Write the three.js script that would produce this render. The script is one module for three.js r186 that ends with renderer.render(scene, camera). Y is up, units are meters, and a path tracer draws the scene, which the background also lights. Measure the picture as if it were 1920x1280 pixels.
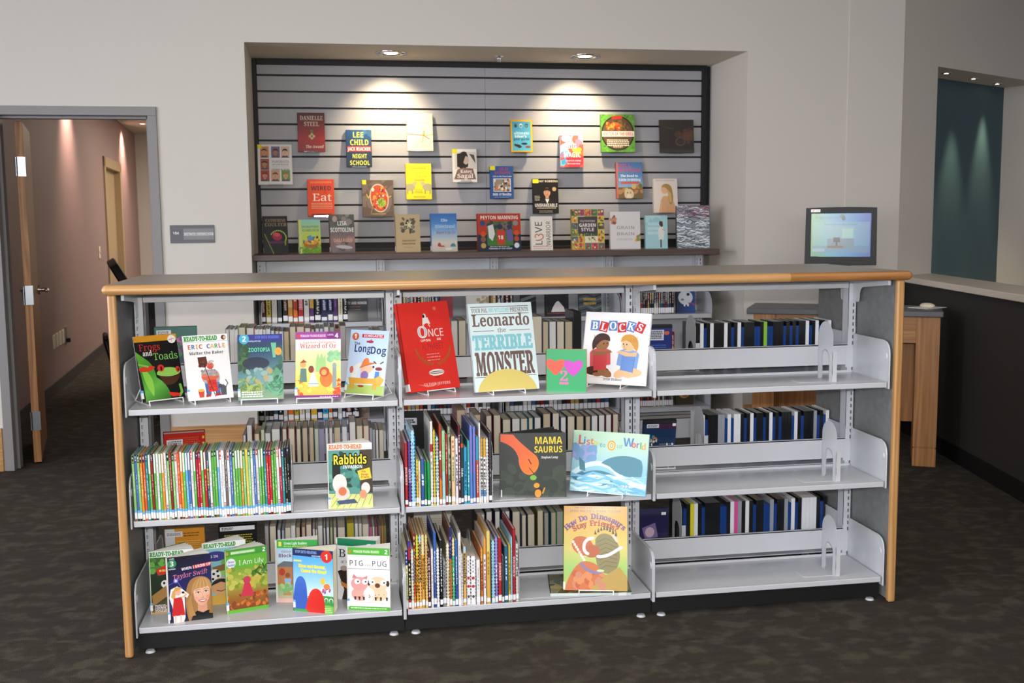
import * as THREE from 'three';
import { RoundedBoxGeometry } from 'three/addons/geometries/RoundedBoxGeometry.js';
import { mergeGeometries } from 'three/addons/utils/BufferGeometryUtils.js';
import { ImprovedNoise } from 'three/addons/math/ImprovedNoise.js';
import { RectAreaLightUniformsLib } from 'three/addons/lights/RectAreaLightUniformsLib.js';

// ---------------------------------------------------------------- camera, light, exposure
const scene = new THREE.Scene();
const camera = new THREE.PerspectiveCamera(35.23, 1.5, 0.1, 60);
camera.position.set(0.6772, 1.4671, 3.6919);
camera.rotation.set(-0.1125, -0.1690, -0.0089, 'YXZ');
camera.focus = 3.9; camera.userData.fStop = 8;
const renderer = new THREE.WebGLRenderer({ antialias: true });
renderer.toneMapping = THREE.LinearToneMapping;
renderer.toneMappingExposure = 1.0;
renderer.shadowMap.enabled = true;
RectAreaLightUniformsLib.init();
scene.background = new THREE.Color(0x000000);

const LIGHT = { flash: 25, window: 6.8, rearWindow: 9, ceiling: 5.5, recess: 5.2, niche: 6, meeting: 3.2, meetingSpot: 9 };
// the flash of the camera: a small lamp just above the lens, the source of the crisp shadows on the back wall
const flash = new THREE.SpotLight(0xfffaf2, LIGHT.flash, 0, 0.62, 0.55, 2);
flash.position.set(0.69, 1.585, 3.70); flash.target.position.set(1.36, 0.85, 0);
flash.castShadow = true; flash.shadow.radius = 1.3;
scene.add(flash, flash.target);

// ---------------------------------------------------------------- helpers
const rng = (s) => () => { s |= 0; s = (s + 0x6d2b79f5) | 0; let t = Math.imul(s ^ (s >>> 15), 1 | s); t = (t + Math.imul(t ^ (t >>> 7), 61 | t)) ^ t; return ((t ^ (t >>> 14)) >>> 0) / 4294967296; };
const taken = {};
function numbered(name) { const n = taken[name] = (taken[name] ?? -1) + 1; return n ? `${name}_${String(n).padStart(3, '0')}` : name; }
function tag(o, label, category, group) { o.userData.label = label; o.userData.category = category; if (group) o.userData.group = group; return o; }
function thing(name, label, category, pos = [0, 0, 0], turn = 0, group) {
  const o = new THREE.Group(); o.name = numbered(name); o.position.set(...pos); o.rotation.y = turn; scene.add(o);
  return tag(o, label, category, group);
}
function part(parent, name, geo, mat, label) {
  const m = new THREE.Mesh(Array.isArray(geo) ? merge(geo) : geo, mat); m.name = name; if (label) m.userData.label = label;
  parent.add(m); return m;
}
function struct(name, geo, mat) { const m = part(scene, numbered(name), geo, mat); m.userData.kind = 'structure'; return m; }
function structGroup(name, pos = [0, 0, 0], turn = 0) { const o = new THREE.Group(); o.name = numbered(name); o.position.set(...pos); o.rotation.y = turn; o.userData.kind = 'structure'; scene.add(o); return o; }
function merge(list) { list = list.map((g) => { g = g.index ? g.toNonIndexed() : g; for (const k of Object.keys(g.attributes)) if (!['position', 'normal', 'uv'].includes(k)) g.deleteAttribute(k); return g; }); return list.length > 1 ? mergeGeometries(list) : list[0]; }
// uv in metres, picked by the way each face points; swap turns the grain
function metres(g, swap = false, off = 0) {
  if (g.index) g = g.toNonIndexed();
  const p = g.attributes.position, n = g.attributes.normal, uv = new Float32Array(p.count * 2);
  for (let i = 0; i < p.count; i++) {
    const ax = Math.abs(n.getX(i)), ay = Math.abs(n.getY(i)), az = Math.abs(n.getZ(i));
    let u, v;
    if (ay > ax && ay > az) { u = p.getX(i); v = p.getZ(i); } else if (ax > az) { u = p.getZ(i); v = p.getY(i); } else { u = p.getX(i); v = p.getY(i); }
    uv[2 * i] = (swap ? v : u) + off; uv[2 * i + 1] = (swap ? u : v) + off * 0.7;
  }
  g.setAttribute('uv', new THREE.BufferAttribute(uv, 2)); return g;
}
// box from its min corner to its max corner
function bx(x0, y0, z0, x1, y1, z1, r = 0, swap = false) {
  const w = x1 - x0, h = y1 - y0, d = z1 - z0;
  const g = r ? new RoundedBoxGeometry(w, h, d, 2, Math.min(r, w / 2.01, h / 2.01, d / 2.01)) : new THREE.BoxGeometry(w, h, d);
  g.translate((x0 + x1) / 2, (y0 + y1) / 2, (z0 + z1) / 2); return metres(g, swap);
}
function cyl(r0, r1, h, x, y, z, axis = 'y', seg = 20) {
  const g = new THREE.CylinderGeometry(r0, r1, h, seg); if (axis === 'x') g.rotateZ(Math.PI / 2); if (axis === 'z') g.rotateX(Math.PI / 2);
  return g.translate(x, y, z);
}
function wire(pts, r, seg = 8) {
  const out = [], up = new THREE.Vector3(0, 1, 0);
  pts.forEach((p, i) => {
    const a = new THREE.Vector3(...p); out.push(new THREE.SphereGeometry(r, seg, 6).translate(...p));
    if (i + 1 < pts.length) {
      const b = new THREE.Vector3(...pts[i + 1]), d = b.clone().sub(a), g = new THREE.CylinderGeometry(r, r, d.length(), seg, 1, true);
      g.applyQuaternion(new THREE.Quaternion().setFromUnitVectors(up, d.clone().normalize())); g.translate((a.x + b.x) / 2, (a.y + b.y) / 2, (a.z + b.z) / 2); out.push(g);
    }
  });
  return merge(out);
}
// a flat outline in the y-z plane (list of [z, y]) pushed along x
function plateX(shape, x, t, bevel = 0) {
  const g = new THREE.ExtrudeGeometry(shape, { depth: t, bevelEnabled: bevel > 0, bevelSize: bevel, bevelThickness: bevel, bevelSegments: 2, curveSegments: 10 });
  g.rotateY(-Math.PI / 2); return metres(g.translate(x + t, 0, 0));   // shape x becomes +z
}

// ---------------------------------------------------------------- textures
const noise = new ImprovedNoise();
const fbm = (x, y, z, o = 4) => { let s = 0, a = 0.5; for (let i = 0; i < o; i++) { s += a * noise.noise(x, y, z + i * 7.3); x *= 2.03; y *= 2.03; a *= 0.5; } return s; };
function dataTex(n, m, size, fn, srgb = true) {
  const d = new Uint8Array(n * m * 4);
  for (let j = 0; j < m; j++) for (let i = 0; i < n; i++) { const c = fn(i / n, j / m), k = 4 * (j * n + i); d[k] = c[0]; d[k + 1] = c[1]; d[k + 2] = c[2]; d[k + 3] = 255; }
  const t = new THREE.DataTexture(d, n, m); t.wrapS = t.wrapT = THREE.RepeatWrapping; t.magFilter = THREE.LinearFilter; t.minFilter = THREE.LinearFilter;
  if (srgb) t.colorSpace = THREE.SRGBColorSpace; t.repeat.set(1 / size[0], 1 / size[1]); t.needsUpdate = true; return t;
}
const mixc = (a, b, t) => [0, 1, 2].map((i) => a[i] + (b[i] - a[i]) * Math.max(0, Math.min(1, t)));
// tiling noise: blend of four shifted copies
const tile = (f, u, v, s) => { const a = f(u * s, v * s), b = f((u - 1) * s, v * s), c = f(u * s, (v - 1) * s), d = f((u - 1) * s, (v - 1) * s); return (a * (1 - u) + b * u) * (1 - v) + (c * (1 - u) + d * u) * v; };
function woodTex(light, dark, seed, size = [0.35, 1.4]) {   // grain runs along v
  return dataTex(256, 512, size, (u, v) => {
    const f = (x, y) => { const w = fbm(x * 1.2, y * 0.35, seed, 3) * 2.2; const ring = 0.5 + 0.5 * Math.sin((x * 2.2 + w) * 9); return ring * 0.45 + (fbm(x * 9, y * 0.5, seed + 3, 3) + 0.5) * 0.55 + Math.max(0, noise.noise(x * 40, y * 1.6, seed + 9)) * 0.5; };
    return mixc(light, dark, tile(f, u, v, 3));
  });
}
const T = {};
T.oak = woodTex([214, 172, 116], [168, 118, 66], 2);
T.oakDeep = woodTex([202, 146, 86], [128, 82, 40], 5);
T.brown = woodTex([104, 84, 78], [78, 62, 58], 8, [0.3, 1.2]);
T.carpet = (() => {
  const R = rng(12), N = 1024;
  return dataTex(N, N, [1.83, 1.83], (u, v) => {
    const blob = tile((x, y) => { const wx = x + fbm(x * 1.1, y * 1.1, 3, 2) * 0.4, wy = y + fbm(x, y, 9, 2) * 0.4; return fbm(wx, wy * 1.15, 1, 2) + 0.35 * fbm(x * 3, y * 3.4, 31, 2); }, u, v, 19);
    const band = tile((x, y) => fbm(x * 0.7, y * 3.4, 21, 3), u, v, 16);
    const weave = 0.5 + 0.5 * Math.sin(v * 1024 * Math.PI / 2), grit = R();
    let c = mixc([64, 55, 42], [92, 89, 69], (blob + 0.03) * 5);
    c = mixc(c, [52, 46, 43], Math.max(0, band * 2.6) * 0.8);
    const k = 0.66 + 0.26 * grit + 0.10 * (weave - 0.5) + band * 0.5;
    return c.map((q) => q * k);
  });
})();
T.carpetBump = (() => { const R = rng(5); return dataTex(512, 512, [0.6, 0.6], () => { const k = R() * 255; return [k, k, k]; }, false); })();
T.plaster = (() => { return dataTex(512, 512, [0.5, 0.5], (u, v) => { const k = 128 + 200 * tile((x, y) => fbm(x, y, 4, 4), u, v, 40); return [k, k, k]; }, false); })();
T.speck = (() => { const R = rng(9); return dataTex(512, 512, [0.4, 0.4], (u, v) => { const k = 0.86 + 0.16 * R() + 0.22 * tile((x, y) => fbm(x, y, 2, 3), u, v, 14); return [124 * k, 126 * k, 126 * k]; }); })();
T.pages = dataTex(256, 8, [0.02, 1], (u) => { const k = 0.84 + 0.16 * (0.5 + 0.5 * noise.noise(u * 90, 2.5, 1)); return [255 * k, 255 * k, 255 * k]; });

const std = (o) => new THREE.MeshStandardMaterial(o);
const M = {
  wall: std({ color: 0xdad5cc, roughness: 0.92, bumpMap: T.plaster, bumpScale: 0.0006 }),
  soffit: std({ color: 0xd8d0c2, roughness: 0.95 }),
  white: std({ color: 0xe6e6e4, roughness: 0.6 }),
  teal: std({ color: 0x3f5e6a, roughness: 0.55 }),
  mauve: std({ color: 0x9c8380, roughness: 0.6, bumpMap: T.plaster, bumpScale: 0.0005 }),
  carpet: std({ map: T.carpet, roughness: 1, bumpMap: T.carpetBump, bumpScale: 0.004 }),
  frame: std({ color: 0x8b8887, roughness: 0.45 }),
  oak: new THREE.MeshPhysicalMaterial({ map: T.oak, roughness: 0.38, clearcoat: 0.6, clearcoatRoughness: 0.16 }),
  oakDeep: std({ map: T.oakDeep, roughness: 0.45 }),
  brown: std({ map: T.brown, roughness: 0.5 }),
  laminate: std({ color: 0x89847a, roughness: 0.36 }),
  panel: std({ map: T.speck, roughness: 0.45 }),
  metal: new THREE.MeshPhysicalMaterial({ color: 0xc4c7cd, roughness: 0.34, clearcoat: 0.4, clearcoatRoughness: 0.16 }),
  black: std({ color: 0x070708, roughness: 0.6 }),
  blackGloss: std({ color: 0x0a0a0c, roughness: 0.45 }),
  slat: std({ color: 0xa4a4a8, roughness: 0.5 }),
  steel: std({ color: 0xa2a8ae, roughness: 0.28, metalness: 1 }),
  chrome: std({ color: 0xe8e8e8, roughness: 0.12, metalness: 1 }),
  enamel: std({ color: 0xf0f0ee, roughness: 0.35 }),
  plastic: std({ color: 0x0e0f12, roughness: 0.5 }),
  slate: std({ color: 0x55585c, roughness: 0.4 }),
  stone: std({ color: 0xd8cdbe, roughness: 0.45 }),
  darkPanel: std({ color: 0x2d2a28, roughness: 0.75 }),
  acrylic: new THREE.MeshPhysicalMaterial({ color: 0xf4f6f6, roughness: 0.08, transmission: 1, specularIntensity: 0.4, thickness: 0, ior: 1.49 }),
  beige: std({ color: 0xb09a78, roughness: 0.6 }),
  ivory: std({ color: 0xe9dcc4, roughness: 0.5 }),
  sticker: std({ color: 0xf2f3f6, roughness: 0.45 }),
  stickerBlue: std({ color: 0x6cb6e6, roughness: 0.45 }),
};
const pageMat = {};
function pages(col) { return pageMat[col] ??= std({ color: col, map: T.pages, roughness: 0.9 }); }
const flat = {};
function paint(col, rough = 0.4) { return flat[col + rough] ??= new THREE.MeshPhysicalMaterial({ color: col, roughness: rough, clearcoat: 0.35, clearcoatRoughness: 0.15 }); }

// ---------------------------------------------------------------- printed art: cells of shared sheets
const sheets = [];
function newSheet() {
  const c = document.createElement('canvas'); c.width = c.height = 2048;
  const s = { c, g: c.getContext('2d'), x: 2, y: 2, h: 0, tex: new THREE.CanvasTexture(c) }; s.tex.colorSpace = THREE.SRGBColorSpace;
  s.mat = new THREE.MeshPhysicalMaterial({ map: s.tex, roughness: 0.5, specularIntensity: 0.6, clearcoat: 0.15, clearcoatRoughness: 0.15 });
  s.film = new THREE.MeshPhysicalMaterial({ map: s.tex, roughness: 0.4, clearcoat: 0.6, clearcoatRoughness: 0.05 });
  sheets.push(s); return s;
}
function cell(w, h, draw, swatch) {   // returns the uv rectangle of the art and a uv point of the plain colour
  let s = sheets[sheets.length - 1] ?? newSheet();
  const full = w + 14;
  if (s.x + full > 2046) { s.x = 2; s.y += s.h + 4; s.h = 0; }
  if (s.y + h > 2046) { s = newSheet(); }
  const g = s.g, x = s.x, y = s.y; s.x += full + 2; s.h = Math.max(s.h, h);
  g.save(); g.beginPath(); g.rect(x, y, w, h); g.clip(); g.translate(x, y); draw(g, w, h); g.restore();
  g.fillStyle = swatch; g.fillRect(x + w + 3, y, 11, h);
  const q = 2048;
  return { s, u0: (x + 0.5) / q, u1: (x + w - 0.5) / q, v0: 1 - (y + h - 0.5) / q, v1: 1 - (y + 0.5) / q, su: (x + w + 8) / q, sv: 1 - (y + h / 2) / q };
}
// faces of a BoxGeometry: 0 +x, 1 -x, 2 +y, 3 -y, 4 +z, 5 -z; the art goes on one face, the plain colour on the others
function artBox(w, h, d, c, face) {
  const g = new THREE.BoxGeometry(w, h, d), uv = g.attributes.uv;
  for (let i = 0; i < 24; i++) {
    if (Math.floor(i / 4) === face) uv.setXY(i, c.u0 + (c.u1 - c.u0) * uv.getX(i), c.v0 + (c.v1 - c.v0) * uv.getY(i));
    else uv.setXY(i, c.su, c.sv);
  }
  return g;
}

// ---------------------------------------------------------------- the setting
const WZ = -3.05, RZ = -3.74, CEIL = 3.3, TH = 0.15;
struct('floor', bx(-5.2, -0.08, -14, 7.8, 0, 8.2), M.carpet);
struct('ceiling', bx(-5.2, CEIL, WZ - TH, 7.8, CEIL + 0.1, 8.2), M.wall);
{ // the long wall with the doorway and the display recess
  const w = structGroup('wall_back');
  part(w, 'wall_panel', [
    bx(-5.2, 0, WZ - TH, -1.245, CEIL, WZ), bx(-1.245, 2.145, WZ - TH, -0.305, CEIL, WZ), bx(-0.305, 0, WZ - TH, 0.223, CEIL, WZ),
    bx(0.223, 2.535, WZ - TH, 3.388, CEIL, WZ), bx(3.388, 0, WZ - TH, 4.475, CEIL, WZ)], M.wall);
  part(w, 'pilaster', bx(4.085, 0, WZ, 4.475, CEIL, WZ + 0.006), M.wall);
  part(w, 'recess_side', bx(0.073, 0, RZ - 0.1, 0.223, 2.535, WZ - TH), M.wall);
  part(w, 'recess_side', bx(3.388, 0, RZ - 0.1, 3.538, 2.535, WZ - TH), M.wall);
  part(w, 'recess_back', bx(0.073, 0, RZ - 0.2, 3.538, 2.7, RZ - 0.1), M.wall);
  part(w, 'recess_soffit', bx(0.073, 2.535, RZ - 0.1, 3.538, 2.7, WZ - TH), M.soffit);
}
{ const b = structGroup('baseboard_back');
  part(b, 'base_board', bx(-5.1, 0, WZ, -1.262, 0.262, WZ + 0.018, 0.004, true), M.oak);
  part(b, 'base_board', bx(-0.292, 0, WZ, 0.223, 0.228, WZ + 0.018, 0.004, true), M.oak);
  part(b, 'base_board', bx(3.39, 0, WZ, 4.085, 0.228, WZ + 0.018, 0.004, true), M.oak);
}
struct('wall_left', [bx(-5.2, 0, WZ, -5, 0.6, 8.2), bx(-5.2, 2.8, WZ, -5, CEIL, 8.2), bx(-5.2, 0.6, WZ, -5, 2.8, -0.8), bx(-5.2, 0.6, 1.6, -5, 2.8, 2.2), bx(-5.2, 0.6, 4.6, -5, 2.8, 5.2), bx(-5.2, 0.6, 7.6, -5, 2.8, 8.2)], M.wall);
struct('wall_rear', [bx(-5.2, 0, 8.0, 7.8, 2.3, 8.2), bx(-5.2, 3.1, 8.0, 7.8, CEIL, 8.2), bx(-5.2, 2.3, 8.0, -4.8, 3.1, 8.2), bx(-2.4, 2.3, 8.0, -2.0, 3.1, 8.2), bx(0.4, 2.3, 8.0, 0.8, 3.1, 8.2), bx(3.2, 2.3, 8.0, 7.8, 3.1, 8.2)], M.wall);
struct('wall_right', bx(7.6, 0, -6.2, 7.8, CEIL, 8.2), M.wall);
const windowName = (() => { let n = 0; return () => `window_${++n}`; })();
function windowIn(x, y, z, turn, w, h, cd) {   // daylight enters here: beside the camera on its left, and high in the wall behind it
  const o = structGroup(windowName(), [x, y, z], turn), a = w / 2, b = h / 2;
  part(o, 'window_frame', [bx(-0.12, -b, -a, 0.02, -b + 0.05, a), bx(-0.12, b - 0.05, -a, 0.02, b, a), bx(-0.12, -b, -a, 0.02, b, -a + 0.05), bx(-0.12, -b, a - 0.05, 0.02, b, a), bx(-0.12, -b, -0.025, 0.02, b, 0.025)], M.frame);
  part(o, 'pane', bx(-0.1, -b + 0.05, -a + 0.05, -0.09, b - 0.05, a - 0.05), std({ color: 0xffffff, emissive: 0xdfeaff, emissiveIntensity: 1.5 }));
  const l = new THREE.RectAreaLight(0xf0f2ff, cd, w - 0.1, h - 0.1); l.position.set(0.03, 0, 0); l.rotation.y = -Math.PI / 2; o.add(l);
}
for (const z of [0.4, 3.4, 6.4]) windowIn(-5, 1.7, z, 0, 2.4, 2.2, LIGHT.window);
for (const x of [-3.6, -0.8, 2.0]) windowIn(x, 2.7, 8, Math.PI / 2, 2.4, 0.8, LIGHT.rearWindow);
for (const [x, z, i] of [[-2, 0.8], [1, 0.8], [4, 0.8], [-2, 4], [1, 4], [4, 4]].map((q, i) => [...q, i])) {
  const t = thing('ceiling_light', `flat oblong white lamp panel in the ceiling, ${['above the doorway side', 'above the bookshelf middle', 'above the catalogue desk'][i % 3]}, ${i < 3 ? 'front row' : 'row behind the camera'}`, 'ceiling light', [x, CEIL, z], 0, 'lamp panels in the ceiling');
  part(t, 'lamp_frame', [bx(-0.63, -0.02, -0.33, 0.63, 0, -0.3), bx(-0.63, -0.02, 0.3, 0.63, 0, 0.33), bx(-0.63, -0.02, -0.3, -0.6, 0, 0.3), bx(0.6, -0.02, -0.3, 0.63, 0, 0.3)], M.white);
  part(t, 'diffuser', bx(-0.6, -0.012, -0.3, 0.6, -0.004, 0.3), std({ color: 0xffffff, emissive: 0xfff5e8, emissiveIntensity: 2 }));
  const l = new THREE.RectAreaLight(0xfff5e8, LIGHT.ceiling, 1.16, 0.56); l.position.y = -0.025; l.rotation.x = -Math.PI / 2; t.add(l);
}

// doorway with its open oak leaf
{
  const d = structGroup('door_1', [0, 0, WZ]);
  const jamb = (x0, x1, s) => [bx(x0, 0, -0.17, x1, 2.0985, 0.014, 0.003), bx(s > 0 ? x1 - 0.001 : x0 - 0.016, 0, -0.11, s > 0 ? x1 + 0.016 : x0 + 0.001, 2.1, -0.05, 0.002)];
  part(d, 'door_frame', [...jamb(-1.255, -1.203, 1), ...jamb(-0.349, -0.297, -1), bx(-1.255, 2.098, -0.17, -0.297, 2.15, 0.014, 0.003), bx(-1.203, 2.083, -0.11, -0.349, 2.1, -0.05, 0.002)], M.frame);
  const leaf = new THREE.Group(); leaf.name = 'door_leaf'; leaf.position.set(-1.083, 0, -0.150); leaf.rotation.y = 1.772; d.add(leaf);
  // leaf runs along +x from the hinge line, its thickness along -z
  part(leaf, 'oak_panel', bx(0.012, 0.012, -0.05, 0.85, 2.075, -0.006, 0.002), M.oakDeep);
  for (const y of [0.27, 1.04, 1.81]) {
    part(leaf, 'hinge', [bx(0.008, y - 0.058, -0.044, 0.0125, y + 0.058, 0.0), ...[-0.045, -0.022, 0, 0.022, 0.045].map((q) => cyl(0.007, 0.007, 0.021, 0.004, y + q, -0.052)), ...[-0.04, -0.012, 0.014, 0.042].map((q, i) => cyl(0.004, 0.004, 0.002, 0.0075, y + q, i % 2 ? -0.016 : -0.03, 'x', 10))], M.steel);
  }
  part(leaf, 'lever_handle', [cyl(0.027, 0.027, 0.012, 0.78, 1.03, -0.056, 'z'), cyl(0.01, 0.01, 0.05, 0.78, 1.03, -0.08, 'z'), wire([[0.785, 1.03, -0.102], [0.70, 1.03, -0.104], [0.67, 1.03, -0.1]], 0.0095)], M.chrome);
  part(leaf, 'lever_handle', [cyl(0.032, 0.032, 0.014, 0.78, 1.03, 0.0, 'z'), cyl(0.013, 0.013, 0.055, 0.78, 1.03, 0.027, 'z'), wire([[0.785, 1.03, 0.05], [0.70, 1.03, 0.054], [0.66, 1.03, 0.048]], 0.0125)], M.chrome);
}
// meeting room seen through the doorway
{
  const w = structGroup('wall_meeting', [-1.492, 0, -3.2], 1.637);
  part(w, 'wall_panel', [bx(-0.05, 0, -0.12, 6.85, 2.95, 0), bx(6.85, 2.27, -0.12, 8.4, 2.95, 0), bx(8.4, 0, -0.12, 10.75, 2.95, 0)], M.mauve);
  part(w, 'baseboard', [bx(-0.02, 0, 0, 6.78, 0.105, 0.012), bx(8.46, 0, 0, 10.7, 0.105, 0.012)], M.darkPanel);
  const d = structGroup('door_2', [-1.492, 0, -3.2], 1.637);
  part(d, 'door_frame', [bx(6.78, 0, -0.12, 6.9, 2.27, 0.02), bx(8.35, 0, -0.12, 8.47, 2.27, 0.02), bx(6.78, 2.15, -0.12, 8.47, 2.27, 0.02)], M.beige);
  part(d, 'door_leaf', bx(6.9, 0.01, -0.1, 8.35, 2.15, -0.06), M.beige);
  part(d, 'hinge', bx(6.895, 1.72, -0.06, 6.93, 1.9, -0.045), M.steel); part(d, 'hinge', bx(6.895, 0.95, -0.06, 6.93, 1.13, -0.045), M.steel);
  struct('wall_meeting_end', bx(-2.4, 0, -14, 1.6, 2.95, -13.85), M.wall);
  struct('wall_meeting_side', bx(1.5, 0, -13.85, 1.65, 2.95, -3.95), M.wall);
  struct('wall_meeting_front', [bx(0.073, 0, -4.0, 1.65, 2.95, -3.94), bx(-0.04, 0, -4.0, 0.073, 2.95, WZ - TH)], M.wall);
  struct('ceiling_meeting', bx(-2.6, 2.84, -14, 1.65, 2.95, WZ - TH), M.soffit);
  const l = new THREE.RectAreaLight(0xf6e6d4, LIGHT.meeting, 1.6, 4); l.position.set(-0.1, 2.82, -10.6); l.rotation.x = -Math.PI / 2; scene.add(l);
  const t = thing('ceiling_panel_light', 'long warm lamp panel on the ceiling of the meeting room', 'ceiling light', [-0.1, 2.84, -10.6]);
  part(t, 'lamp_frame', [bx(-0.83, -0.015, -2.03, 0.83, 0, -2), bx(-0.83, -0.015, 2, 0.83, 0, 2.03), bx(-0.83, -0.015, -2, -0.8, 0, 2), bx(0.8, -0.015, -2, 0.83, 0, 2)], M.white);
  part(t, 'diffuser', bx(-0.8, -0.01, -2, 0.8, -0.004, 2), std({ color: 0xffffff, emissive: 0xf6e6d4, emissiveIntensity: LIGHT.meeting }));
}
function downlight(name, label, group, [x, y, z], r, cd, col, angle, penumbra, aim, parent) {
  const t = thing(name, label, 'downlight', [x, y, z], 0, group);
  const ring = new THREE.LatheGeometry([[r * 0.78, 0.0], [r * 0.8, -0.006], [r, -0.008], [r * 1.02, -0.003], [r * 1.02, 0]].map(([a, b]) => new THREE.Vector2(a, b)), 28);
  part(t, 'trim_ring', ring, M.chrome);
  part(t, 'reflector', new THREE.LatheGeometry([[r * 0.78, -0.003], [r * 0.6, 0.02], [r * 0.45, 0.03]].map(([a, b]) => new THREE.Vector2(a, b)), 28).translate(0, -0.004, 0), M.chrome);
  part(t, 'lamp', cyl(r * 0.42, r * 0.42, 0.004, 0, -0.003, 0), std({ color: 0xffffff, emissive: col, emissiveIntensity: 9 }));
  const l = new THREE.SpotLight(col, cd, 0, angle, penumbra, 2); l.position.set(0, -0.02, 0); l.target.position.set(...aim); l.shadow.radius = 1.5; t.add(l, l.target);
  return t;
}
for (const [i, x] of [1.114, 2.386].entries()) downlight('recessed_downlight', i ? 'round chrome downlight in the recess ceiling, nearer the computer monitor' : 'round chrome downlight in the recess ceiling, nearer the open door', null, [x, 2.535, -3.37], 0.1, LIGHT.recess, 0xffe6bc, 0.80, 1, [0, -0.55, -0.34]);
{ const t = thing('fire_sprinkler', 'small chrome fire sprinkler between the two recess downlights', 'sprinkler', [1.824, 2.535, -3.44]);
  part(t, 'escutcheon', new THREE.LatheGeometry([[0.001, -0.012], [0.02, -0.012], [0.036, -0.002], [0.036, 0]].map(([a, b]) => new THREE.Vector2(a, b)), 20), M.chrome);
  part(t, 'deflector', [cyl(0.006, 0.006, 0.02, 0, -0.022, 0), cyl(0.016, 0.016, 0.002, 0, -0.034, 0), wire([[-0.009, -0.012, 0], [-0.011, -0.025, 0], [0, -0.034, 0], [0.011, -0.025, 0], [0.009, -0.012, 0]], 0.0018, 6)], M.chrome); }
{ const t = thing('ceiling_spot', 'small downlight in the meeting room ceiling, seen at the door head', 'downlight', [-1.5, 2.84, -11.4]);
  part(t, 'trim_ring', new THREE.TorusGeometry(0.08, 0.01, 6, 24).rotateX(Math.PI / 2), M.white); part(t, 'lamp', cyl(0.075, 0.075, 0.004, 0, -0.004, 0), std({ color: 0xffffff, emissive: 0xffdca0, emissiveIntensity: 3 })); }
for (const [n, x, z] of [['near', -1.5, -7.45], ['far', -1.8, -12.1]]) downlight('wall_washer', n === 'near' ? 'warm downlight grazing the mauve wall near the doorway' : 'warm downlight grazing the mauve wall by the inner door', null, [x, 2.84, z], 0.07, LIGHT.meetingSpot, 0xffd8c4, 0.85, 1, [-0.3, -0.6, 0]);

// angled wall with the blue niche beyond the counter
{
  const w = structGroup('wall_niche', [4.475, 0, WZ], 0.5129);
  part(w, 'wall_panel', [bx(0, 0, -0.5, 0.437, CEIL, 0), bx(0.437, 2.49, -0.5, 2.04, CEIL, 0), bx(2.04, 0, -0.5, 3.8, CEIL, 0), bx(0.437, 0, -0.5, 2.04, 0.7, 0)], M.wall);
  part(w, 'niche_back', bx(0.437, 0.7, -0.5, 2.04, 2.49, -0.335), M.teal, 'dull blue back of the niche');
  for (const [i, [s, d]] of [[0.80, -0.14], [1.26, -0.18], [1.72, -0.23]].entries()) {
    const p = w.localToWorld(new THREE.Vector3(s, 2.49, d)); w.updateMatrixWorld(true); p.set(s, 2.49, d).applyMatrix4(w.matrixWorld);
    downlight('niche_downlight', ['small bright downlight in the blue niche, the one closest to the monitor', 'small bright downlight in the blue niche, the middle of three', 'small bright downlight in the blue niche, the one farthest from the monitor'][i], null, [p.x, p.y, p.z], 0.035, LIGHT.niche, 0xffe2b4, 0.30, 0.8, [-0.4907 * 0.09, -1, -0.8713 * 0.09]);
  }
}
// low wall with the stone cap
{
  const w = structGroup('wall_counter', [4.16, 0, -1.2], -Math.atan2(0.2, 1));   // runs towards -z
  part(w, 'wall_panel', bx(0.02, 0, -2.3, 0.24, 1.03, 3.2), M.darkPanel);
  part(w, 'baseboard', bx(0.008, 0, -2.25, 0.02, 0.1, 3.2), M.black);
  part(w, 'cap', bx(-0.03, 1.03, -2.3, 0.29, 1.068, 3.2, 0.004), M.stone);
}
// room sign beside the door
{
  const t = thing('room_sign', 'grey room number sign on the pale wall beside the doorway', 'sign', [-0.12, 1.40, WZ]);
  part(t, 'plate', bx(-0.129, -0.054, 0, 0.129, 0.054, 0.008, 0.002), std({ color: 0x64656a, roughness: 0.5 }));
  const c = cell(300, 126, (g) => { g.fillStyle = '#8b8b8e'; g.fillRect(0, 0, 300, 126); g.fillStyle = '#e8e8e8'; g.font = 'bold 36px sans-serif'; g.save(); g.translate(4, 82); g.scale(0.62, 1.35); g.fillText('SWEETWATER CONFERENCE ROOM', 0, 0, 468); g.restore(); }, '#8b8b8e');
  part(t, 'name_insert', artBox(0.178, 0.066, 0.004, c, 4).translate(0.038, 0, 0.0075), c.s.mat);
  const c2 = cell(120, 60, (g) => { g.fillStyle = '#64656a'; g.fillRect(0, 0, 120, 60); g.fillStyle = '#f0f0f0'; g.font = 'bold 52px sans-serif'; g.fillText('104', 10, 48); }, '#64656a');
  part(t, 'number_print', artBox(0.05, 0.025, 0.001, c2, 4).translate(-0.092, 0.006, 0.0085), c2.s.mat);
}
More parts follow.
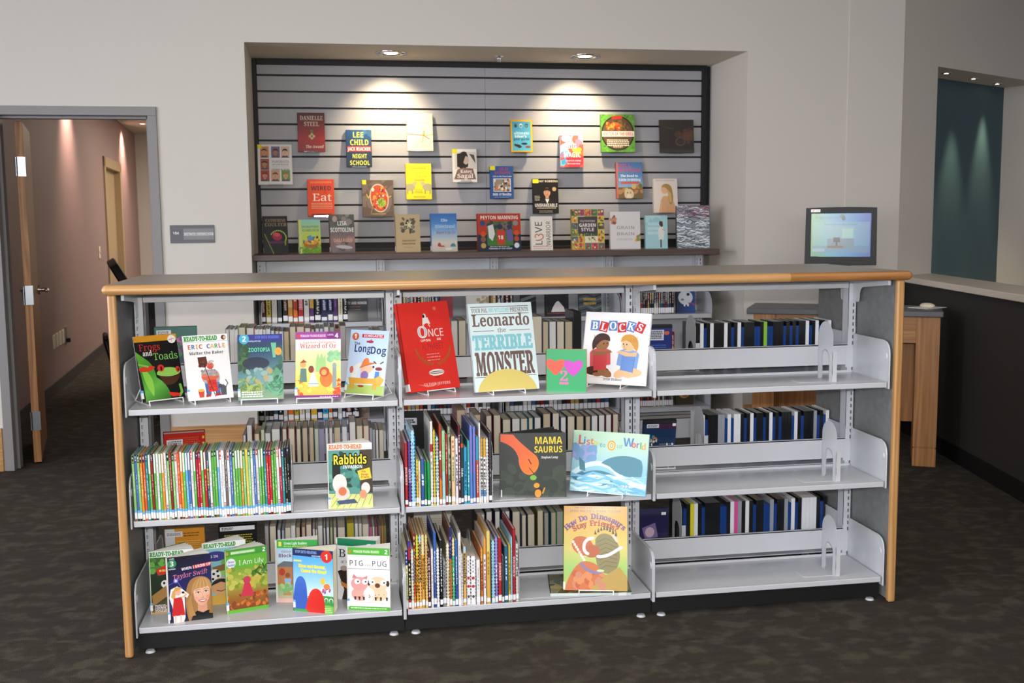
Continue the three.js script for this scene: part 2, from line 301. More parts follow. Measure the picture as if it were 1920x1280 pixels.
// socket plates and a door stop on the mauve wall, chairs in the meeting room
for (let i = 0; i < 4; i++) {
  const s = 2.93 + i * 0.155, c = Math.cos(1.637), k = Math.sin(1.637);
  const t = thing('socket_plate', ['ivory socket plate on the mauve wall, nearest the door leaf', 'ivory socket plate on the mauve wall, second from the door leaf', 'ivory socket plate on the mauve wall, third from the door leaf', 'ivory socket plate on the mauve wall, beside the steel one'][i], 'socket', [-1.492 + s * c, 0.45, -3.2 - s * k], 1.637);
  part(t, 'plate', bx(-0.055, -0.062, 0, 0.055, 0.062, 0.008, 0.003), M.ivory);
  part(t, 'outlet', [bx(-0.018, 0.012, 0.007, 0.018, 0.042, 0.011, 0.002), bx(-0.018, -0.042, 0.007, 0.018, -0.012, 0.011, 0.002)], M.white);
}
{ const s = 3.56, t = thing('socket_plate', 'steel socket plate with a black plug on the mauve wall', 'socket', [-1.492 + s * Math.cos(1.637), 0.45, -3.2 - s * Math.sin(1.637)], 1.637);
  part(t, 'plate', bx(-0.06, -0.08, 0, 0.06, 0.08, 0.008, 0.003), M.steel); part(t, 'plug', bx(-0.02, -0.07, 0.008, 0.03, -0.03, 0.04, 0.006), M.black); }
{ const s = 6.08, t = thing('light_switch', 'small ivory light switch on the mauve wall beside the inner door', 'light switch', [-1.492 + s * Math.cos(1.637), 1.14, -3.2 - s * Math.sin(1.637)], 1.637);
  part(t, 'plate', bx(-0.06, -0.07, 0, 0.06, 0.07, 0.008, 0.003), M.ivory); part(t, 'toggle', bx(-0.01, -0.015, 0.006, 0.01, 0.015, 0.02, 0.003), M.white); }
function officeChair(label, x, z, turn, h, tilt = 0.12) {
  const t = thing('office_chair', label, 'chair', [x, 0, z], turn);
  const back = new THREE.Shape(); back.moveTo(-0.2, 0); back.quadraticCurveTo(-0.25, h * 0.25, -0.19, h * 0.42); back.quadraticCurveTo(0, h * 0.5, 0.19, h * 0.42); back.quadraticCurveTo(0.25, h * 0.25, 0.2, 0); back.closePath();
  part(t, 'backrest', new THREE.ExtrudeGeometry(back, { depth: 0.05, bevelEnabled: true, bevelSize: 0.015, bevelThickness: 0.015, bevelSegments: 2 }).rotateX(-tilt).translate(0, h * 0.51, -0.24), M.black);
  part(t, 'seat', bx(-0.25, 0.42, -0.22, 0.25, 0.49, 0.26, 0.03), M.black);
  part(t, 'gas_lift', cyl(0.025, 0.03, 0.32, 0, 0.26, 0), M.plastic);
  for (let i = 0; i < 5; i++) { const a = i * 1.2566, l = part(t, 'base_arm', wire([[0, 0.1, 0], [0.28 * Math.cos(a), 0.07, 0.28 * Math.sin(a)]], 0.018), M.plastic); part(l, 'caster', cyl(0.028, 0.028, 0.03, 0.28 * Math.cos(a), 0.03, 0.28 * Math.sin(a), 'x', 12), M.black); }
  for (const s of [-1, 1]) part(t, 'armrest', wire([[s * 0.25, 0.46, -0.05], [s * 0.29, 0.62, -0.05], [s * 0.29, 0.66, -0.14], [s * 0.29, 0.66, 0.14]], 0.018), M.plastic);
}
officeChair('black office chair deep in the meeting room, showing above the bookshelf top', -0.80, -6.75, 1.76, 1.22, 0.5);
officeChair('black office chair standing just inside the meeting room doorway', -0.63, -4.45, 0.2, 0.9);

// ---------------------------------------------------------------- slatwall display and shelving in the recess
{
  const t = thing('slatwall', 'grey slatted display wall in a black frame at the back of the recess', 'display wall', [0, 0, RZ]);
  part(t, 'backing', bx(0.226, 1.27, 0, 3.385, 2.53, 0.008), M.black);
  part(t, 'frame_bar', bx(0.2235, 1.262, 0.0, 0.252, 2.534, 0.045, 0.003), M.black); part(t, 'frame_bar', bx(3.315, 1.262, 0.0, 3.35, 2.534, 0.045, 0.003), M.black);
  part(t, 'frame_bar', bx(0.252, 2.497, 0.0, 3.315, 2.534, 0.045, 0.003), M.black); part(t, 'frame_bar', bx(0.252, 1.265, 0.0, 3.315, 1.285, 0.045, 0.003), M.black);
  const ys = [2.497, 2.4305, 2.325, 2.218, 2.112, 2.005, 1.899, 1.7915, 1.684, 1.577, 1.468, 1.357, 1.318];
  for (let i = 0; i + 1 < ys.length; i++) for (const [a, b] of [[0.252, 1.7695], [1.7705, 3.315]]) part(t, 'slat', bx(a, ys[i + 1] + 0.0062, 0.006, b, ys[i] - (i ? 0.0062 : 0), 0.026, 0.0015), M.slat);
}
// a hollow steel post whose front and back are pierced by a column of slots every inch
function channel(x0, x1, at, z0, z1, top, y0, n) {
  const g = [bx(x0, 0.02, z0, x0 + 0.0015, top, z1), bx(x1 - 0.0015, 0.02, z0, x1, top, z1), bx(x0, top - 0.002, z0, x1, top, z1), bx(x0, 0.018, z0, x1, 0.02, z1)], k = 0.0032;
  for (const z of [z0, z1 - 0.0015]) {
    let x = x0;
    for (const s of at) {
      g.push(bx(x, 0.02, z, s - k, top, z + 0.0015)); x = s + k;
      for (let i = 0; i <= n; i++) { const y = y0 + i * 0.0254; g.push(bx(s - k, i ? y - 0.0115 : 0.02, z, s + k, i < n ? y : top, z + 0.0015)); }
    }
    g.push(bx(x, 0.02, z, x1, top, z + 0.0015));
  }
  return g;
}
{
  const t = thing('wall_shelving', 'low grey metal shelving with a brown top inside the recess', 'shelving', [0, 0, 0]);
  part(t, 'countertop', bx(0.2245, 1.229, RZ + 0.002, 3.24, 1.265, -3.115, 0.003, true), M.brown, 'dark brown laminate top');
  const xs = [0.258, 1.02, 1.775, 2.567, 3.2];
  for (const x of xs) {
    part(t, 'upright', channel(x - 0.028, x + 0.028, [x - 0.012, x + 0.012], -3.46, -3.41, 1.229, 0.06, 45), M.metal);
  }
  for (let i = 0; i < 4; i++) {
    const a = xs[i] + 0.004, b = xs[i + 1] - 0.004;
    part(t, 'back_panel', bx(a, 0.1, -3.47, b, 1.229, -3.462), M.metal);
    for (const y of [0.838, 0.53, 0.215]) {
      part(t, 'shelf', [bx(a + 0.006, y - 0.02, -3.41, b - 0.006, y, -3.125, 0.002), bx(a + 0.006, y - 0.03, -3.135, b - 0.006, y, -3.12, 0.003)], M.metal);
      for (const s of [a, b - 0.004]) { const sh = new THREE.Shape(); sh.moveTo(-3.41, y - 0.035); sh.lineTo(-3.13, y - 0.035); sh.lineTo(-3.13, y + 0.06); sh.quadraticCurveTo(-3.14, y + 0.12, -3.2, y + 0.14); sh.lineTo(-3.41, y + 0.14); sh.closePath(); part(t, 'shelf_bracket', plateX(sh, s, 0.004), M.metal); }
    }
    part(t, 'kick_plate', bx(a, 0, -3.15, b, 0.13, -3.14), M.metal);
  }
}

// ---------------------------------------------------------------- the long double-sided bookshelf
const B = 0.9144, S = [0.850, 0.469, 0.097], ZC = -0.315;
{
  const t = thing('bookshelf', 'long waist-high grey metal library bookshelf with oak edges and grey top', 'bookshelf');
  const top = part(t, 'countertop', bx(-0.03, 1.237, -0.665, 2.782, 1.268, 0.028, 0.002), M.laminate, 'grey laminate top');
  const rail = (x0, x1, z) => metres(new THREE.CapsuleGeometry(0.0165, x1 - x0, 6, 14).rotateZ(Math.PI / 2).scale(1, 1.02, 1.05).translate((x0 + x1) / 2, 1.2515, z), true);
  part(top, 'edge_trim', rail(-0.032, 0.9, 0.03), M.oak); part(top, 'edge_trim', rail(0.9, 2.32, 0.0301), M.oak); part(top, 'edge_trim', rail(2.32, 2.784, 0.0301), M.oakDeep);
  part(top, 'edge_trim', rail(-0.032, 2.784, -0.667), M.oak);
  for (const x of [-0.032, 2.784]) part(top, 'edge_trim', metres(new THREE.CapsuleGeometry(0.0165, 0.69, 6, 14).rotateX(Math.PI / 2).translate(x, 1.2515, -0.318)), M.oak);
  for (const [x0, x1] of [[-0.036, -0.008], [2.752, 2.782]]) {
    const p = part(t, 'end_panel', bx(x0 + 0.003, 0.012, -0.635, x1 - 0.003, 1.236, -0.004), M.panel, 'grey speckled laminate end panel');
    for (const z of [-0.004]) part(p, 'edge_post', bx(x0, 0.002, z, x1, 1.2365, z + 0.026, 0.009), M.oak, 'solid oak edge post');
  }
  // uprights: a slotted steel channel on each side of a bay joint
  const slots = 46, y0 = 0.045, pitch = 0.0254;
  for (const [x0, x1, sx] of [[-0.006, 0.026, 0.004], [B - 0.031, B - 0.0006, B - 0.0095], [B + 0.0006, B + 0.031, B + 0.0095], [2 * B - 0.031, 2 * B - 0.0006, 2 * B - 0.0095], [2 * B + 0.0006, 2 * B + 0.031, 2 * B + 0.0095], [3 * B - 0.026, 3 * B + 0.007, 3 * B - 0.004]]) {
    part(t, 'upright', channel(x0, x1, [sx], -0.34, -0.29, 1.232, y0, slots), M.metal);
  }
  for (let i = 0; i < 3; i++) {
    const a = i * B + 0.004, b = (i + 1) * B - 0.004;
    part(t, 'top_rail', bx(a + (i ? 0.03 : 0.02), 1.186, -0.338, b - (i < 2 ? 0.03 : 0.02), 1.212, -0.292, 0.002), M.metal);
    part(t, 'bottom_rail', bx(a + 0.02, 0.03, -0.335, b - 0.02, 0.08, -0.295), M.metal);
    for (const f of [1, -1]) {
      const Z = (z) => f > 0 ? z : 2 * ZC - z;            // mirror to the far side
      const zb = (z0, z1) => [Math.min(Z(z0), Z(z1)), Math.max(Z(z0), Z(z1))];
      const box = (x0, q0, z0, x1, q1, z1, r) => { const [m, n] = zb(z0, z1); return bx(x0, q0, m, x1, q1, n, r); };
      S.forEach((y, k) => {
        const base = k === 2;
        part(t, 'shelf', [box(a + 0.006, y - 0.004, -0.284, b - 0.006, y, -0.006), box(a + 0.006, y - 0.0205, -0.013, b - 0.006, y, -0.003, 0.003), ...(f > 0 ? [box(a + 0.006, y - 0.012, -0.288, b - 0.006, y + 0.009, -0.284)] : [])], M.metal);
        if (f > 0) part(t, 'back_stop', [box(a + 0.02, y + 0.031, -0.2915, b - 0.02, y + 0.114, -0.2885), box(a + 0.02, y + 0.106, -0.298, b - 0.02, y + 0.114, -0.2885, 0.002), box(a - 0.002, y + 0.02, -0.2905, a + 0.03, y + 0.1, -0.287), box(b - 0.03, y + 0.02, -0.2905, b + 0.002, y + 0.1, -0.287)], M.metal);
        for (const s of [0, 1]) {
          const yb = base ? y - 0.035 : y - 0.026, yt = y + 0.155, sh = new THREE.Shape(), x = s ? b + 0.0005 : a - 0.0025;
          sh.moveTo(-0.286, yb); sh.lineTo(0, yb); sh.lineTo(0, yt - 0.05); sh.quadraticCurveTo(0, yt - 0.004, -0.046, yt); sh.lineTo(-0.286, yt); sh.closePath();
          let g = [plateX(sh, x, 0.0022)];
          const e = s ? -0.003 : 0.003;
          g.push(wire([[x + 0.001, yb + 0.003, -0.002], [x + 0.001, yt - 0.05, -0.002], [x + 0.001, yt - 0.026, -0.008], [x + 0.001, yt - 0.008, -0.024], [x + 0.001, yt - 0.002, -0.046], [x + 0.001, yt - 0.002, -0.28]], 0.0032, 6));
          g.push(cyl(0.012, 0.015, 0.004, x + 0.0011 + e * 0.8, y + 0.095, -0.03, 'x'));
          if (f < 0) g = [merge(g).rotateY(Math.PI).translate(2 * x + 0.0022, 0, 2 * ZC)];
          part(t, 'shelf_bracket', g, M.metal);
        }
      });
      part(t, 'kick_plate', box(a - 0.002, 0.012, -0.034, b + 0.002, 0.078, -0.03), M.black);
      for (const x of [a + 0.035, b - 0.035]) { const [m, n] = zb(-0.06, -0.02); part(t, 'leveling_foot', [cyl(0.013, 0.017, 0.007, x, 0.0036, (m + n) / 2 + f * 0.008), cyl(0.005, 0.005, 0.03, x, 0.02, (m + n) / 2 - f * 0.012)], M.metal); }
    }
  }
  // brackets that carry the top
  for (const x of [0.0, B, 2 * B, 3 * B]) for (const f of [1, -1]) {
    const sh = new THREE.Shape(); sh.moveTo(-0.288, 1.236); sh.lineTo(-0.012, 1.236); sh.lineTo(-0.012, 1.214); sh.lineTo(-0.2, 1.196); sh.quadraticCurveTo(-0.235, 1.192, -0.238, 1.165); sh.lineTo(-0.24, 1.142); sh.quadraticCurveTo(-0.243, 1.134, -0.252, 1.134); sh.lineTo(-0.288, 1.134); sh.closePath();
    const xx = x - 0.001 + (x === 0 ? 0.008 : x > 2.7 ? -0.008 : 0);
    let g = [plateX(sh, xx, 0.0025), bx(xx - 0.004, 1.213, -0.013, xx + 0.0065, 1.235, -0.008, 0.002)];
    if (f < 0) g = [merge(g).rotateY(Math.PI).translate(2 * xx + 0.0025, 0, 2 * ZC)];
    part(t, 'top_bracket', g, M.metal);
  }
}

// ---------------------------------------------------------------- cover prints: every print is drawn 100 units wide
const G = {
  t(g, s, x, y, size, col, o = {}) {
    g.save(); g.translate(x, y); if (o.rot) g.rotate(o.rot); g.font = `${o.b === false ? '' : 'bold '}${o.i ? 'italic ' : ''}100px ${o.f ?? 'sans-serif'}`; g.scale(size / 100, (o.cap ? o.cap / 0.73 : size) / 100);
    g.textAlign = o.a ?? 'center'; g.fillStyle = col; const w = g.measureText(s).width; if (o.w) g.scale(Math.min(o.max ?? 3, o.w * 100 / size / w), 1); g.fillText(s, 0, 0);
    if (o.s) { g.lineWidth = o.lw ?? 3; g.strokeStyle = o.s; g.strokeText(s, 0, 0); } g.restore();
  },
  grad(g, x0, y0, x1, y1, cols) { const q = g.createLinearGradient(x0, y0, x1, y1); cols.forEach((c, i) => q.addColorStop(i / (cols.length - 1), c)); return q; },
  r(g, x, y, w, h, c) { g.fillStyle = c; g.fillRect(x, y, w, h); },
  e(g, x, y, rx, ry, c, rot = 0) { g.fillStyle = c; g.beginPath(); g.ellipse(x, y, rx, ry, rot, 0, 7); g.fill(); },
  p(g, pts, c) { g.fillStyle = c; g.beginPath(); pts.forEach((q, i) => q.length > 2 ? g.bezierCurveTo(...q) : i ? g.lineTo(...q) : g.moveTo(...q)); g.closePath(); g.fill(); },
  l(g, pts, c, w) { g.strokeStyle = c; g.lineWidth = w; g.lineCap = g.lineJoin = 'round'; g.beginPath(); pts.forEach((q, i) => q.length > 2 ? g.bezierCurveTo(...q) : i ? g.lineTo(...q) : g.moveTo(...q)); g.stroke(); },
  blobs(g, n, x, y, w, h, cols, r0, r1, seed, sq = 1) { const R = rng(seed); for (let i = 0; i < n; i++) G.e(g, x + R() * w, y + R() * h, (r0 + R() * (r1 - r0)) * sq, r0 + R() * (r1 - r0), cols[Math.floor(R() * cols.length)], R() * 3); },
  fake(g, x, y, w, n, lh, c, seed, th = 1) { const R = rng(seed); for (let i = 0; i < n; i++) { let q = x; while (q < x + w - 3) { const k = 2 + R() * 5; G.r(g, q, y + i * lh, Math.min(k, x + w - q), th, c); q += k + 1.2; } } },
  leaves(g, n, x, y, w, h, cols, len, seed) { const R = rng(seed); for (let i = 0; i < n; i++) { const a = R() * 6.3, X = x + R() * w, Y = y + R() * h; G.e(g, X, Y, len * (0.6 + R()), len * 0.22, cols[Math.floor(R() * cols.length)], a); } },
  face(g, x, y, s, skin, hair, o = {}) { // a plain head and shoulders
    if (o.body) G.p(g, [[x - s * 1.7, y + s * 3.2], [x - s * 1.6, y + s * 1.6, x - s * 0.6, y + s * 1.5, x - s * 0.4, y + s * 1.1], [x + s * 0.4, y + s * 1.1], [x + s * 0.6, y + s * 1.5, x + s * 1.6, y + s * 1.6, x + s * 1.7, y + s * 3.2]], o.body);
    if (o.long) G.p(g, [[x - s * 0.95, y - s * 0.3], [x - s * 1.2, y + s, x - s, y + s * 2, x - s * 0.9, y + s * 2.1], [x + s * 0.9, y + s * 2.1], [x + s * 1.1, y + s * 1.6, x + s * 1.2, y + s * 0.6, x + s * 0.95, y - s * 0.3]], hair);
    G.p(g, [[x - s * 0.35, y + s * 0.5], [x + s * 0.35, y + s * 0.5], [x + s * 0.4, y + s * 1.4], [x - s * 0.4, y + s * 1.4]], skin);
    G.e(g, x, y, s * 0.78, s * 1.02, skin);
    G.p(g, [[x - s * 0.85, y + s * 0.1], [x - s * 1.1, y - s * 1.3, x + s * 1.1, y - s * 1.3, x + s * 0.85, y + s * 0.1], [x + s * 0.7, y - s * 0.45, x - s * 0.2, y - s * 0.5, x - s * 0.7, y - s * 0.25]], hair);
    for (const k of [-1, 1]) { G.e(g, x + k * s * 0.3, y + s * 0.02, s * 0.13, s * 0.075, '#fff'); G.e(g, x + k * s * 0.3, y + s * 0.02, s * 0.07, s * 0.08, '#2c3a44'); G.l(g, [[x + k * s * 0.15, y - s * 0.14], [x + k * s * 0.46, y - s * 0.16]], hair, s * 0.05); }
    G.l(g, [[x + s * 0.02, y + s * 0.08], [x + s * 0.1, y + s * 0.36], [x - s * 0.04, y + s * 0.4]], 'rgba(110,60,40,.6)', s * 0.05);
    G.p(g, [[x - s * 0.28, y + s * 0.56], [x, y + s * 0.5, x, y + s * 0.5, x + s * 0.28, y + s * 0.56], [x + s * 0.1, y + s * 0.76, x - s * 0.1, y + s * 0.76, x - s * 0.28, y + s * 0.56]], o.lip ?? '#b05a50');
    if (o.lip) G.p(g, [[x - s * 0.18, y + s * 0.57], [x + s * 0.18, y + s * 0.57], [x + s * 0.08, y + s * 0.66], [x - s * 0.08, y + s * 0.66]], '#fff');
  },
  band(g, h, c, label, num) { G.r(g, 0, 0, 100, 17, c); G.t(g, label, 46, 12, 8.5, '#e8f6d8', { w: 60, max: 1 }); if (num) G.t(g, num, 92, 13.5, 14, '#fff'); },
  ready(g, col) { G.r(g, 0, 0, 100, 15, '#fbfbfb'); G.t(g, 'READY-TO-READ', 40, 12.4, 13, col, { f: 'serif', w: 74, s: col, lw: 9 }); G.r(g, 0, 15, 100, 0.6, '#9aa'); },
};
const ART = {
  frogs(g, h) {
    G.r(g, 0, 0, 100, h, '#0c0b0a'); G.r(g, 0, 0, 100, 14, '#dd9a22'); G.e(g, 88, 12, 9.5, 9.5, '#f6f6f4'); G.l(g, [[82, 13], [94, 11]], '#c66', 1.4); G.l(g, [[88, 8], [88, 16]], '#e98', 1.2);
    G.p(g, [[0, 34], [20, 52], [34, 62, 40, 80, 40, 96], [62, 110, 70, 135, 66, h], [8, h], [10, 110, 2, 70, 0, 34]], G.grad(g, 0, 40, 60, h, ['#6fb63c', '#3f8f2a', '#67b846', '#2e6a20']));
    G.p(g, [[8, 70], [30, 84, 36, 110, 28, 138], [16, 120, 10, 96, 8, 70]], '#8fd04c');
    G.p(g, [[42, 86], [54, 70, 88, 74, 98, 86], [96, 98, 60, 100, 42, 90]], '#93c95a'); G.p(g, [[46, 92], [60, 98, 84, 100, 96, 92], [92, 112, 70, 122, 56, 112]], '#4a2a14');
    G.e(g, 53, 76, 8, 8, '#d8301f'); G.e(g, 54, 77, 2.2, 5, '#140a08'); G.e(g, 92, 82, 5, 7, '#cf3322'); G.e(g, 93, 83, 1.6, 4, '#140a08');
    G.p(g, [[2, 74], [14, 68, 30, 66, 40, 72], [32, 84, 18, 82, 4, 80]], '#d53a20'); G.l(g, [[4, 64], [24, 70]], '#8ac050', 4); G.l(g, [[92, 118], [94, 134], [88, 142]], '#73b848', 6); G.p(g, [[62, 132], [86, 136], [90, 143], [70, 143]], '#d8301f');
    G.t(g, 'Frogs', 34, 34, 21, '#d3302a', { f: 'serif', b: false, w: 50 }); G.t(g, 'and', 27, 46, 16, '#f3f0ea', { f: 'serif', w: 22 }); G.t(g, 'Toads', 68, 57, 22, '#8ed06a', { f: 'serif', b: false, w: 58 });
  },
  walter(g, h) {
    G.r(g, 0, 0, 100, h, '#f8f8f7'); G.ready(g, '#3aa03c'); G.e(g, 91, 8, 5.5, 5.5, '#6b3a22'); G.e(g, 93, 8, 2.6, 3.6, '#e9c9a6');
    [...'ERIC CARLE'].forEach((c, i) => G.t(g, c, 13 + i * 8.5, 31, 13.5, ['#c8473f', '#4b62b0', '#d8a534', '#b94a3c', '#fff', '#3f56a8', '#d9c04a', '#4a9a58', '#c05a86', '#d8ad46'][i]));
    G.t(g, 'Walter the Baker', 50, 44, 9.5, '#2a2a2c', { w: 76 });
    G.p(g, [[29, 50], [48, 49], [50, 66], [44, 74], [35, 72], [30, 66]], '#5a2b1c'); G.blobs(g, 12, 31, 52, 16, 18, ['#6a3624', '#4a2016', '#7a4028'], 1.5, 4, 4);
    G.p(g, [[39, 108], [50, 104], [52, 134], [41, 136]], '#3f68ac'); G.p(g, [[62, 104], [72, 108], [72, 134], [61, 134]], '#4a74b8'); G.blobs(g, 8, 41, 106, 8, 26, ['#5f86c4', '#2f548f'], 1, 2.4, 5); G.blobs(g, 8, 63, 106, 8, 26, ['#5f86c4', '#2f548f'], 1, 2.4, 6);
    G.p(g, [[34, 86], [38, 78, 46, 77, 52, 79], [62, 77, 70, 80, 73, 90], [75, 100, 72, 106, 70, 108], [40, 109], [34, 104, 33, 94, 34, 86]], '#b3a49e'); G.blobs(g, 26, 36, 80, 34, 24, ['#c4b8b0', '#9c8f8c', '#8f9cb0'], 1.5, 3.6, 7);
    G.p(g, [[46, 102], [65, 102], [68, 128], [46, 129]], '#d8342a'); G.blobs(g, 8, 49, 106, 16, 20, ['#e24a3a', '#bc281f'], 1.5, 3, 8); G.p(g, [[33, 94], [40, 90, 58, 96, 71, 93], [73, 99, 66, 103, 54, 102], [44, 104, 34, 102, 33, 94]], '#e0654a'); G.e(g, 40, 92, 5, 4, '#e8765c');
    G.l(g, [[43, 72], [60, 140]], '#5a3626', 1.5); G.e(g, 55, 70, 8, 7.5, '#e2705e'); G.blobs(g, 8, 49, 66, 12, 8, ['#ea8672', '#cc4f44'], 1, 2.2, 9); G.p(g, [[48, 73], [54, 71], [62, 73], [58, 78], [52, 78]], '#d84a40'); G.e(g, 52.5, 68.5, 1, 1, '#222'); G.e(g, 57.5, 68.5, 1, 1, '#222'); G.e(g, 57, 61, 7.5, 3, '#c9c4bb'); G.blobs(g, 6, 51, 59, 12, 4, ['#dcd8d0', '#a8a29c'], 0.8, 1.8, 3); G.p(g, [[40, 134], [51, 133], [50, 139], [39, 140]], '#a33'); G.p(g, [[60, 133], [71, 132], [73, 138], [61, 139]], '#a33');
    G.p(g, [[23, 124], [37, 124], [35, 140], [25, 140]], '#d24a34'); G.e(g, 30, 124, 7, 3.5, '#e8b45a'); G.p(g, [[72, 116], [80, 114], [86, 120], [85, 138], [73, 138]], '#55585e'); G.e(g, 73, 117, 4.5, 4.5, '#4a4d54'); G.l(g, [[84, 122], [90, 112], [86, 104]], '#55585e', 2);
  },
  zoo(g, h) {
    G.r(g, 0, 0, 100, h, G.grad(g, 0, 0, 30, h, ['#1c2a4c', '#274a6c', '#5d8f8c', '#7f9f7c'])); G.blobs(g, 26, 0, 24, 22, 60, ['#2f5a34', '#244a30', '#47713c'], 4, 9, 3); G.blobs(g, 24, 74, 30, 30, 90, ['#3d7058', '#5f9a74', '#2f5f50'], 4, 10, 4);
    G.p(g, [[74, 20], [86, 20], [84, 54], [78, 54]], '#6fc09a'); G.e(g, 90, 40, 8, 9, '#efa63a'); G.e(g, 40, 66, 30, 14, 'rgba(24,30,56,.8)');
    G.leaves(g, 40, 4, 104, 46, 26, ['#7f9a4a', '#9db05c', '#5f7f3c'], 9, 7); G.leaves(g, 50, 66, 100, 36, 40, ['#4f9a74', '#66b08c', '#3f7f60'], 8, 8); G.blobs(g, 20, 12, 80, 60, 30, ['#8fb0a8', '#6f9aa0', '#b0a070'], 3, 8, 9);
    G.r(g, 0, 0, 100, 17, '#2c2f86'); G.e(g, 15, 10, 11, 12, '#46aecb'); G.t(g, '2', 15, 16, 17, '#fff'); G.t(g, 'STEP INTO READING', 66, 10, 9, '#5a7ee8', { w: 54 }); G.t(g, 'reading with help', 38, 17, 5, '#d8def4', { w: 28 });
    G.t(g, 'ZOOTOPIA', 48, 40, 13, '#6fe3a8', { w: 48, s: '#2f8f78', lw: 2 }); G.fake(g, 8, 130, 46, 3, 5, '#f2ece0', 3, 2.6);
  },
  oz(g, h) {
    G.r(g, 0, 0, 100, h, '#f8f6f4'); G.r(g, 0, 0, 100, 17, '#a0459a'); G.r(g, 70, 0, 30, 17, '#7c2a80'); G.t(g, 'PENGUIN YOUNG READERS', 39, 12, 8, '#f3d9f2', { w: 56 }); G.t(g, '4', 91, 14, 14, '#fff'); G.e(g, 7, 10, 3.5, 4.5, '#d8452c'); G.t(g, 'LEVEL', 78, 9, 5, '#f3d9f2');
    G.t(g, "L. Frank Baum's The Wonderful", 50, 26, 6.5, '#d88478', { f: 'serif', w: 80 }); G.t(g, 'Wizard of Oz', 50, 37, 14, '#c9644e', { f: 'serif', w: 80 });
    G.r(g, 0, 41, 100, h - 49, G.grad(g, 0, 41, 0, h, ['#f1edb8', '#cfe39a', '#efd45a', '#eeb042'])); G.p(g, [[46, 62], [50, 48], [53, 60], [58, 48], [62, 60], [66, 50], [68, 90], [44, 90]], 'rgba(150,205,130,.8)'); G.blobs(g, 14, 70, 48, 30, 16, ['#9fd4a0', '#8cc892'], 4, 8, 5); G.blobs(g, 26, 0, 110, 16, 30, ['#e87a2a', '#e0552a'], 2, 5, 6); G.blobs(g, 26, 84, 108, 16, 34, ['#e8622a', '#e04a2a'], 2, 5, 7); G.blobs(g, 30, 0, 100, 100, 30, ['#f6d860', '#f0c048'], 3, 8, 8);
    G.p(g, [[36, 92], [42, 92], [52, 122], [28, 122]], '#dce8e4'); G.l(g, [[30, 116], [50, 116]], '#5a9a98', 1.5); G.e(g, 39, 86, 6, 6.5, '#f0cdb0'); G.e(g, 35, 84, 6, 8, '#8a3d24'); G.p(g, [[12, 82], [24, 82], [26, 112], [10, 112]], '#5f7f78'); G.e(g, 17, 74, 7, 7, '#dcae6a'); G.p(g, [[10, 70], [26, 68], [18, 62]], '#b5402c'); G.e(g, 68, 106, 14, 18, '#dd7a34'); G.e(g, 64, 90, 11, 11, '#c8512a'); G.e(g, 63, 91, 6, 6.5, '#eba860'); G.p(g, [[82, 80], [90, 80], [91, 126], [81, 126]], '#8f9c9c'); G.e(g, 86, 76, 4.5, 6, '#9aa6a6');
    G.r(g, 0, h - 8, 100, 8, '#7c2a80'); G.fake(g, 54, h - 5, 42, 1, 4, '#e6c8e4', 3, 1.6);
  },
  longdog(g, h) {
    G.r(g, 0, 0, 100, h, G.grad(g, 0, 0, 0, h, ['#bfd9f6', '#cfe4fb', '#d8ebf8'])); G.e(g, 14, 15, 9, 8.5, '#c9693c'); G.t(g, '1', 14, 20, 15, '#fff'); G.r(g, 31, 9, 56, 8, '#c42f4a'); G.t(g, 'SCHOLASTIC', 60, 15.5, 7.5, '#fbe9ec', { w: 50 });
    G.e(g, 54, 26, 8, 3.2, '#b02844'); G.p(g, [[44, 23], [50, 26], [44, 29]], '#b02844'); G.p(g, [[53, 24], [55, 19], [57, 24]], '#8a6a5a');
    G.t(g, 'The', 20, 34, 9, '#2b3f6c'); G.t(g, 'Long', 35, 50, 23, '#22336c', { w: 44 }); G.t(g, 'Dog', 76, 53, 23, '#22336c', { w: 42 });
    G.p(g, [[38, 76], [40, 60, 56, 58, 56, 72], [74, 74], [34, 84]], '#e88340'); G.l(g, [[30, 86], [68, 73]], '#c8722f', 2.4); G.p(g, [[36, 86], [48, 78, 62, 78, 70, 82], [68, 92, 54, 96, 50, 112], [36, 112]], '#f3c3a0'); G.e(g, 68, 82, 2.6, 2.6, '#222');
    G.p(g, [[12, 90], [20, 76, 34, 72, 36, 74], [32, 90, 28, 92, 26, 116], [14, 116]], '#eef0f0'); G.e(g, 12, 90, 5, 8, '#d2705e'); G.e(g, 47, 102, 10, 10, '#8f72b4'); G.p(g, [[74, 92], [84, 92], [86, 114], [72, 114]], '#4a86cf'); G.e(g, 80, 80, 7, 9, '#e9ecf0'); G.e(g, 82, 86, 9, 4, '#922c44'); G.l(g, [[74, 74], [68, 70]], '#333', 2.4); G.l(g, [[85, 74], [92, 70]], '#333', 2.4);
    G.r(g, 0, h - 22, 100, 22, '#a9c564'); G.p(g, [[6, 108], [70, 108], [84, 102, 94, 104, 98, 110], [90, 124], [74, 124], [70, 120], [10, 122]], '#e2a83c'); G.e(g, 85, 110, 8, 8, '#e8b24a'); for (const x of [12, 18, 70, 76]) G.r(g, x, 120, 4.5, 13, '#dda036'); G.e(g, 40, 126, 8, 2.5, '#b0392e');
  },
  once(g, h) {
    G.r(g, 0, 0, 100, h, '#e5352c'); const w = '#f3eee8', d = '#b32620';
    G.e(g, 50, 24, 3.5, 4.5, w); G.p(g, [[46, 27], [56, 26], [60, 38], [52, 36], [44, 40]], w); G.e(g, 48.5, 24, 2, 3, '#2a2426'); G.l(g, [[46, 40], [44, 44]], w, 1.6); G.l(g, [[56, 38], [58, 42]], w, 1.6); G.e(g, 72, 12, 3, 3, '#ef7468');
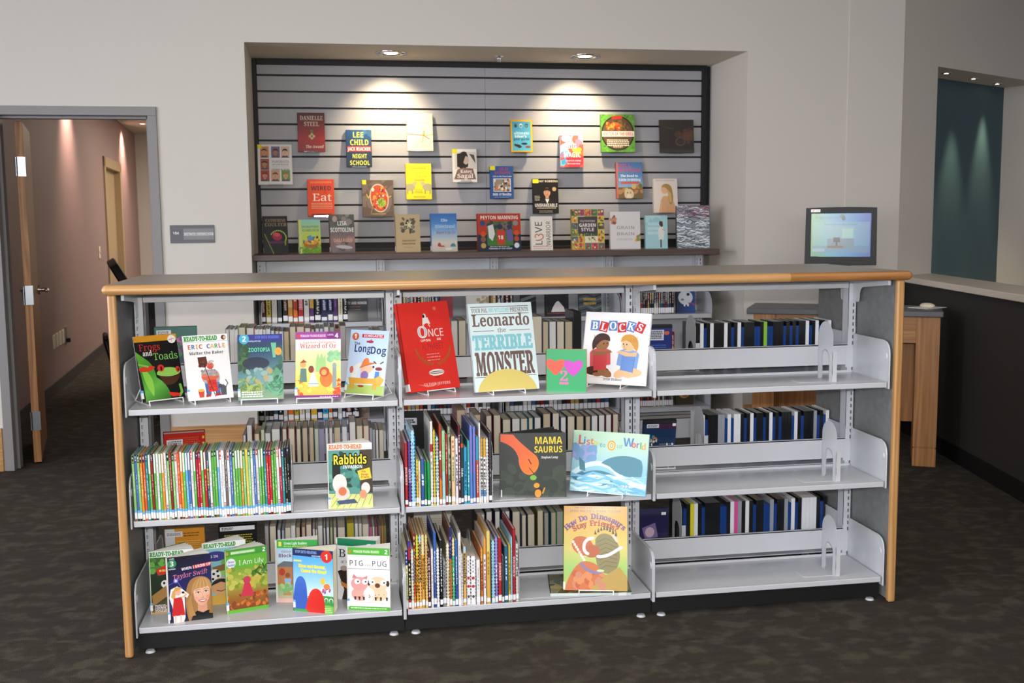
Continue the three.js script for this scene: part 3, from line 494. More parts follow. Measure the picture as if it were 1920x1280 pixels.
    G.t(g, 'O', 42, 60, 26, '#c9c4d4', { f: 'serif', s: '#f6f2f0', lw: 5 }); G.t(g, 'N', 58, 59, 18, w, { b: false }); G.t(g, 'C', 69, 59, 18, w, { b: false }); G.t(g, 'E', 79, 59, 18, w, { b: false });
    G.t(g, 'UPON', 46, 67, 5.5, w, { w: 20 }); G.t(g, 'AN', 72, 66, 5.5, w); G.t(g, 'ALPHABET', 58, 81, 15, d, { w: 42, b: false });
    G.fake(g, 44, 88, 28, 3, 5, '#f0a49c', 6, 1.4);
    for (const s of [-1, 1]) for (let i = 0; i < 9; i++) { const a = 0.2 + i * 0.15, x = 58 + s * 34 * Math.cos(a), y = 74 + 32 * Math.sin(a); G.e(g, x, y, 1.6, 3.6, '#b0632c', s * (0.6 - a)); }
    G.e(g, 58, 120, 15, 5.5, w); G.e(g, 58, 120, 15, 2.2, '#6a3a34'); G.e(g, 58, 120, 15, 0.9, w); G.r(g, 53, 127, 10, 2, d);
    G.p(g, [[18, 137], [42, 141], [60, 137], [48, 143], [36, 143]], '#f0857c'); G.t(g, 'OLIVER JEFFERS', 56, 141, 6.5, '#f3b8b0', { w: 52 });
  },
  leo(g, h) {
    G.r(g, 0, 0, 100, h, '#d9ecee'); const br = '#6e5850', aq = '#86c8d2';
    G.r(g, 5, 5, 90, 0.9, br); G.r(g, 5, 16, 90, 0.9, br); G.t(g, 'YOUR PAL', 18, 14, 8.5, br, { f: 'serif', w: 25 }); G.t(g, 'MO WILLEMS', 48, 14, 8.5, aq, { f: 'serif', w: 32 }); G.t(g, 'PRESENTS', 80, 14, 8.5, br, { f: 'serif', w: 29 });
    G.t(g, 'Leonardo', 50, 34, 24, br, { f: 'serif', w: 90, cap: 17.5, s: br, lw: 2 }); G.t(g, 'the', 50, 44, 9, br, { f: 'serif', b: false }); G.r(g, 6, 41, 32, 0.8, br); G.r(g, 62, 41, 32, 0.8, br);
    G.t(g, 'TERRIBLE', 50, 68.5, 28, aq, { f: 'serif', w: 92, s: aq, lw: 8, cap: 20.5 }); G.t(g, 'MONSTER', 50, 106, 36, br, { f: 'serif', w: 90, s: br, lw: 5, cap: 33 }); G.r(g, 3, 109, 94, 0.8, br);
    G.e(g, 51, h + 4, 46, 36, '#d9c873');
  },
  hearts(g, h) {
    G.r(g, 0, 0, 100, h, '#29a564'); const heart = (x, y, s, c) => G.p(g, [[x, y + s], [x - s * 1.7, y - s * 0.2, x - s * 0.9, y - s * 1.3, x, y - s * 0.45], [x + s * 0.9, y - s * 1.3, x + s * 1.7, y - s * 0.2, x, y + s]], c);
    heart(24, 42, 23, '#f4563f'); heart(68, 44, 23, '#c93fc0'); G.t(g, '2', 45, 78, 34, '#ee6fb4', { f: 'serif', w: 22 }); G.r(g, 34, 81, 22, 6, '#ee6fb4');
  },
  blocks(g, h) {
    G.r(g, 0, 0, 100, h, '#f7f6f7'); [...'BLOCKS'].forEach((c, i) => { const x = 16 + i * 13.8, y = 20 + [0, 1.5, -0.5, 1.5, 0, 1][i]; g.save(); g.translate(x, y); g.rotate([0.02, 0.18, -0.04, -0.08, 0.22, 0.36][i]); G.r(g, -6.6, -7.4, 13.2, 14.6, i % 2 ? '#cc2f34' : '#5b86c8'); G.t(g, c, 0, 5.2, 15, '#fff', { f: 'serif' }); g.restore(); });
    const kid = (x, k, skin, hair, hi, block, edge, shirt, leg) => {
      G.p(g, [[x - k * 17, 60], [x - k * 14, 52, x + k * 8, 50, x + k * 14, 56], [x + k * 16, 76], [x - k * 15, 82]], shirt); G.e(g, x - k * 4, 86, 19, 7, leg); G.e(g, x + k * 8, 88, 11, 5.5, skin, k * 0.25);
      G.p(g, [[x - k * 11, 60], [x + k * 9, 57], [x + k * 10, 83], [x - k * 9, 86]], block); G.l(g, [[x - k * 11, 60], [x - k * 9, 86]], edge, 0.8);
      G.e(g, x, 46, 11, 10, skin); G.p(g, [[x - k * 13, 56], [x - k * 18, 44, x - k * 12, 31, x, 31], [x + k * 10, 31, x + k * 13, 37, x + k * 12, 43], [x + k * 6, 38, x - k * 4, 40, x - k * 7, 50]], hair); for (let i = 0; i < 6; i++) G.l(g, [[x - k * 12 + k * i * 3, 34 + i], [x - k * 12 + k * i * 2.4, 42]], hi, 0.5);
      G.e(g, x - k * 6, 50, 1.8, 2.6, skin); G.e(g, x + k * 3, 46, 0.9, 1.2, '#2a1c14'); G.e(g, x + k * 8, 45.5, 0.8, 1.2, '#2a1c14'); G.l(g, [[x + k * 6, 47], [x + k * 7.4, 49.4], [x + k * 5.6, 50]], '#8a5a3c', 0.5); G.l(g, [[x + k * 3, 53], [x + k * 7, 52.6]], '#8a4434', 0.6);
      G.p(g, [[x - k * 14, 56], [x - k * 4, 58], [x + k * 14, 55], [x + k * 17, 58], [x + k * 4, 63], [x - k * 12, 63]], skin); G.e(g, x - k * 3, 91, 7, 3, skin); G.e(g, x + k * 13, 92, 6, 2.8, skin);
    };
    kid(29, 1, '#9c6c46', '#3f2820', '#5a4034', '#d4474c', '#b83a40', '#d9565a', '#4a2c22'); kid(70, -1, '#efc494', '#d89e48', '#b8803a', '#7098da', '#5a80c0', '#86a8e0', '#efc494'); G.l(g, [[14, 95], [86, 97]], '#d8d4d0', 0.6); G.t(g, 'Irene Dickson', 50, 99, 5, '#4a4a4e', { f: 'serif', w: 28 });
  },
  rabbit(g, h) {
    G.r(g, 0, 0, 100, h, '#5d9c90'); G.blobs(g, 30, 0, 20, 100, 80, ['#4f8f86', '#3f7f78', '#73b0a0', '#2c4a3c'], 5, 12, 4); G.r(g, 72, 16, 28, 100, '#4a4030'); G.r(g, 10, 40, 18, 40, '#22281e'); G.p(g, [[0, h - 34], [100, h - 30], [100, h], [0, h]], '#d8dc8a'); for (let i = 0; i < 9; i++) G.l(g, [[i * 14 - 10, h], [i * 12 + 16, h - 32]], '#6a8a5a', 1); G.blobs(g, 10, 0, h - 20, 100, 18, ['#8cc070', '#e8e0a0'], 4, 7, 6);
    G.ready(g, '#e2793a'); G.t(g, 'Rabbids', 50, 48, 27, '#f1e23c', { w: 76, s: '#16140c', lw: 22, cap: 22 }); G.t(g, 'Rabbids', 50, 48, 27, '#f1e23c', { w: 76, cap: 22 }); G.t(g, 'INVASION', 56, 58, 11, '#fff', { w: 44, s: '#2a2a2a', lw: 2 });
    G.p(g, [[66, 64], [94, 57], [98, 82], [72, 86]], '#f0d44a'); G.t(g, 'The', 80, 68, 6, '#b0402c'); G.t(g, 'Deep', 82, 75, 6.5, '#b0402c'); G.t(g, 'Freeze', 83, 81, 6, '#b0402c');
    G.e(g, 26, 92, 16, 22, '#efe4de'); G.e(g, 32, 114, 16, 16, '#e6d6cc'); G.e(g, 32, 110, 9, 10, '#d87a52'); G.e(g, 84, 104, 10, 13, '#efe4de'); G.e(g, 78, 118, 8, 10, '#e59a76'); G.p(g, [[18, 132], [58, 128], [66, 138], [24, 140]], '#4a5578');
  },
  mama(g, h) {
    G.r(g, 0, 0, 100, h, '#3c403e'); G.blobs(g, 30, 0, 54, 100, 44, ['#434d42', '#465046', '#3a443c'], 5, 11, 3);
    G.p(g, [[0, 1], [20, 2], [30, 14, 44, 26, 54, 34], [64, 46, 56, 62, 44, 64], [32, 62, 28, 50, 28, 38], [24, 22, 12, 16, 0, 12]], G.grad(g, 0, 0, 60, 64, ['#ee6a4a', '#ea6f42', '#f08a34'])); G.l(g, [[43, 40], [47, 47]], '#5a2c18', 1.4); G.l(g, [[44, 53], [51, 62]], '#5a2c18', 1); G.e(g, 50, 68, 5, 4, '#86bc4a');
    G.e(g, 59, 90, 6, 8, '#3a3430'); G.e(g, 57, 92, 5, 6, '#e89a3c'); G.e(g, 55, 80, 4.5, 4, '#eaa03c'); G.l(g, [[64, 92], [67, 84]], '#e89a3c', 2);
    G.t(g, 'MAMA', 73, 17, 15, '#f0d43a', { w: 42 }); G.t(g, 'SAURUS', 73, 30, 13.5, '#f0d43a', { w: 43 }); G.t(g, 'Stephan Lomp', 75, 39, 4.6, '#f2f0e8', { f: 'serif', w: 25 });
  },
  listen(g, h) {
    G.r(g, 0, 0, 100, h, G.grad(g, 0, 0, 0, h, ['#bfe0c2', '#b4d8d0', '#8fc6e0', '#a6d8ea'])); G.blobs(g, 20, 0, 22, 30, 14, ['#8ab0dc', '#7aa4d0', '#a0a8d8'], 4, 8, 3); G.l(g, [[0, 58], [20, 40, 42, 34, 60, 50], [74, 64, 90, 66, 100, 66]], '#d8eef4', 6); G.l(g, [[0, 70], [30, 50, 50, 60, 100, 74]], '#6fb6d4', 5);
    G.p(g, [[40, 40], [52, 28, 80, 26, 92, 34], [96, 42, 94, 54, 92, 56], [76, 56, 62, 54, 52, 44]], '#5a8c9e'); G.p(g, [[18, 54], [30, 48, 46, 48, 60, 56], [40, 60, 26, 60, 18, 56]], '#4f8496'); G.p(g, [[10, 34], [18, 40], [20, 52], [12, 50]], '#4f8496'); G.p(g, [[0, 60], [16, 52], [22, 56], [8, 64]], '#46788a'); G.p(g, [[34, 66], [54, 58], [58, 62], [40, 72]], '#5a94a6'); { const R = rng(6); for (let i = 0; i < 26; i++) { const y = 56 + R() * 22, x = R() * 100; G.l(g, [[x - 20, y], [x - 8, y - 6 + R() * 8], [x + 8, y - 4 + R() * 8], [x + 22, y + R() * 5]], ['#7cc0e4', '#bfe6f2', '#8cc8e4', '#d4f0f4'][i % 4], 1.4 + R() * 2); } }
    [['L', 11, 18, 17, '#cf6a6a'], ['i', 16, 17, 12, '#4a86b4'], ['s', 21, 18, 12, '#c8788a'], ['t', 26, 17, 11, '#d8863c'], ['e', 30, 18, 9, '#e0c46a'], ['n', 34, 18, 8, '#b8d08a'], ['t', 38, 20, 8, '#6aa49a'], ['o', 42, 20, 8, '#7ab8a8'], ['u', 61, 20, 8, '#9ac4b0'], ['r', 65, 20, 8, '#8ab8a8'], ['W', 74, 17, 15, '#5a86c0'], ['o', 81, 18, 11, '#d86a5a'], ['r', 86, 18, 11, '#8a78b0'], ['l', 90, 19, 11, '#6aa870'], ['d', 94, 20, 11, '#e0a45a']].forEach((q) => G.t(g, ...q)); G.e(g, 52, 17, 5.4, 6.4, '#e0a83c'); G.e(g, 52, 17, 3.6, 4.6, '#f4ecd0'); G.e(g, 52, 17, 2.4, 3.2, '#d8904a'); G.e(g, 52, 17, 1.4, 2.2, '#bfe0c2');
    G.t(g, 'Bill Martin Jr &', 64, 69, 5, '#6a98b0', { f: 'serif', w: 28, i: true }); G.t(g, 'Michael Sampson', 76, 75, 4, '#6a98b0', { f: 'serif', w: 32, i: true });
  },
  dino(g, h) {
    G.r(g, 0, 0, 100, h, G.grad(g, 0, 0, 0, h, ['#d79a34', '#dfb650', '#d8cc72', '#9cc86c', '#b4bc5a'])); G.t(g, 'THE NEW YORK TIMES BESTSELLERS', 50, 4, 3.2, '#7a6a3a', { w: 66 }); G.t(g, 'JANE YOLEN & MARK TEAGUE', 50, 9.6, 5, '#8a7a5a', { w: 80 });
    const arc = (s, r, size, col, a0, a1) => [...s].forEach((c, i) => { const a = a0 + (a1 - a0) * i / (s.length - 1); G.t(g, c, 50 + Math.sin(a) * r, 14 + r - Math.cos(a) * r, size, col, { f: 'serif', rot: a, s: col, lw: 5 }); });
    g.save(); g.translate(0, 6); arc('How Do Dinosaurs', 62, 11.5, '#6c3a80', -0.74, 0.74); g.translate(0, 10.5); arc('Stay Friends?', 62, 11.5, '#a83a2c', -0.52, 0.52); g.restore();
    G.p(g, [[50, 52], [56, 38, 76, 38, 86, 60], [92, 84, 84, 98, 76, 104], [56, 106, 48, 96, 50, 52]], '#8c8458'); for (let i = 0; i < 7; i++) G.l(g, [[52 + i * 1, 56 + i * 7], [66, 50 + i * 7], [84, 58 + i * 6]], '#6f6a48', 1); for (let i = 0; i < 8; i++) G.p(g, [[48 + i * 4.6, 44 - 7 * Math.sin(i * 0.5)], [50 + i * 4.6, 37 - 8 * Math.sin(i * 0.45)], [52 + i * 4.6, 44 - 7 * Math.sin(i * 0.5)]], '#4a4838');
    G.e(g, 30, 62, 18, 14, '#c8683a', 0.5); for (let i = 0; i < 8; i++) G.e(g, 15 + i * 2.5, 56 + i * 4, 2, 2.4, '#eee4d8'); G.e(g, 44, 70, 13, 10, '#b8623c'); G.l(g, [[46, 50], [30, 50, 28, 70, 38, 74]], '#ece4e8', 5); G.l(g, [[54, 78], [70, 80, 82, 68, 90, 64]], '#e4dce4', 5); G.l(g, [[78, 46], [84, 54]], '#e6cfc4', 4);
    G.p(g, [[2, h], [6, 112, 18, 90, 30, 86], [44, 84, 58, 92, 56, 100], [70, 108, 76, 116, 66, 128], [40, h]], '#c9713f'); G.p(g, [[40, h], [54, 116, 74, 100, 88, 94], [100, 110], [100, h]], '#b89a4e'); G.blobs(g, 16, 18, 104, 50, 20, ['#d88a58', '#c05f34', '#c8846a'], 3, 7, 6); G.l(g, [[28, 90], [40, 104, 52, 104, 58, 102]], '#8c7aa0', 5); G.e(g, 58, 100, 6, 2, '#c8e0a8');
  },
  panda(g, h) { G.r(g, 0, 0, 100, h, G.grad(g, 0, 0, 60, h, ['#5fa03c', '#22361c', '#1c2a18', '#b08a4a'])); G.blobs(g, 26, 0, 20, 60, 30, ['#6cb04a', '#4a8a38'], 4, 8, 3); G.ready(g, '#3a9a3e'); G.p(g, [[14, 44], [36, 34], [46, 40], [44, 54], [20, 58]], '#d0332a'); G.fake(g, 22, 44, 22, 1, 5, '#f4c84a', 5, 5); G.e(g, 34, 78, 9, 9, '#eef0ea'); G.e(g, 32, 76, 2.6, 3, '#1c1c1c'); G.p(g, [[4, 104], [36, 82], [40, 106], [6, 128]], '#a87f44'); G.fake(g, 10, 126, 26, 8, 3, '#ede6f0', 5, 1.8); G.r(g, 0, h - 4, 100, 4, '#c9a05c'); },
  star(g, h) {
    G.r(g, 0, 0, 100, h, G.grad(g, 0, 0, 60, h, ['#0c0c14', '#1c1c50', '#2c2c6c', '#14142c'])); G.l(g, [[2, 66], [40, 50]], '#5a5ac0', 1.4); G.l(g, [[18, 50], [34, 78]], '#6a6ad0', 1.4); G.e(g, 20, 57, 5, 5, '#8a8ae8'); G.e(g, 20, 57, 2.2, 2.2, '#fff');
    G.e(g, 13, 16, 10, 10, '#2f8a5c'); G.t(g, '3', 13, 21.5, 16, '#f6f6f2'); G.t(g, 'LEVEL', 13, 6, 4.4, '#e8efe8'); G.t(g, 'READER', 13, 30, 4.2, '#e8efe8'); g.save(); g.translate(62, 33); g.rotate(-0.1); G.r(g, -2, -9, 42, 9, '#c8323a'); G.t(g, 'WHEN I GROW UP', 5, -1.4, 9, '#fbf4f2', { w: 66 }); g.restore(); G.t(g, 'Taylor Swift', 52, 50, 15, '#e8869c', { f: 'serif', i: true, b: false, w: 78, rot: -0.1 });
    G.p(g, [[46, h], [38, 126, 36, 84, 50, 62], [60, 48, 92, 46, 99, 72], [100, 100], [100, h]], '#a87c48'); for (let i = 0; i < 9; i++) G.l(g, [[52 - i * 0.4, 70 + i * 2], [46 + i, 100, 48 + i, 126, 52 + i * 1.2, 146]], i % 2 ? '#c89a5c' : '#8f6436', 1.2);
    G.p(g, [[50, h], [58, 134, 66, 132, 70, 134], [82, 138], [90, 132, 98, 136, 100, 140], [100, h]], '#141416'); G.p(g, [[67, 110], [87, 110], [88, 134], [78, 139], [66, 134]], '#d89c80'); G.p(g, [[58, 88], [58, 72, 66, 64, 77, 64], [90, 64, 96, 76, 95, 92], [94, 108, 86, 122, 77, 122], [66, 122, 58, 106, 58, 88]], G.grad(g, 58, 70, 96, 118, ['#f2c4a6', '#eebb9c', '#dda184']));
    G.e(g, 64, 104, 5, 4, '#eba794'); G.e(g, 90, 102, 4, 4, '#e29a84'); for (const [x, y, k] of [[68.5, 91, 1], [86, 89.6, 0.92]]) { G.p(g, [[x - 5 * k, y], [x - 2, y - 3, x + 2, y - 3, x + 5 * k, y - 0.4], [x + 2, y + 2, x - 2, y + 2, x - 5 * k, y]], '#f6f2f0'); G.e(g, x + 0.4, y - 0.4, 2, 2.1, '#54707e'); G.e(g, x + 0.4, y - 0.4, 1, 1.1, '#16181c'); G.l(g, [[x - 5.4 * k, y], [x - 2, y - 3.2, x + 2, y - 3.2, x + 5.6 * k, y - 0.8]], '#2c2020', 1); G.l(g, [[x - 5.6, y - 5.4], [x, y - 7.6, x + 3, y - 7.2, x + 6, y - 6]], '#9a6e42', 1.1); }
    G.l(g, [[77.5, 92], [79.4, 99, 80.4, 102, 79, 103.6]], '#cf9478', 0.8); G.l(g, [[74.6, 103.4], [77, 104.6, 79, 104.6, 81, 103.2]], '#b87860', 0.9); G.p(g, [[68, 109.4], [73, 107.8, 76, 107.6, 77.4, 108.2], [79, 107.4, 83, 107.2, 87.6, 108], [85, 116, 73, 117, 68, 109.4]], '#c0303c'); G.p(g, [[70, 110], [77, 109.4, 81, 109, 86, 108.8], [83, 113.4, 74, 114, 70, 110]], '#fbf8f4'); G.l(g, [[74, 126], [80, 127]], '#c08468', 0.7);
    G.p(g, [[54, 92], [52, 72, 64, 54, 80, 55], [94, 57, 101, 74, 98, 96], [97, 86, 94, 80, 90, 77], [80, 81, 68, 80, 60, 84], [57, 88, 56, 92, 54, 92]], '#c4945a'); for (let i = 0; i < 8; i++) G.l(g, [[72 + i * 1.5, 57], [64 + i * 3.6, 66, 62 + i * 4, 72, 60 + i * 4.4, 80 - Math.abs(i - 4) * 0.4]], i % 2 ? '#dcb37a' : '#a67a44', 0.9); G.p(g, [[95, 80], [101, 92], [100, 144], [91, 142], [97, 118]], '#986f3a'); G.p(g, [[56, 86], [50, 104, 56, 130, 62, 144], [48, 146], [43, 112]], '#b98a50');
    G.p(g, [[4, 96], [8, 76], [22, 70], [34, 78], [48, 92], [44, 100], [38, 96], [38, 146], [34, h], [12, h], [10, 118]], '#f4f2f0'); G.p(g, [[8, 94], [12, 80], [20, 78], [16, 104]], '#dca860'); G.e(g, 24, 84, 7, 8, '#edb899'); G.p(g, [[14, 80], [18, 72], [30, 73], [30, 78], [20, 82]], '#dba657'); G.p(g, [[14, 98], [32, 96], [38, 140], [8, 140]], '#cf2a2a'); G.l(g, [[32, 98], [42, 92], [36, 86]], '#edb899', 3.4); G.e(g, 35, 86, 3, 2.6, '#222'); G.l(g, [[16, 140], [16, h]], '#e8c0a4', 3); G.l(g, [[28, 140], [28, h]], '#e8c0a4', 3);
  },
  soccer(g, h) { G.r(g, 0, 0, 100, h, '#8cc8d8'); G.blobs(g, 22, 0, 40, 100, 60, ['#7cb85a', '#a0d070', '#6cb0c8'], 5, 11, 3); G.ready(g, '#3a9a3e'); G.e(g, 30, 34, 26, 12, '#3f3c8c'); G.t(g, 'BIG', 62, 40, 15, '#26241c'); G.t(g, 'G IN', 26, 37, 9, '#e8e4f4'); G.p(g, [[20, 60], [70, 50], [78, 66], [30, 72]], '#8a6a3c'); G.e(g, 27, 80, 14, 15, '#f2f2ee'); for (const [x, y] of [[24, 76], [34, 82], [22, 88], [33, 70]]) G.e(g, x, y, 3, 3, '#1c1c1c'); G.e(g, 40, 108, 22, 22, '#e2a878'); G.p(g, [[18, 104], [20, 84, 60, 84, 62, 104], [40, 96]], '#20242a'); G.l(g, [[30, 116], [40, 119], [50, 116]], '#6a2c1c', 1.6); G.p(g, [[18, 128], [62, 128], [70, h], [10, h]], '#e0b04a'); },
  lily(g, h) { G.r(g, 0, 0, 100, h, '#67b83a'); G.r(g, 0, 0, 100, 17, '#4aa03c'); G.r(g, 14, 5, 58, 7, '#a8d88a'); G.t(g, 'PENGUIN YOUNG READERS', 42, 11, 6, '#f4faec', { w: 54 }); G.t(g, '2', 93, 14, 14, '#fff'); G.e(g, 6, 9, 3, 4, '#e0913a'); G.e(g, 14, 33, 11, 12, '#eef0f6'); G.t(g, 'Peter', 14, 32, 7, '#2f5aa8', { f: 'serif', i: true, w: 16 }); G.t(g, 'Rabbit', 14, 40, 7, '#2f5aa8', { f: 'serif', i: true, w: 18 }); G.t(g, 'I Am Lily', 62, 40, 16, '#f4f8ec', { b: false, w: 60 }); G.r(g, 0, 48, 100, h - 56, G.grad(g, 0, 48, 0, h, ['#86a83c', '#b0b048', '#9a6a2c', '#7c3a20'])); G.blobs(g, 50, 0, 48, 100, 50, ['#a8c050', '#c8c860', '#7c9a34', '#d0b850'], 3, 8, 3); G.blobs(g, 40, 0, 112, 100, 30, ['#b8552a', '#d07a30', '#8c4424'], 2, 6, 4); G.leaves(g, 16, 64, 48, 36, 20, ['#3c6a2c', '#5a8a3a'], 9, 5); G.p(g, [[44, 84], [56, 84], [66, 118], [34, 118]], '#d23a52'); G.e(g, 50, 78, 9, 9, '#c8455a'); G.r(g, 0, h - 8, 100, 8, '#67b83a'); },
  block2(g, h) { G.r(g, 0, 0, 100, h, G.grad(g, 0, 18, 0, h, ['#a9d4ea', '#c8e0ea', '#c08a5a', '#8cb87a', '#d8b0a8'])); G.r(g, 0, 0, 100, 19, '#43ad4c'); G.t(g, 'Green Light Readers', 48, 11, 8.5, '#f0faec', { f: 'serif', w: 54 }); G.fake(g, 20, 14, 56, 1, 3, '#d8e860', 3, 1.8); G.r(g, 8, 4, 7, 11, '#e8dc5a'); G.t(g, 'VERYDAY FUN', 32, 30, 6, '#a04a48', { f: 'serif', w: 36 }); G.t(g, 'Block Party', 40, 41, 11, '#7c3f66', { w: 66 }); G.p(g, [[0, 62], [20, 50], [60, 54], [100, 60], [100, 66], [0, 66]], '#6a7078'); G.r(g, 0, 64, 100, 42, '#b97a4c'); G.e(g, 15, 76, 7, 9, '#b5402c'); G.e(g, 28, 84, 6, 6, '#8a5634'); G.p(g, [[20, 92], [36, 92], [34, 112], [22, 112]], '#8fb4d4'); G.p(g, [[20, 112], [34, 112], [36, 132], [16, 132]], '#b98a4a'); G.blobs(g, 20, 0, 106, 100, 16, ['#a4cc8c', '#7cb070'], 4, 8, 5); G.r(g, 0, h - 10, 100, 10, '#e2b8a8'); },
  elmo(g, h) { G.r(g, 0, 0, 100, h, G.grad(g, 0, 18, 0, h, ['#58aee6', '#8ecaf0', '#d0ecf6', '#cfe6c0'])); G.p(g, [[0, 0], [100, 0], [100, 18], [0, 16]], '#1f2a5e'); G.t(g, 'STEP INTO READING', 33, 10, 9, '#8fb4e8', { w: 54 }); G.e(g, 84, 14, 14, 14, '#d8301f'); G.t(g, '1', 84, 21, 18, '#fff'); G.t(g, 'ready to read', 58, 16, 5, '#e8eefa', { w: 22 }); G.r(g, 2, 26, 20, 4, '#e8e070'); G.t(g, 'Elmo and Grover,', 48, 43, 10.5, '#f6e23c', { w: 68, s: '#f6e23c', lw: 9 }); G.t(g, 'Come On Over!', 52, 54, 10.5, '#f6e23c', { w: 64, s: '#f6e23c', lw: 9 }); G.p(g, [[0, 116], [40, 108, 70, 104, 100, 106], [100, h], [0, h]], '#3f9a48'); G.p(g, [[60, h], [70, 126, 84, 124, 100, 130], [100, h]], '#7cc050'); for (let i = 0; i < 6; i++) { G.e(g, 34 + i * 12, 116, 5, 6, '#f4f6f4'); G.e(g, 34 + i * 12, 117, 4, 5, '#3f9a48'); } G.p(g, [[0, h - 6], [0, 84, 8, 62, 20, 64], [36, 66, 36, 110, 34, h - 6]], G.grad(g, 0, 60, 30, h, ['#4a78d4', '#3b62be', '#3458b0'])); G.p(g, [[30, h - 6], [36, 116, 40, 90, 58, 90], [76, 92, 80, 122, 78, h], [40, h]], G.grad(g, 30, 90, 70, h, ['#e8402c', '#d82c22', '#c8261e'])); G.e(g, 74, 72, 6, 8, '#ecc24a'); G.e(g, 84, 84, 8, 7, '#e8843c'); G.blobs(g, 8, 72, 90, 24, 8, ['#b05a8a', '#e8e0f0'], 2, 4, 7); G.fake(g, 78, 134, 18, 3, 4, '#e6f4c8', 4, 1.4); },
  ba(g, h) { G.r(g, 0, 0, 100, h, '#eceeee'); G.r(g, 0, 0, 100, 17, '#167a50'); G.e(g, 84, 20, 12, 12, '#dfe6e2'); G.t(g, '2', 84, 25, 14, '#2a2a2e', { f: 'serif' }); G.t(g, 'Bats', 36, 44, 26, '#2c2a2c', { f: 'serif', b: false, w: 60 }); G.t(g, 'at the', 26, 58, 10, '#3a3a3c', { f: 'serif', b: false }); G.p(g, [[4, 78], [40, 62], [70, 70], [60, 110], [40, h], [14, h], [20, 120]], '#3a2c26'); G.e(g, 20, 70, 9, 6, '#b8a49a'); G.p(g, [[10, 100], [30, 108], [28, 118], [14, 112]], '#d08a3a'); },
  pug(g, h) {
    G.r(g, 0, 0, 100, h, '#f6f5f5'); G.band(g, h, '#55b23c', 'PENGUIN YOUNG READERS', '2'); G.e(g, 7, 10, 3, 4, '#d8862c'); [['P', 10], ['I', 21], ['G', 33], ['A', 44, 1], ['N', 49, 1], ['D', 54, 1], ['P', 63], ['U', 76], ['G', 88]].forEach(([c, x, s]) => G.t(g, c, x, 42, s ? 5 : 17, '#3c3a40', { b: false })); G.r(g, 0, 49, 100, 0.8, '#2f4a34');
    G.e(g, 30, 108, 20, 16, '#e8b0a4'); G.e(g, 29, 84, 20, 16, '#eba5a4'); G.p(g, [[12, 72], [15, 62], [24, 70]], '#d98a8c'); G.p(g, [[36, 70], [48, 65], [46, 76]], '#d98a8c'); G.e(g, 72, 106, 22, 18, '#ecd2ae'); G.e(g, 72, 84, 22, 18, '#efd0ac'); G.e(g, 95, 82, 4, 7, '#4a3228'); G.e(g, 51, 82, 3, 6, '#4a3228'); G.e(g, 71, 87, 6, 5.5, '#6a4030');
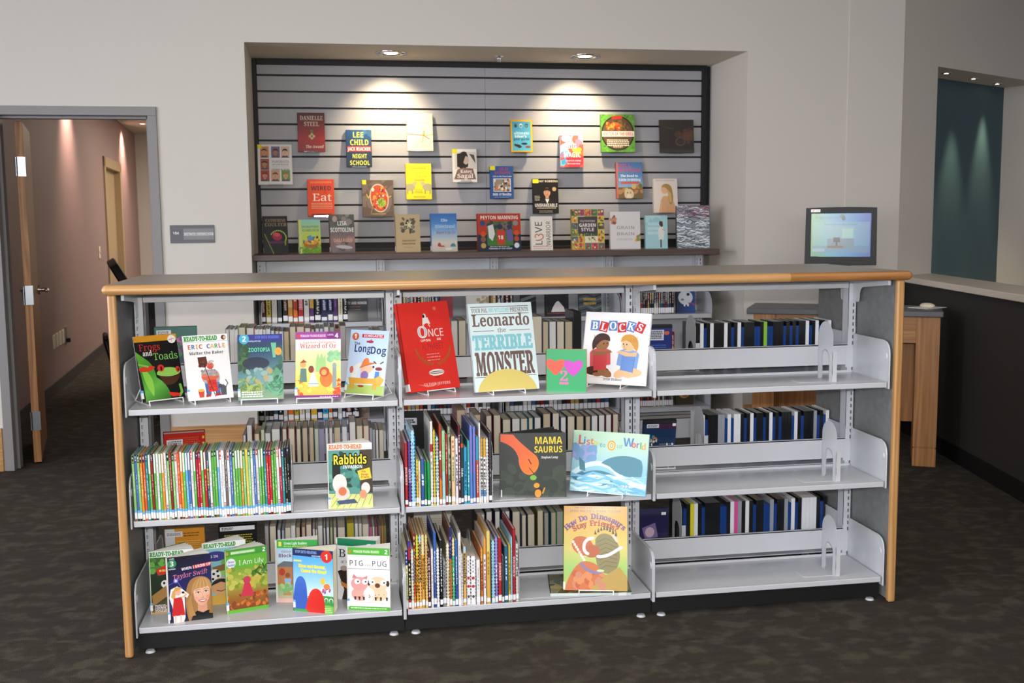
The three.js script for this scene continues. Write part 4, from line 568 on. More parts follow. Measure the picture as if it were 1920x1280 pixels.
    for (const [x, y] of [[24, 79], [42, 79], [58, 79], [85, 80]]) { G.e(g, x, y, 7, 6.4, '#fff'); G.e(g, x + 1.5, y, 2, 2, '#2a2a2e'); } G.e(g, 51, 108, 13, 15, '#f4f1ee'); G.blobs(g, 12, 14, 104, 78, 12, ['#8fb08a', '#c89a5a', '#b07a6a'], 1, 2.2, 4); for (const x of [16, 26, 36, 64, 76, 90]) G.p(g, [[x, 114], [x + 5, 114], [x + 4, 122], [x + 1, 122]], '#3c2a24'); G.l(g, [[28, 128], [60, 126], [86, 130]], '#c8b8a0', 0.8); G.r(g, 0, h - 9, 100, 9, '#55b23c'); G.fake(g, 8, h - 6, 84, 1, 4, '#e0f2d2', 6, 2);
  },
  flatbook(g, h) { G.r(g, 0, 0, 100, h, '#8a8460'); G.blobs(g, 60, 0, 0, 100, h, ['#6a5a34', '#9aa078', '#b8a468', '#5a6a5a', '#4a4438'], 3, 10, 5, 2); G.fake(g, 20, h - 20, 60, 2, 9, '#5a4020', 4, 5); },
  // the backs and fronts that stand on the far side
  fantasy(g, h) { G.r(g, 0, 0, 100, h, G.grad(g, 0, 0, 0, h, ['#3c7468', '#44706c', '#3f5a78', '#3a3a5c'])); G.blobs(g, 40, 18, 28, 60, 36, ['#b066a8', '#8a5a9a', '#c87ab0', '#5a8a70'], 2, 7, 4); G.blobs(g, 10, 30, 90, 40, 20, ['#c89a5a', '#7a5a8a'], 2, 5, 7); G.e(g, 48, 66, 16, 9, '#5a9a70'); G.r(g, 6, 7, 34, 14, '#e8eaec'); G.fake(g, 9, 10, 28, 3, 3, '#555', 3, 1.6); },
  redback(g, h) { G.r(g, 0, 0, 100, h, '#b8261c'); G.fake(g, 12, 12, 74, 22, 5.4, '#d8643c', 4, 1.5); G.r(g, 8, 16, 38, 34, '#dcdce0'); G.fake(g, 11, 20, 32, 6, 4.6, '#6a6a72', 7, 2.4); for (let i = 0; i < 8; i++) { G.r(g, 92, 10 + i * 16, 5, 7, '#e8b83a'); } },
  orangeback(g, h) { G.r(g, 0, 0, 100, h, '#d8902c'); G.r(g, 0, 0, 26, h, '#d4d6da'); G.r(g, 3, 8, 42, 14, '#e8eaee'); G.fake(g, 6, 11, 36, 3, 3, '#555', 3, 1.6); G.fake(g, 30, 34, 60, 6, 6, '#f0c06a', 4, 2); G.t(g, 'ARROW', 15, 60, 10, '#1c1c1c', { w: 22 }); G.fake(g, 48, 12, 40, 2, 7, '#7a4a14', 6, 3); },
  blackback(g, h) { G.r(g, 0, 0, 100, h, '#15151a'); G.r(g, 4, 6, 90, 12, '#e6e8ec'); G.fake(g, 8, 9, 30, 2, 4, '#444', 3, 2.4); G.fake(g, 14, 30, 74, 6, 6.4, '#c8b82c', 4, 3); },
  blackbig(g, h) { G.r(g, 0, 0, 100, h, '#101012'); G.r(g, 14, 12, 40, 14, '#c8c8d4'); G.fake(g, 17, 15, 34, 2, 4, '#333', 3, 3); G.t(g, 'ABA', 40, 40, 8, '#e8e8e8', { f: 'serif' }); },
  greyback(g, h) { G.r(g, 0, 0, 100, h, '#b9b4a6'); G.fake(g, 20, 20, 60, 7, 6, '#8a8478', 3, 1.6); },
  disc1(g, h) { G.r(g, 0, 0, 100, h, '#123055'); G.r(g, 0, 0, 100, 12, '#14141c'); G.r(g, 44, 12, 56, 16, '#3c1a3c'); G.r(g, 12, 12, 36, 12, '#dfe2ea'); G.fake(g, 15, 15, 30, 2, 4, '#444', 3, 2.4); G.r(g, 88, 10, 10, 9, '#eef0f4'); G.blobs(g, 16, 10, 50, 34, 20, ['#d86a4a', '#e8c8a0', '#3a8a9a'], 2, 5, 4); G.blobs(g, 14, 6, 84, 40, 22, ['#3a9a8a', '#5a4a4a', '#c8b8a0'], 2, 6, 6); G.fake(g, 52, 76, 44, 9, 6, '#a8b8d0', 5, 2); },
  disc2(g, h) { G.r(g, 0, 0, 100, h, '#23357c'); G.r(g, 0, 0, 100, 9, '#10121e'); G.r(g, 30, 14, 46, 32, '#d6dae6'); G.fake(g, 34, 18, 38, 5, 5, '#40444c', 3, 3); G.e(g, 84, 24, 8, 6, '#d8683c'); G.fake(g, 12, 60, 74, 5, 7, '#5a8ac8', 5, 2); G.blobs(g, 14, 6, 100, 88, 30, ['#b8402c', '#d8c83c', '#3a6ac0', '#c8d0d8'], 3, 7, 6); },
  disc3(g, h) { G.r(g, 0, 0, 100, h, '#1c1a48'); G.r(g, 78, 12, 14, 9, '#e8eaf0'); G.p(g, [[20, 60], [60, 44], [70, 90], [30, 96]], '#7a6a9a'); G.e(g, 44, 74, 14, 16, '#c8b0c0'); },
};
Object.assign(ART, {
  portraits(g, h) { G.r(g, 0, 0, 100, h, '#e9e7e3'); const P = [[8, 6, '#c98a62'], [40, 6, '#7a6a8a'], [68, 6, '#d8b8a4'], [8, 42, '#a05a3c'], [8, 76, '#b04a38'], [38, 76, '#d8a888'], [68, 76, '#6a9a4a']]; P.forEach(([x, y, c], i) => { const k = 0.35 * h / 41; G.r(g, x, y * h / 119, 25, 33 * h / 119, c); g.save(); g.beginPath(); g.rect(x, y * h / 119, 25, 33 * h / 119); g.clip(); G.face(g, x + 12, (y + 15) * h / 119, 9, ['#d89a72', '#b87a5a', '#e4bc9c', '#c88a64', '#d89a84', '#e0b094', '#d8a888'][i], ['#5a3a24', '#3a2a2a', '#2c2422', '#4a2c1c', '#7a2c1c', '#6a4630', '#b06a34'][i], { body: '#5a5060' }); g.restore(); }); G.t(g, 'PORTRAITS', 66, 54, 9, '#6a6a6e', { f: 'serif', b: false, w: 50 }); G.t(g, 'of COURAGE', 66, 62, 8, '#6a6a6e', { f: 'serif', b: false, w: 48 }); G.r(g, 42, 66, 50, 0.6, '#c86a5a'); G.t(g, 'GEORGE W. BUSH', 66, 76, 6, '#5a5a60', { f: 'serif', w: 50 }); G.r(g, 0, 0, 13, 12, '#f0e21c'); },
  steel(g, h) { G.r(g, 0, 0, 100, h, G.grad(g, 0, 0, 0, h, ['#4a1410', '#7c1a16', '#a8201c', '#8a1a16'])); G.t(g, 'DANIELLE', 52, 28, 22, '#d8c6b4', { f: 'serif', w: 84 }); G.t(g, 'STEEL', 52, 50, 22, '#d8c6b4', { f: 'serif', w: 56 }); G.p(g, [[46, 64], [58, 64], [56, 76], [48, 76]], '#4a7a4a'); for (let i = 0; i < 4; i++) { const a = i * 1.571; G.e(g, 52 + 7 * Math.cos(a), 88 + 7 * Math.sin(a), 5, 5, '#c8b078'); } G.e(g, 52, 88, 4, 4, '#4a7a4a'); G.t(g, 'The Award', 60, 132, 15, '#e4d4c4', { f: 'serif', i: true, w: 66 }); },
  nightschool(g, h) { G.r(g, 0, 0, 100, h, G.grad(g, 0, 0, 0, h, ['#1f4c7c', '#14365c', '#1c2c3c'])); G.blobs(g, 16, 40, 0, 60, 30, ['#2c6a9a', '#2a5c80'], 4, 9, 2); G.t(g, 'LEE', 48, 30, 30, '#e8e24a', { w: 44 }); G.t(g, 'CHILD', 52, 60, 30, '#e8e24a', { w: 74 }); G.r(g, 4, 64, 94, 22, '#b02a30'); G.t(g, 'JACK REACHER', 51, 82, 19, '#f4f0e4', { w: 88 }); G.t(g, 'NIGHT', 52, 112, 24, '#e4dc50', { w: 58 }); G.t(g, 'SCHOOL', 52, 138, 24, '#e4dc50', { w: 78 }); },
  ribbon(g, h) { G.r(g, 0, 0, 100, h, '#e9d8bb'); ['the book', 'that matters', 'most'].forEach((s, i) => G.t(g, s, 54, 24 + i * 17, 12, '#c2aa90', { f: 'serif', b: false, w: [50, 74, 30][i] })); G.l(g, [[0, 78], [64, 84]], '#d0564a', 3); G.l(g, [[100, 80], [64, 86]], '#7ab04a', 3); G.l(g, [[64, 84], [60, 62, 72, 58, 66, 84]], '#6a9a3a', 3); G.l(g, [[64, 84], [58, 112]], '#6a9a3a', 3); G.l(g, [[64, 84], [86, 98]], '#c8504a', 3); G.t(g, 'ANN', 52, 112, 13, '#c0a68c', { f: 'serif', b: false, w: 34 }); G.t(g, 'HOOD', 54, 130, 13, '#c0a68c', { f: 'serif', b: false, w: 62 }); },
  sagal(g, h) { G.r(g, 0, 0, 100, h, '#ece8e2'); G.r(g, 10, 12, 88, 70, '#d8d0c6'); G.p(g, [[20, 70], [18, 30, 34, 10, 50, 10], [66, 14, 68, 40, 64, 72], [40, 84]], '#2c2622'); G.e(g, 56, 46, 12, 17, '#c8b0a0'); G.p(g, [[20, 20], [60, 12], [54, 30], [40, 70], [20, 74]], '#2c2622'); G.p(g, [[6, 124], [20, 84], [44, 76], [84, 80], [96, 124]], '#8a6a58'); G.p(g, [[70, 20], [90, 24], [96, 60]], '#5a4a40'); G.t(g, 'Katey', 56, 98, 19, '#f6f2ec', { f: 'serif', w: 48 }); G.t(g, 'Sagal', 52, 118, 24, '#f6f2ec', { f: 'serif', w: 66 }); G.fake(g, 34, 126, 44, 2, 5, '#3a3430', 4, 2); G.r(g, 0, 0, 20, 18, '#f0e21c'); },
  sheep(g, h) { G.r(g, 0, 0, 100, h, '#f0e02c'); G.fake(g, 20, 16, 62, 1, 5, '#c8ac2c', 8, 6); ['said', 'to tell me'].forEach((s, i) => G.t(g, s, 54, 39 + i * 15, 11, '#c8ac2c', { f: 'serif', b: false, w: [30, 56][i] })); G.fake(g, 34, 62, 40, 1, 5, '#c8ac2c', 9, 6); for (const k of [-1, 1]) { const x = 50 + k * 34; G.e(g, x, 92, 20, 14, '#b8ae84'); G.e(g, x - k * 18, 78, 9, 7, '#c2b890', k * 0.4); G.r(g, x - 12, 102, 5, 16, '#a89e78'); G.r(g, x + 7, 102, 5, 16, '#a89e78'); } G.fake(g, 34, 102, 30, 3, 5, '#8a7a2c', 4, 1.6); G.fake(g, 30, 128, 44, 1, 5, '#b09a2c', 5, 4); },
  wired(g, h) { G.r(g, 0, 0, 100, h, '#dc4a1e'); G.fake(g, 12, 8, 78, 2, 5, '#f0a888', 3, 1.6); G.t(g, 'WIRED', 52, 42, 23, '#4a2438', { w: 76 }); G.t(g, 'to', 66, 53, 11, '#7a2c24', { i: true }); G.t(g, 'Eat', 54, 82, 38, '#f4ece4', { f: 'serif', b: false, w: 72 }); G.fake(g, 14, 90, 78, 4, 6, '#f2c0a4', 6, 2); G.fake(g, 14, 130, 76, 1, 6, '#6a2420', 9, 9); },
  vegan(g, h) { G.r(g, 0, 0, 100, h, '#6c5c50'); G.blobs(g, 30, 0, 0, 100, h, ['#74645a', '#645448', '#7c6c60'], 8, 16, 3, 2); G.e(g, 54, 58, 30, 46, '#c8bca8', -0.15); G.e(g, 54, 58, 26, 42, '#c8502c', -0.15); G.blobs(g, 60, 34, 24, 40, 66, ['#d8642c', '#e0a040', '#e8e0c8', '#8a3020', '#d84030'], 2, 6, 4); G.e(g, 62, 72, 13, 14, '#b8c048'); G.blobs(g, 16, 52, 62, 20, 20, ['#6a9030', '#8ab040'], 2, 4, 6); G.l(g, [[14, 46], [20, 58], [27, 44]], '#e0c04a', 2.4); G.l(g, [[76, 48], [82, 56], [92, 52]], '#e0c04a', 2.4); G.l(g, [[26, 110], [40, 60]], '#b89a68', 1.5); G.r(g, 0, 0, 14, 14, '#f0e21c'); G.r(g, 30, h - 10, 44, 2, '#c8b060'); },
  hiker(g, h) { G.r(g, 0, 0, 100, h, '#e8b424'); G.r(g, 8, 8, 84, h - 14, G.grad(g, 0, 0, 0, h, ['#4aa8c8', '#58b4d0', '#5ab8d4'])); [[24, 26], [48, 26], [74, 26]].forEach(([x, y], i) => { G.e(g, x, y, 7, 10, ['#5a6a74', '#dfe6ea', '#4a5a6a'][i]); G.e(g, x, y + 2, 4, 5, ['#2c3a44', '#3a6a8a', '#8a8a90'][i]); }); G.t(g, 'ultimate', 50, 66, 18, '#dff2f8', { w: 70 }); G.t(g, "hiker's", 46, 80, 16, '#f4f8f8', { w: 54 }); G.t(g, 'gear guide', 50, 92, 16, '#1f4a68', { w: 72 }); G.p(g, [[16, 108], [40, 112], [52, 122], [40, 128], [16, 116]], '#3a2c24'); G.e(g, 62, 108, 14, 5, '#2c3440'); G.e(g, 78, 122, 12, 6, '#8a5a4a'); },
  magic(g, h) { G.r(g, 0, 0, 100, h, '#e0564c'); G.blobs(g, 14, 20, 0, 80, 40, ['#e87a9a', '#e8a0b4', '#e0604a'], 10, 22, 3); G.blobs(g, 10, 0, 20, 34, 60, ['#f0d8dc', '#e8c0cc'], 8, 16, 4); G.blobs(g, 12, 0, 78, 40, 50, ['#3a9ac0', '#6ab8d0', '#b06a9a'], 6, 14, 5); G.blobs(g, 10, 62, 62, 40, 30, ['#f0b030', '#f0cc3c', '#e8702c'], 6, 12, 6); G.blobs(g, 8, 40, 100, 60, 34, ['#d8303c', '#c82c50'], 10, 18, 7); G.t(g, 'BIG', 50, 60, 28, '#f8f0ec', { w: 44 }); G.t(g, 'MAGIC', 52, 96, 30, '#f8f0ec', { w: 76 }); G.t(g, 'CREATIVE LIVING', 56, 114, 8, '#f0c8c8', { w: 66 }); G.t(g, 'BEYOND FEAR', 58, 126, 8, '#f0c8c8', { w: 54 }); G.r(g, 0, 0, 100, 3, '#e8e4e4'); },
  grill(g, h) { G.r(g, 0, 0, 100, h, '#5c9a34'); G.blobs(g, 90, 0, 0, 100, h, ['#4a8a2a', '#6cae40', '#3f7c26'], 2, 5, 3); G.e(g, 50, 54, 48, 50, '#2a1c14'); G.e(g, 50, 54, 44, 46, '#5a4424'); G.blobs(g, 50, 18, 20, 64, 26, ['#7a5a2c', '#9a6a30', '#4a3420'], 2, 5, 5); G.blobs(g, 30, 20, 26, 36, 16, ['#d8642c', '#e89a34', '#c8401c'], 2, 5, 6); G.r(g, 4, 48, 94, 16, '#f0e2d8'); G.t(g, 'MASTER OF THE GRILL', 51, 60.5, 12.5, '#c8604c', { w: 90 }); G.fake(g, 18, 72, 64, 4, 5.2, '#e6dccc', 4, 3); G.fake(g, 36, 92, 30, 1, 5, '#e6dccc', 5, 2.4); G.p(g, [[34, 5], [64, 4], [64, 13], [34, 14]], '#d8322c'); },
  dark(g, h) { G.r(g, 0, 0, 100, h, G.grad(g, 0, 0, 100, h, ['#3a3024', '#241c16', '#1c1612'])); G.blobs(g, 14, 50, 30, 50, 30, ['#4a3020', '#3a2a1c'], 6, 12, 3); G.e(g, 60, 62, 15, 13, '#4a4034'); G.e(g, 60, 62, 11, 9, '#2c241c'); G.e(g, 80, 46, 14, 12, '#5a3424'); G.l(g, [[10, 20], [40, 26]], '#4a4030', 2); },
  oldschool(g, h) { G.r(g, 0, 0, 100, h, '#2a5290'); G.t(g, 'OLD', 58, 18, 17, '#b83c48', { f: 'serif', w: 40 }); G.t(g, 'SCHOOL', 56, 34, 16, '#b83c48', { f: 'serif', w: 70 }); G.t(g, 'Life in the Sane Lane', 52, 46, 8, '#dfe6f0', { f: 'serif', w: 80 }); G.r(g, 14, 52, 74, 56, '#d8d8d4'); G.r(g, 18, 55, 66, 50, '#8a8478'); G.blobs(g, 40, 18, 56, 64, 46, ['#3a3430', '#b8b0a4', '#d8d4cc', '#6a5a4c', '#c87a3c'], 3, 7, 4); G.t(g, "Bill O'Reilly", 50, 124, 13, '#e8ecf2', { f: 'serif', w: 80 }); G.fake(g, 18, 130, 60, 1, 5, '#9ab0d0', 4, 2); G.r(g, 0, 0, 23, 17, '#f0e21c'); },
  unshake(g, h) { G.r(g, 0, 0, 100, h, '#16120f'); G.t(g, 'TONY ROBBINS', 56, 14, 11, '#e8dcc8', { w: 86 }); G.face(g, 56, 52, 17, '#c8946c', '#2a1a12', { body: '#1c1a1c' }); G.p(g, [[48, 78], [64, 78], [56, 96]], '#e8e4e0'); G.e(g, 84, 40, 8, 8, '#c8a468'); G.fake(g, 8, 66, 22, 4, 5, '#d8ccb8', 4, 2); G.t(g, 'UNSHAKEABLE', 51, 108, 18, '#e8e4de', { w: 88 }); G.r(g, 14, 111, 76, 3, '#c8bca8'); G.fake(g, 24, 122, 54, 3, 5, '#b0a48e', 6, 2); G.r(g, 0, 2, 24, 15, '#f0e21c'); },
  road(g, h) { G.r(g, 0, 0, 100, h, G.grad(g, 0, 0, 0, h, ['#38609a', '#4a7ab0', '#7aa0c4', '#7a8a58'])); G.t(g, 'BILL', 34, 18, 18, '#b04a5a', { w: 52 }); G.t(g, 'BRYSON', 52, 36, 20, '#b04a5a', { w: 86 }); G.t(g, 'The Road to', 50, 54, 12, '#dfe4ea', { f: 'serif', w: 66 }); G.t(g, 'Little Dribbling', 52, 68, 12, '#dfe4ea', { f: 'serif', w: 82 }); G.r(g, 18, 72, 70, 7, '#c8483c'); G.r(g, 0, 92, 100, h - 92, '#6a5a3c'); G.blobs(g, 20, 0, 86, 100, 24, ['#8a5a3c', '#a87a50', '#b8a468', '#5a6a34'], 5, 10, 4); G.e(g, 48, 118, 18, 20, '#c2b094'); G.e(g, 48, 128, 9, 10, '#d4c4ac'); G.e(g, 42, 112, 2, 2, '#2a2018'); G.e(g, 54, 112, 2, 2, '#2a2018'); G.r(g, 0, 0, 8, h, '#b86a60'); },
  hudson(g, h) { G.r(g, 0, 0, 100, h, '#dcd2c8'); G.t(g, 'KATE HUDSON', 50, 10, 8, '#b8a490', { w: 78 }); G.p(g, [[30, h], [26, 110, 28, 80, 44, 70], [70, 66, 92, 84, 90, h]], '#d0a078'); G.e(g, 48, 42, 15, 19, '#dcae8a'); G.p(g, [[34, 36], [40, 14, 74, 14, 78, 44], [86, 80, 82, 100, 70, 104], [60, 96, 64, 60, 56, 40], [48, 34, 40, 32, 34, 36]], '#a8834c'); G.p(g, [[58, 40], [74, 60], [76, 96], [66, 92]], '#c8a468'); G.l(g, [[58, 106], [58, h]], '#b88a64', 1.6); G.p(g, [[30, 92], [36, 90], [34, h], [22, h]], '#d8ac86'); },
  coulter(g, h) { G.r(g, 0, 0, 100, h, '#161210'); G.t(g, 'CATHERINE', 52, 24, 16, '#a89068', { f: 'serif', w: 82 }); G.t(g, 'COULTER', 52, 42, 19, '#a89068', { f: 'serif', w: 88 }); G.e(g, 58, 82, 26, 22, '#1a1412'); G.e(g, 56, 84, 20, 16, '#a8243c', 0.2); G.e(g, 54, 76, 14, 8, '#d84a5a', 0.2); for (let i = 0; i < 14; i++) { const a = -2.6 + i * 0.22; G.e(g, 60 + 32 * Math.cos(a), 90 + 30 * Math.sin(a), 2.6, 3.4, '#b0c83c'); } G.l(g, [[6, 74], [40, h]], '#8aa02c', 3); G.t(g, 'INSIDIOUS', 52, 112, 12, '#8a2c7a', { w: 64 }); G.e(g, 88, 110, 3, 12, '#8aa02c'); },
  garlock(g, h) { G.r(g, 0, 0, 100, h, G.grad(g, 0, 0, 0, h, ['#8ac8c0', '#b0cc6a', '#c8c83c', '#6a8a2c'])); G.r(g, 0, 0, 14, h, '#c8cc80'); G.t(g, 'DOROTHY', 54, 38, 14, '#5a7a86', { f: 'serif', w: 78 }); G.t(g, 'GARLOCK', 56, 54, 14, '#5a7a4a', { f: 'serif', w: 76 }); G.e(g, 56, 112, 34, 18, '#b0682c'); G.e(g, 56, 104, 26, 10, '#d8a04a'); G.blobs(g, 26, 20, 80, 70, 24, ['#e8c83c', '#d89030', '#4a86a8', '#3a2c1c'], 3, 7, 4); G.e(g, 50, 84, 9, 13, '#5a90b8', 0.4); G.leaves(g, 40, 0, 118, 100, 34, ['#4a8a2c', '#6aa83c'], 8, 5); },
  damaged(g, h) { G.r(g, 0, 0, 100, h, G.grad(g, 0, 0, 0, h, ['#5a5850', '#5c5e56', '#8a6a68', '#6a5c5c'])); G.blobs(g, 16, 0, 0, 100, 50, ['#666860', '#50524c', '#8a8078'], 8, 14, 3); G.blobs(g, 12, 0, 78, 100, 60, ['#9a7478', '#7a6a68', '#4a4644'], 8, 16, 4); G.e(g, 22, 18, 10, 12, '#b89888'); G.t(g, 'LISA', 50, 44, 24, '#ece8e4', { w: 38 }); G.t(g, 'SCOTTOLINE', 50, 70, 24, '#ece8e4', { w: 94 }); G.t(g, 'DAMAGED', 52, 110, 19, '#d8a878', { w: 76 }); G.e(g, 56, 130, 34, 7, '#b8b4b4', 0.1); },
  holder(g, h) { G.r(g, 0, 0, 100, h, '#c2ab82'); G.blobs(g, 26, 24, 18, 54, 54, ['#4a443a', '#5c5446', '#6a6454', '#8a8270'], 4, 9, 3); for (let i = 0; i < 6; i++) { const a = i * 1.05; G.e(g, 56 + 7 * Math.cos(a), 42 + 7 * Math.sin(a), 7, 2.6, '#d8d4a8', a); } G.fake(g, 26, 102, 56, 2, 12, '#8a7452', 7, 6); G.fake(g, 34, 130, 40, 1, 4, '#9a8460', 3, 2); },
  hilder(g, h) { G.r(g, 0, 0, 100, h, G.grad(g, 0, 0, 0, h, ['#2f6cb8', '#4a8acc', '#8cb8dc', '#d8d0c0', '#c8c0b0'])); G.t(g, 'Elin', 52, 30, 14, '#dce8f4', { f: 'serif', w: 26 }); G.t(g, 'Hilderbrand', 54, 54, 17, '#dce8f4', { f: 'serif', b: false, w: 78 }); G.t(g, "Here's to Us", 56, 76, 15, '#a8506a', { f: 'serif', i: true, w: 74 }); G.p(g, [[24, 122], [24, 104, 36, 104, 38, 122]], '#b03c40'); G.p(g, [[72, 124], [76, 106, 92, 108, 94, 124]], '#3a8a98'); G.e(g, 40, 122, 12, 3, '#c04a40'); G.e(g, 66, 132, 14, 5, '#e6e0d6'); },
  manning(g, h) { G.r(g, 0, 0, 100, h, '#b8361f'); G.r(g, 0, h * 0.56, 100, h * 0.44, '#1c2c44'); G.t(g, 'PEYTON MANNING', 51, 13, 11, '#f0e8e0', { w: 88 }); G.r(g, 22, 18, 60, 54, '#4a6a3c'); G.blobs(g, 20, 22, 20, 60, 16, ['#5a4a4a', '#3a3a40', '#7a6a58'], 3, 6, 3); G.r(g, 22, 58, 60, 14, '#3f7a30'); G.p(g, [[44, 40], [56, 34], [64, 42], [62, 70], [46, 70]], '#c83c28'); G.e(g, 52, 30, 6, 6, '#24304c'); G.t(g, '18', 53, 58, 12, '#f2eee8'); G.p(g, [[24, 28], [36, 24], [40, 46], [34, 62], [26, 54]], '#d8d8d4'); G.p(g, [[66, 40], [78, 34], [82, 60], [70, 66]], '#6a5a9a'); G.e(g, 73, 30, 5, 5, '#3a3060'); for (const [x, y, c] of [[12, 22, '#2c4878'], [88, 22, '#8a8a88'], [13, 46, '#d0512c'], [90, 44, '#d0512c'], [13, 72, '#c8a24a'], [90, 72, '#dfe2e4'], [13, 58, '#8a5a3c'], [90, 57, '#b84a2c']]) G.e(g, x, y, 6, 6, c); G.t(g, 'FOREWORD BY TONY DUNGY', 52, h - 4, 5, '#e8e4de', { w: 54 }); G.fake(g, 28, h - 11, 48, 1, 4, '#c8c0b8', 3, 2); },
  love(g, h) { G.r(g, 0, 0, 100, h, '#ece6da'); G.t(g, 'LOVE', 52, 76, 44, '#3a3c34', { rot: -1.571, w: 108, b: false }); G.t(g, 'WARRIOR', 90, 76, 27, '#4a4c44', { rot: -1.571, w: 108, b: false }); G.r(g, 16, 76, 42, 28, '#ece6da'); G.l(g, [[20, 94], [16, 78, 30, 76, 36, 86], [44, 72, 60, 82, 56, 94], [50, 104, 30, 112, 24, 106]], '#c8584a', 4); G.t(g, 'GLENNON DOYLE MELTON', 52, 136, 8, '#b84a40', { w: 86 }); G.fake(g, 12, 141, 80, 1, 4, '#b06a5a', 3, 2); },
  garden(g, h) { G.r(g, 0, 0, 100, h, '#c8b87a'); const cs = ['#d8b83c', '#3a5a3c', '#7a9a4a', '#c8484a', '#e0803c', '#d8a840', '#5a6a7a', '#8a4a6a', '#4a7a3a', '#e8e0c8', '#b03c34', '#6a8a3c']; const R = rng(8); for (let j = 0; j < 6; j++) for (let i = 0; i < 5; i++) { const x = i * 20, y = j * h / 6; G.r(g, x + 0.7, y + 0.7, 18.6, h / 6 - 1.4, cs[Math.floor(R() * 12)]); G.blobs(g, 6, x + 3, y + 3, 13, h / 6 - 6, cs, 2, 4, i * 7 + j); } G.r(g, 20, 22, 58, 50, '#4a4044'); G.t(g, 'CULTIVATING', 49, 38, 8, '#c8c0b8', { w: 46 }); G.t(g, 'GARDEN', 49, 52, 14, '#f0ece6', { w: 52 }); G.t(g, 'STYLE', 49, 65, 14, '#f0ece6', { w: 40 }); },
  grain(g, h) { G.r(g, 0, 0, 100, h, '#dedcda'); ['GRAIN', 'BRAIN'].forEach((s, i) => G.t(g, s, 52, 56 + i * 20, 14, '#8a8a8c', { b: false, w: 60 })); G.t(g, 'COOKBOOK', 48, 92, 9, '#a8a6a6', { b: false, w: 52 }); G.blobs(g, 10, 4, 14, 16, 32, ['#b06a4a', '#c88a68', '#8a4a34'], 3, 6, 3); G.blobs(g, 10, 86, 66, 14, 26, ['#d05a7a', '#e0a040', '#6a9a4a'], 3, 6, 4); },
  aqua(g, h) { G.r(g, 0, 0, 100, h, '#a8d2d6'); G.blobs(g, 8, 0, 0, 60, 40, ['#b4dade', '#9ccad0'], 10, 20, 3); G.fake(g, 12, 30, 50, 3, 20, '#c4e2e2', 5, 12); G.p(g, [[58, 58], [70, 46], [78, 50], [86, 64], [82, 104], [60, 104]], '#e4e4de'); G.e(g, 70, 36, 7, 9, '#7a5a44'); G.p(g, [[62, 34], [66, 24], [78, 26], [80, 46], [72, 50]], '#4a3628'); G.r(g, 67, 104, 6, 34, '#5a4a40'); G.l(g, [[78, 60], [88, 66]], '#c8a088', 4); },
  tidal(g, h) { G.r(g, 0, 0, 100, h, '#8a929a'); const R = rng(4); for (let j = 0; j < 20; j++) { const y = j * h / 20; for (let i = 0; i < 7; i++) { const x = R() * 100; G.l(g, [[x - 12, y + R() * 5], [x - 4, y - 3 + R() * 6], [x + 6, y + R() * 6], [x + 16, y + R() * 4]], j < 6 ? ['#8a4a5a', '#e0d4d8', '#4a4a5c'][i % 3] : ['#eef2f4', '#4a5a62', '#dfe6ea', '#9aa6a0'][i % 4], 1.6 + R() * 1.6); } } },
  duty(g, h) { G.r(g, 0, 0, 100, h, '#24282a'); G.blobs(g, 14, 20, 0, 70, 60, ['#3a3c3a', '#5a5a52', '#8a8478'], 6, 14, 3); G.t(g, 'DUTY AND HONOR', 50, 84, 15, '#e4e4e2', { w: 92 }); G.fake(g, 28, 92, 44, 1, 5, '#a84a40', 4, 4); G.fake(g, 26, 104, 48, 1, 5, '#9a9a9a', 5, 2); },
  sparks(g, h) { G.r(g, 0, 0, 100, h, '#7a6a5c'); G.blobs(g, 18, 0, 0, 100, h, ['#8a7a6c', '#9a8a7c', '#5a4c42'], 8, 16, 3); G.t(g, 'NICHOLAS', 50, 60, 15, '#e0d8cc', { f: 'serif', w: 86 }); G.t(g, 'SPARKS', 50, 80, 15, '#e0d8cc', { f: 'serif', w: 64 }); },
  helmet(g, h) { G.r(g, 0, 0, 100, h, G.grad(g, 0, 0, 100, 0, ['#16284c', '#1f3c78', '#24509a'])); G.e(g, 50, 66, 38, 36, '#dfe6ec'); G.e(g, 64, 50, 8, 8, '#1c2c4c'); G.e(g, 34, 76, 8, 5, '#8a7a6a'); G.l(g, [[64, 94], [90, 96], [96, 106]], '#c0482c', 4); G.r(g, 40, 98, 9, 12, '#e6eaf0'); G.r(g, 58, 98, 9, 12, '#e6eaf0'); },
  photo1(g, h) { G.r(g, 0, 0, 100, h, '#1a1c1e'); G.p(g, [[0, 70], [100, 40], [100, 56], [0, 92]], '#6a6e70'); G.p(g, [[0, 100], [100, 74], [100, 82], [0, 112]], '#3c4042'); G.r(g, 0, h - 14, 100, 14, '#5a2430'); },
  photo2(g, h) { G.r(g, 0, 0, 100, h, '#1c1a20'); G.p(g, [[26, 108], [40, 70, 52, 60, 60, 66], [80, 90], [84, 108]], '#dcd8d4'); G.fake(g, 10, 112, 80, 1, 5, '#8a3a44', 4, 5); G.r(g, 6, 6, 14, 9, '#c8ccd4'); },
  photo3(g, h) { G.r(g, 0, 0, 100, h, '#4c5458'); for (let i = 0; i < 9; i++) G.l(g, [[0, 14 + i * 16], [34, 6 + i * 16], [66, 22 + i * 16], [100, 10 + i * 16]], i % 2 ? '#6c767a' : '#2c3236', 6); G.fake(g, 22, 56, 54, 2, 18, '#c8a04a', 5, 10); },
  pale(g, h) { G.r(g, 0, 0, 100, h, '#d8d2c6'); G.blobs(g, 12, 50, 60, 50, 50, ['#b8a888', '#a89878', '#c8bca8'], 5, 10, 3); },
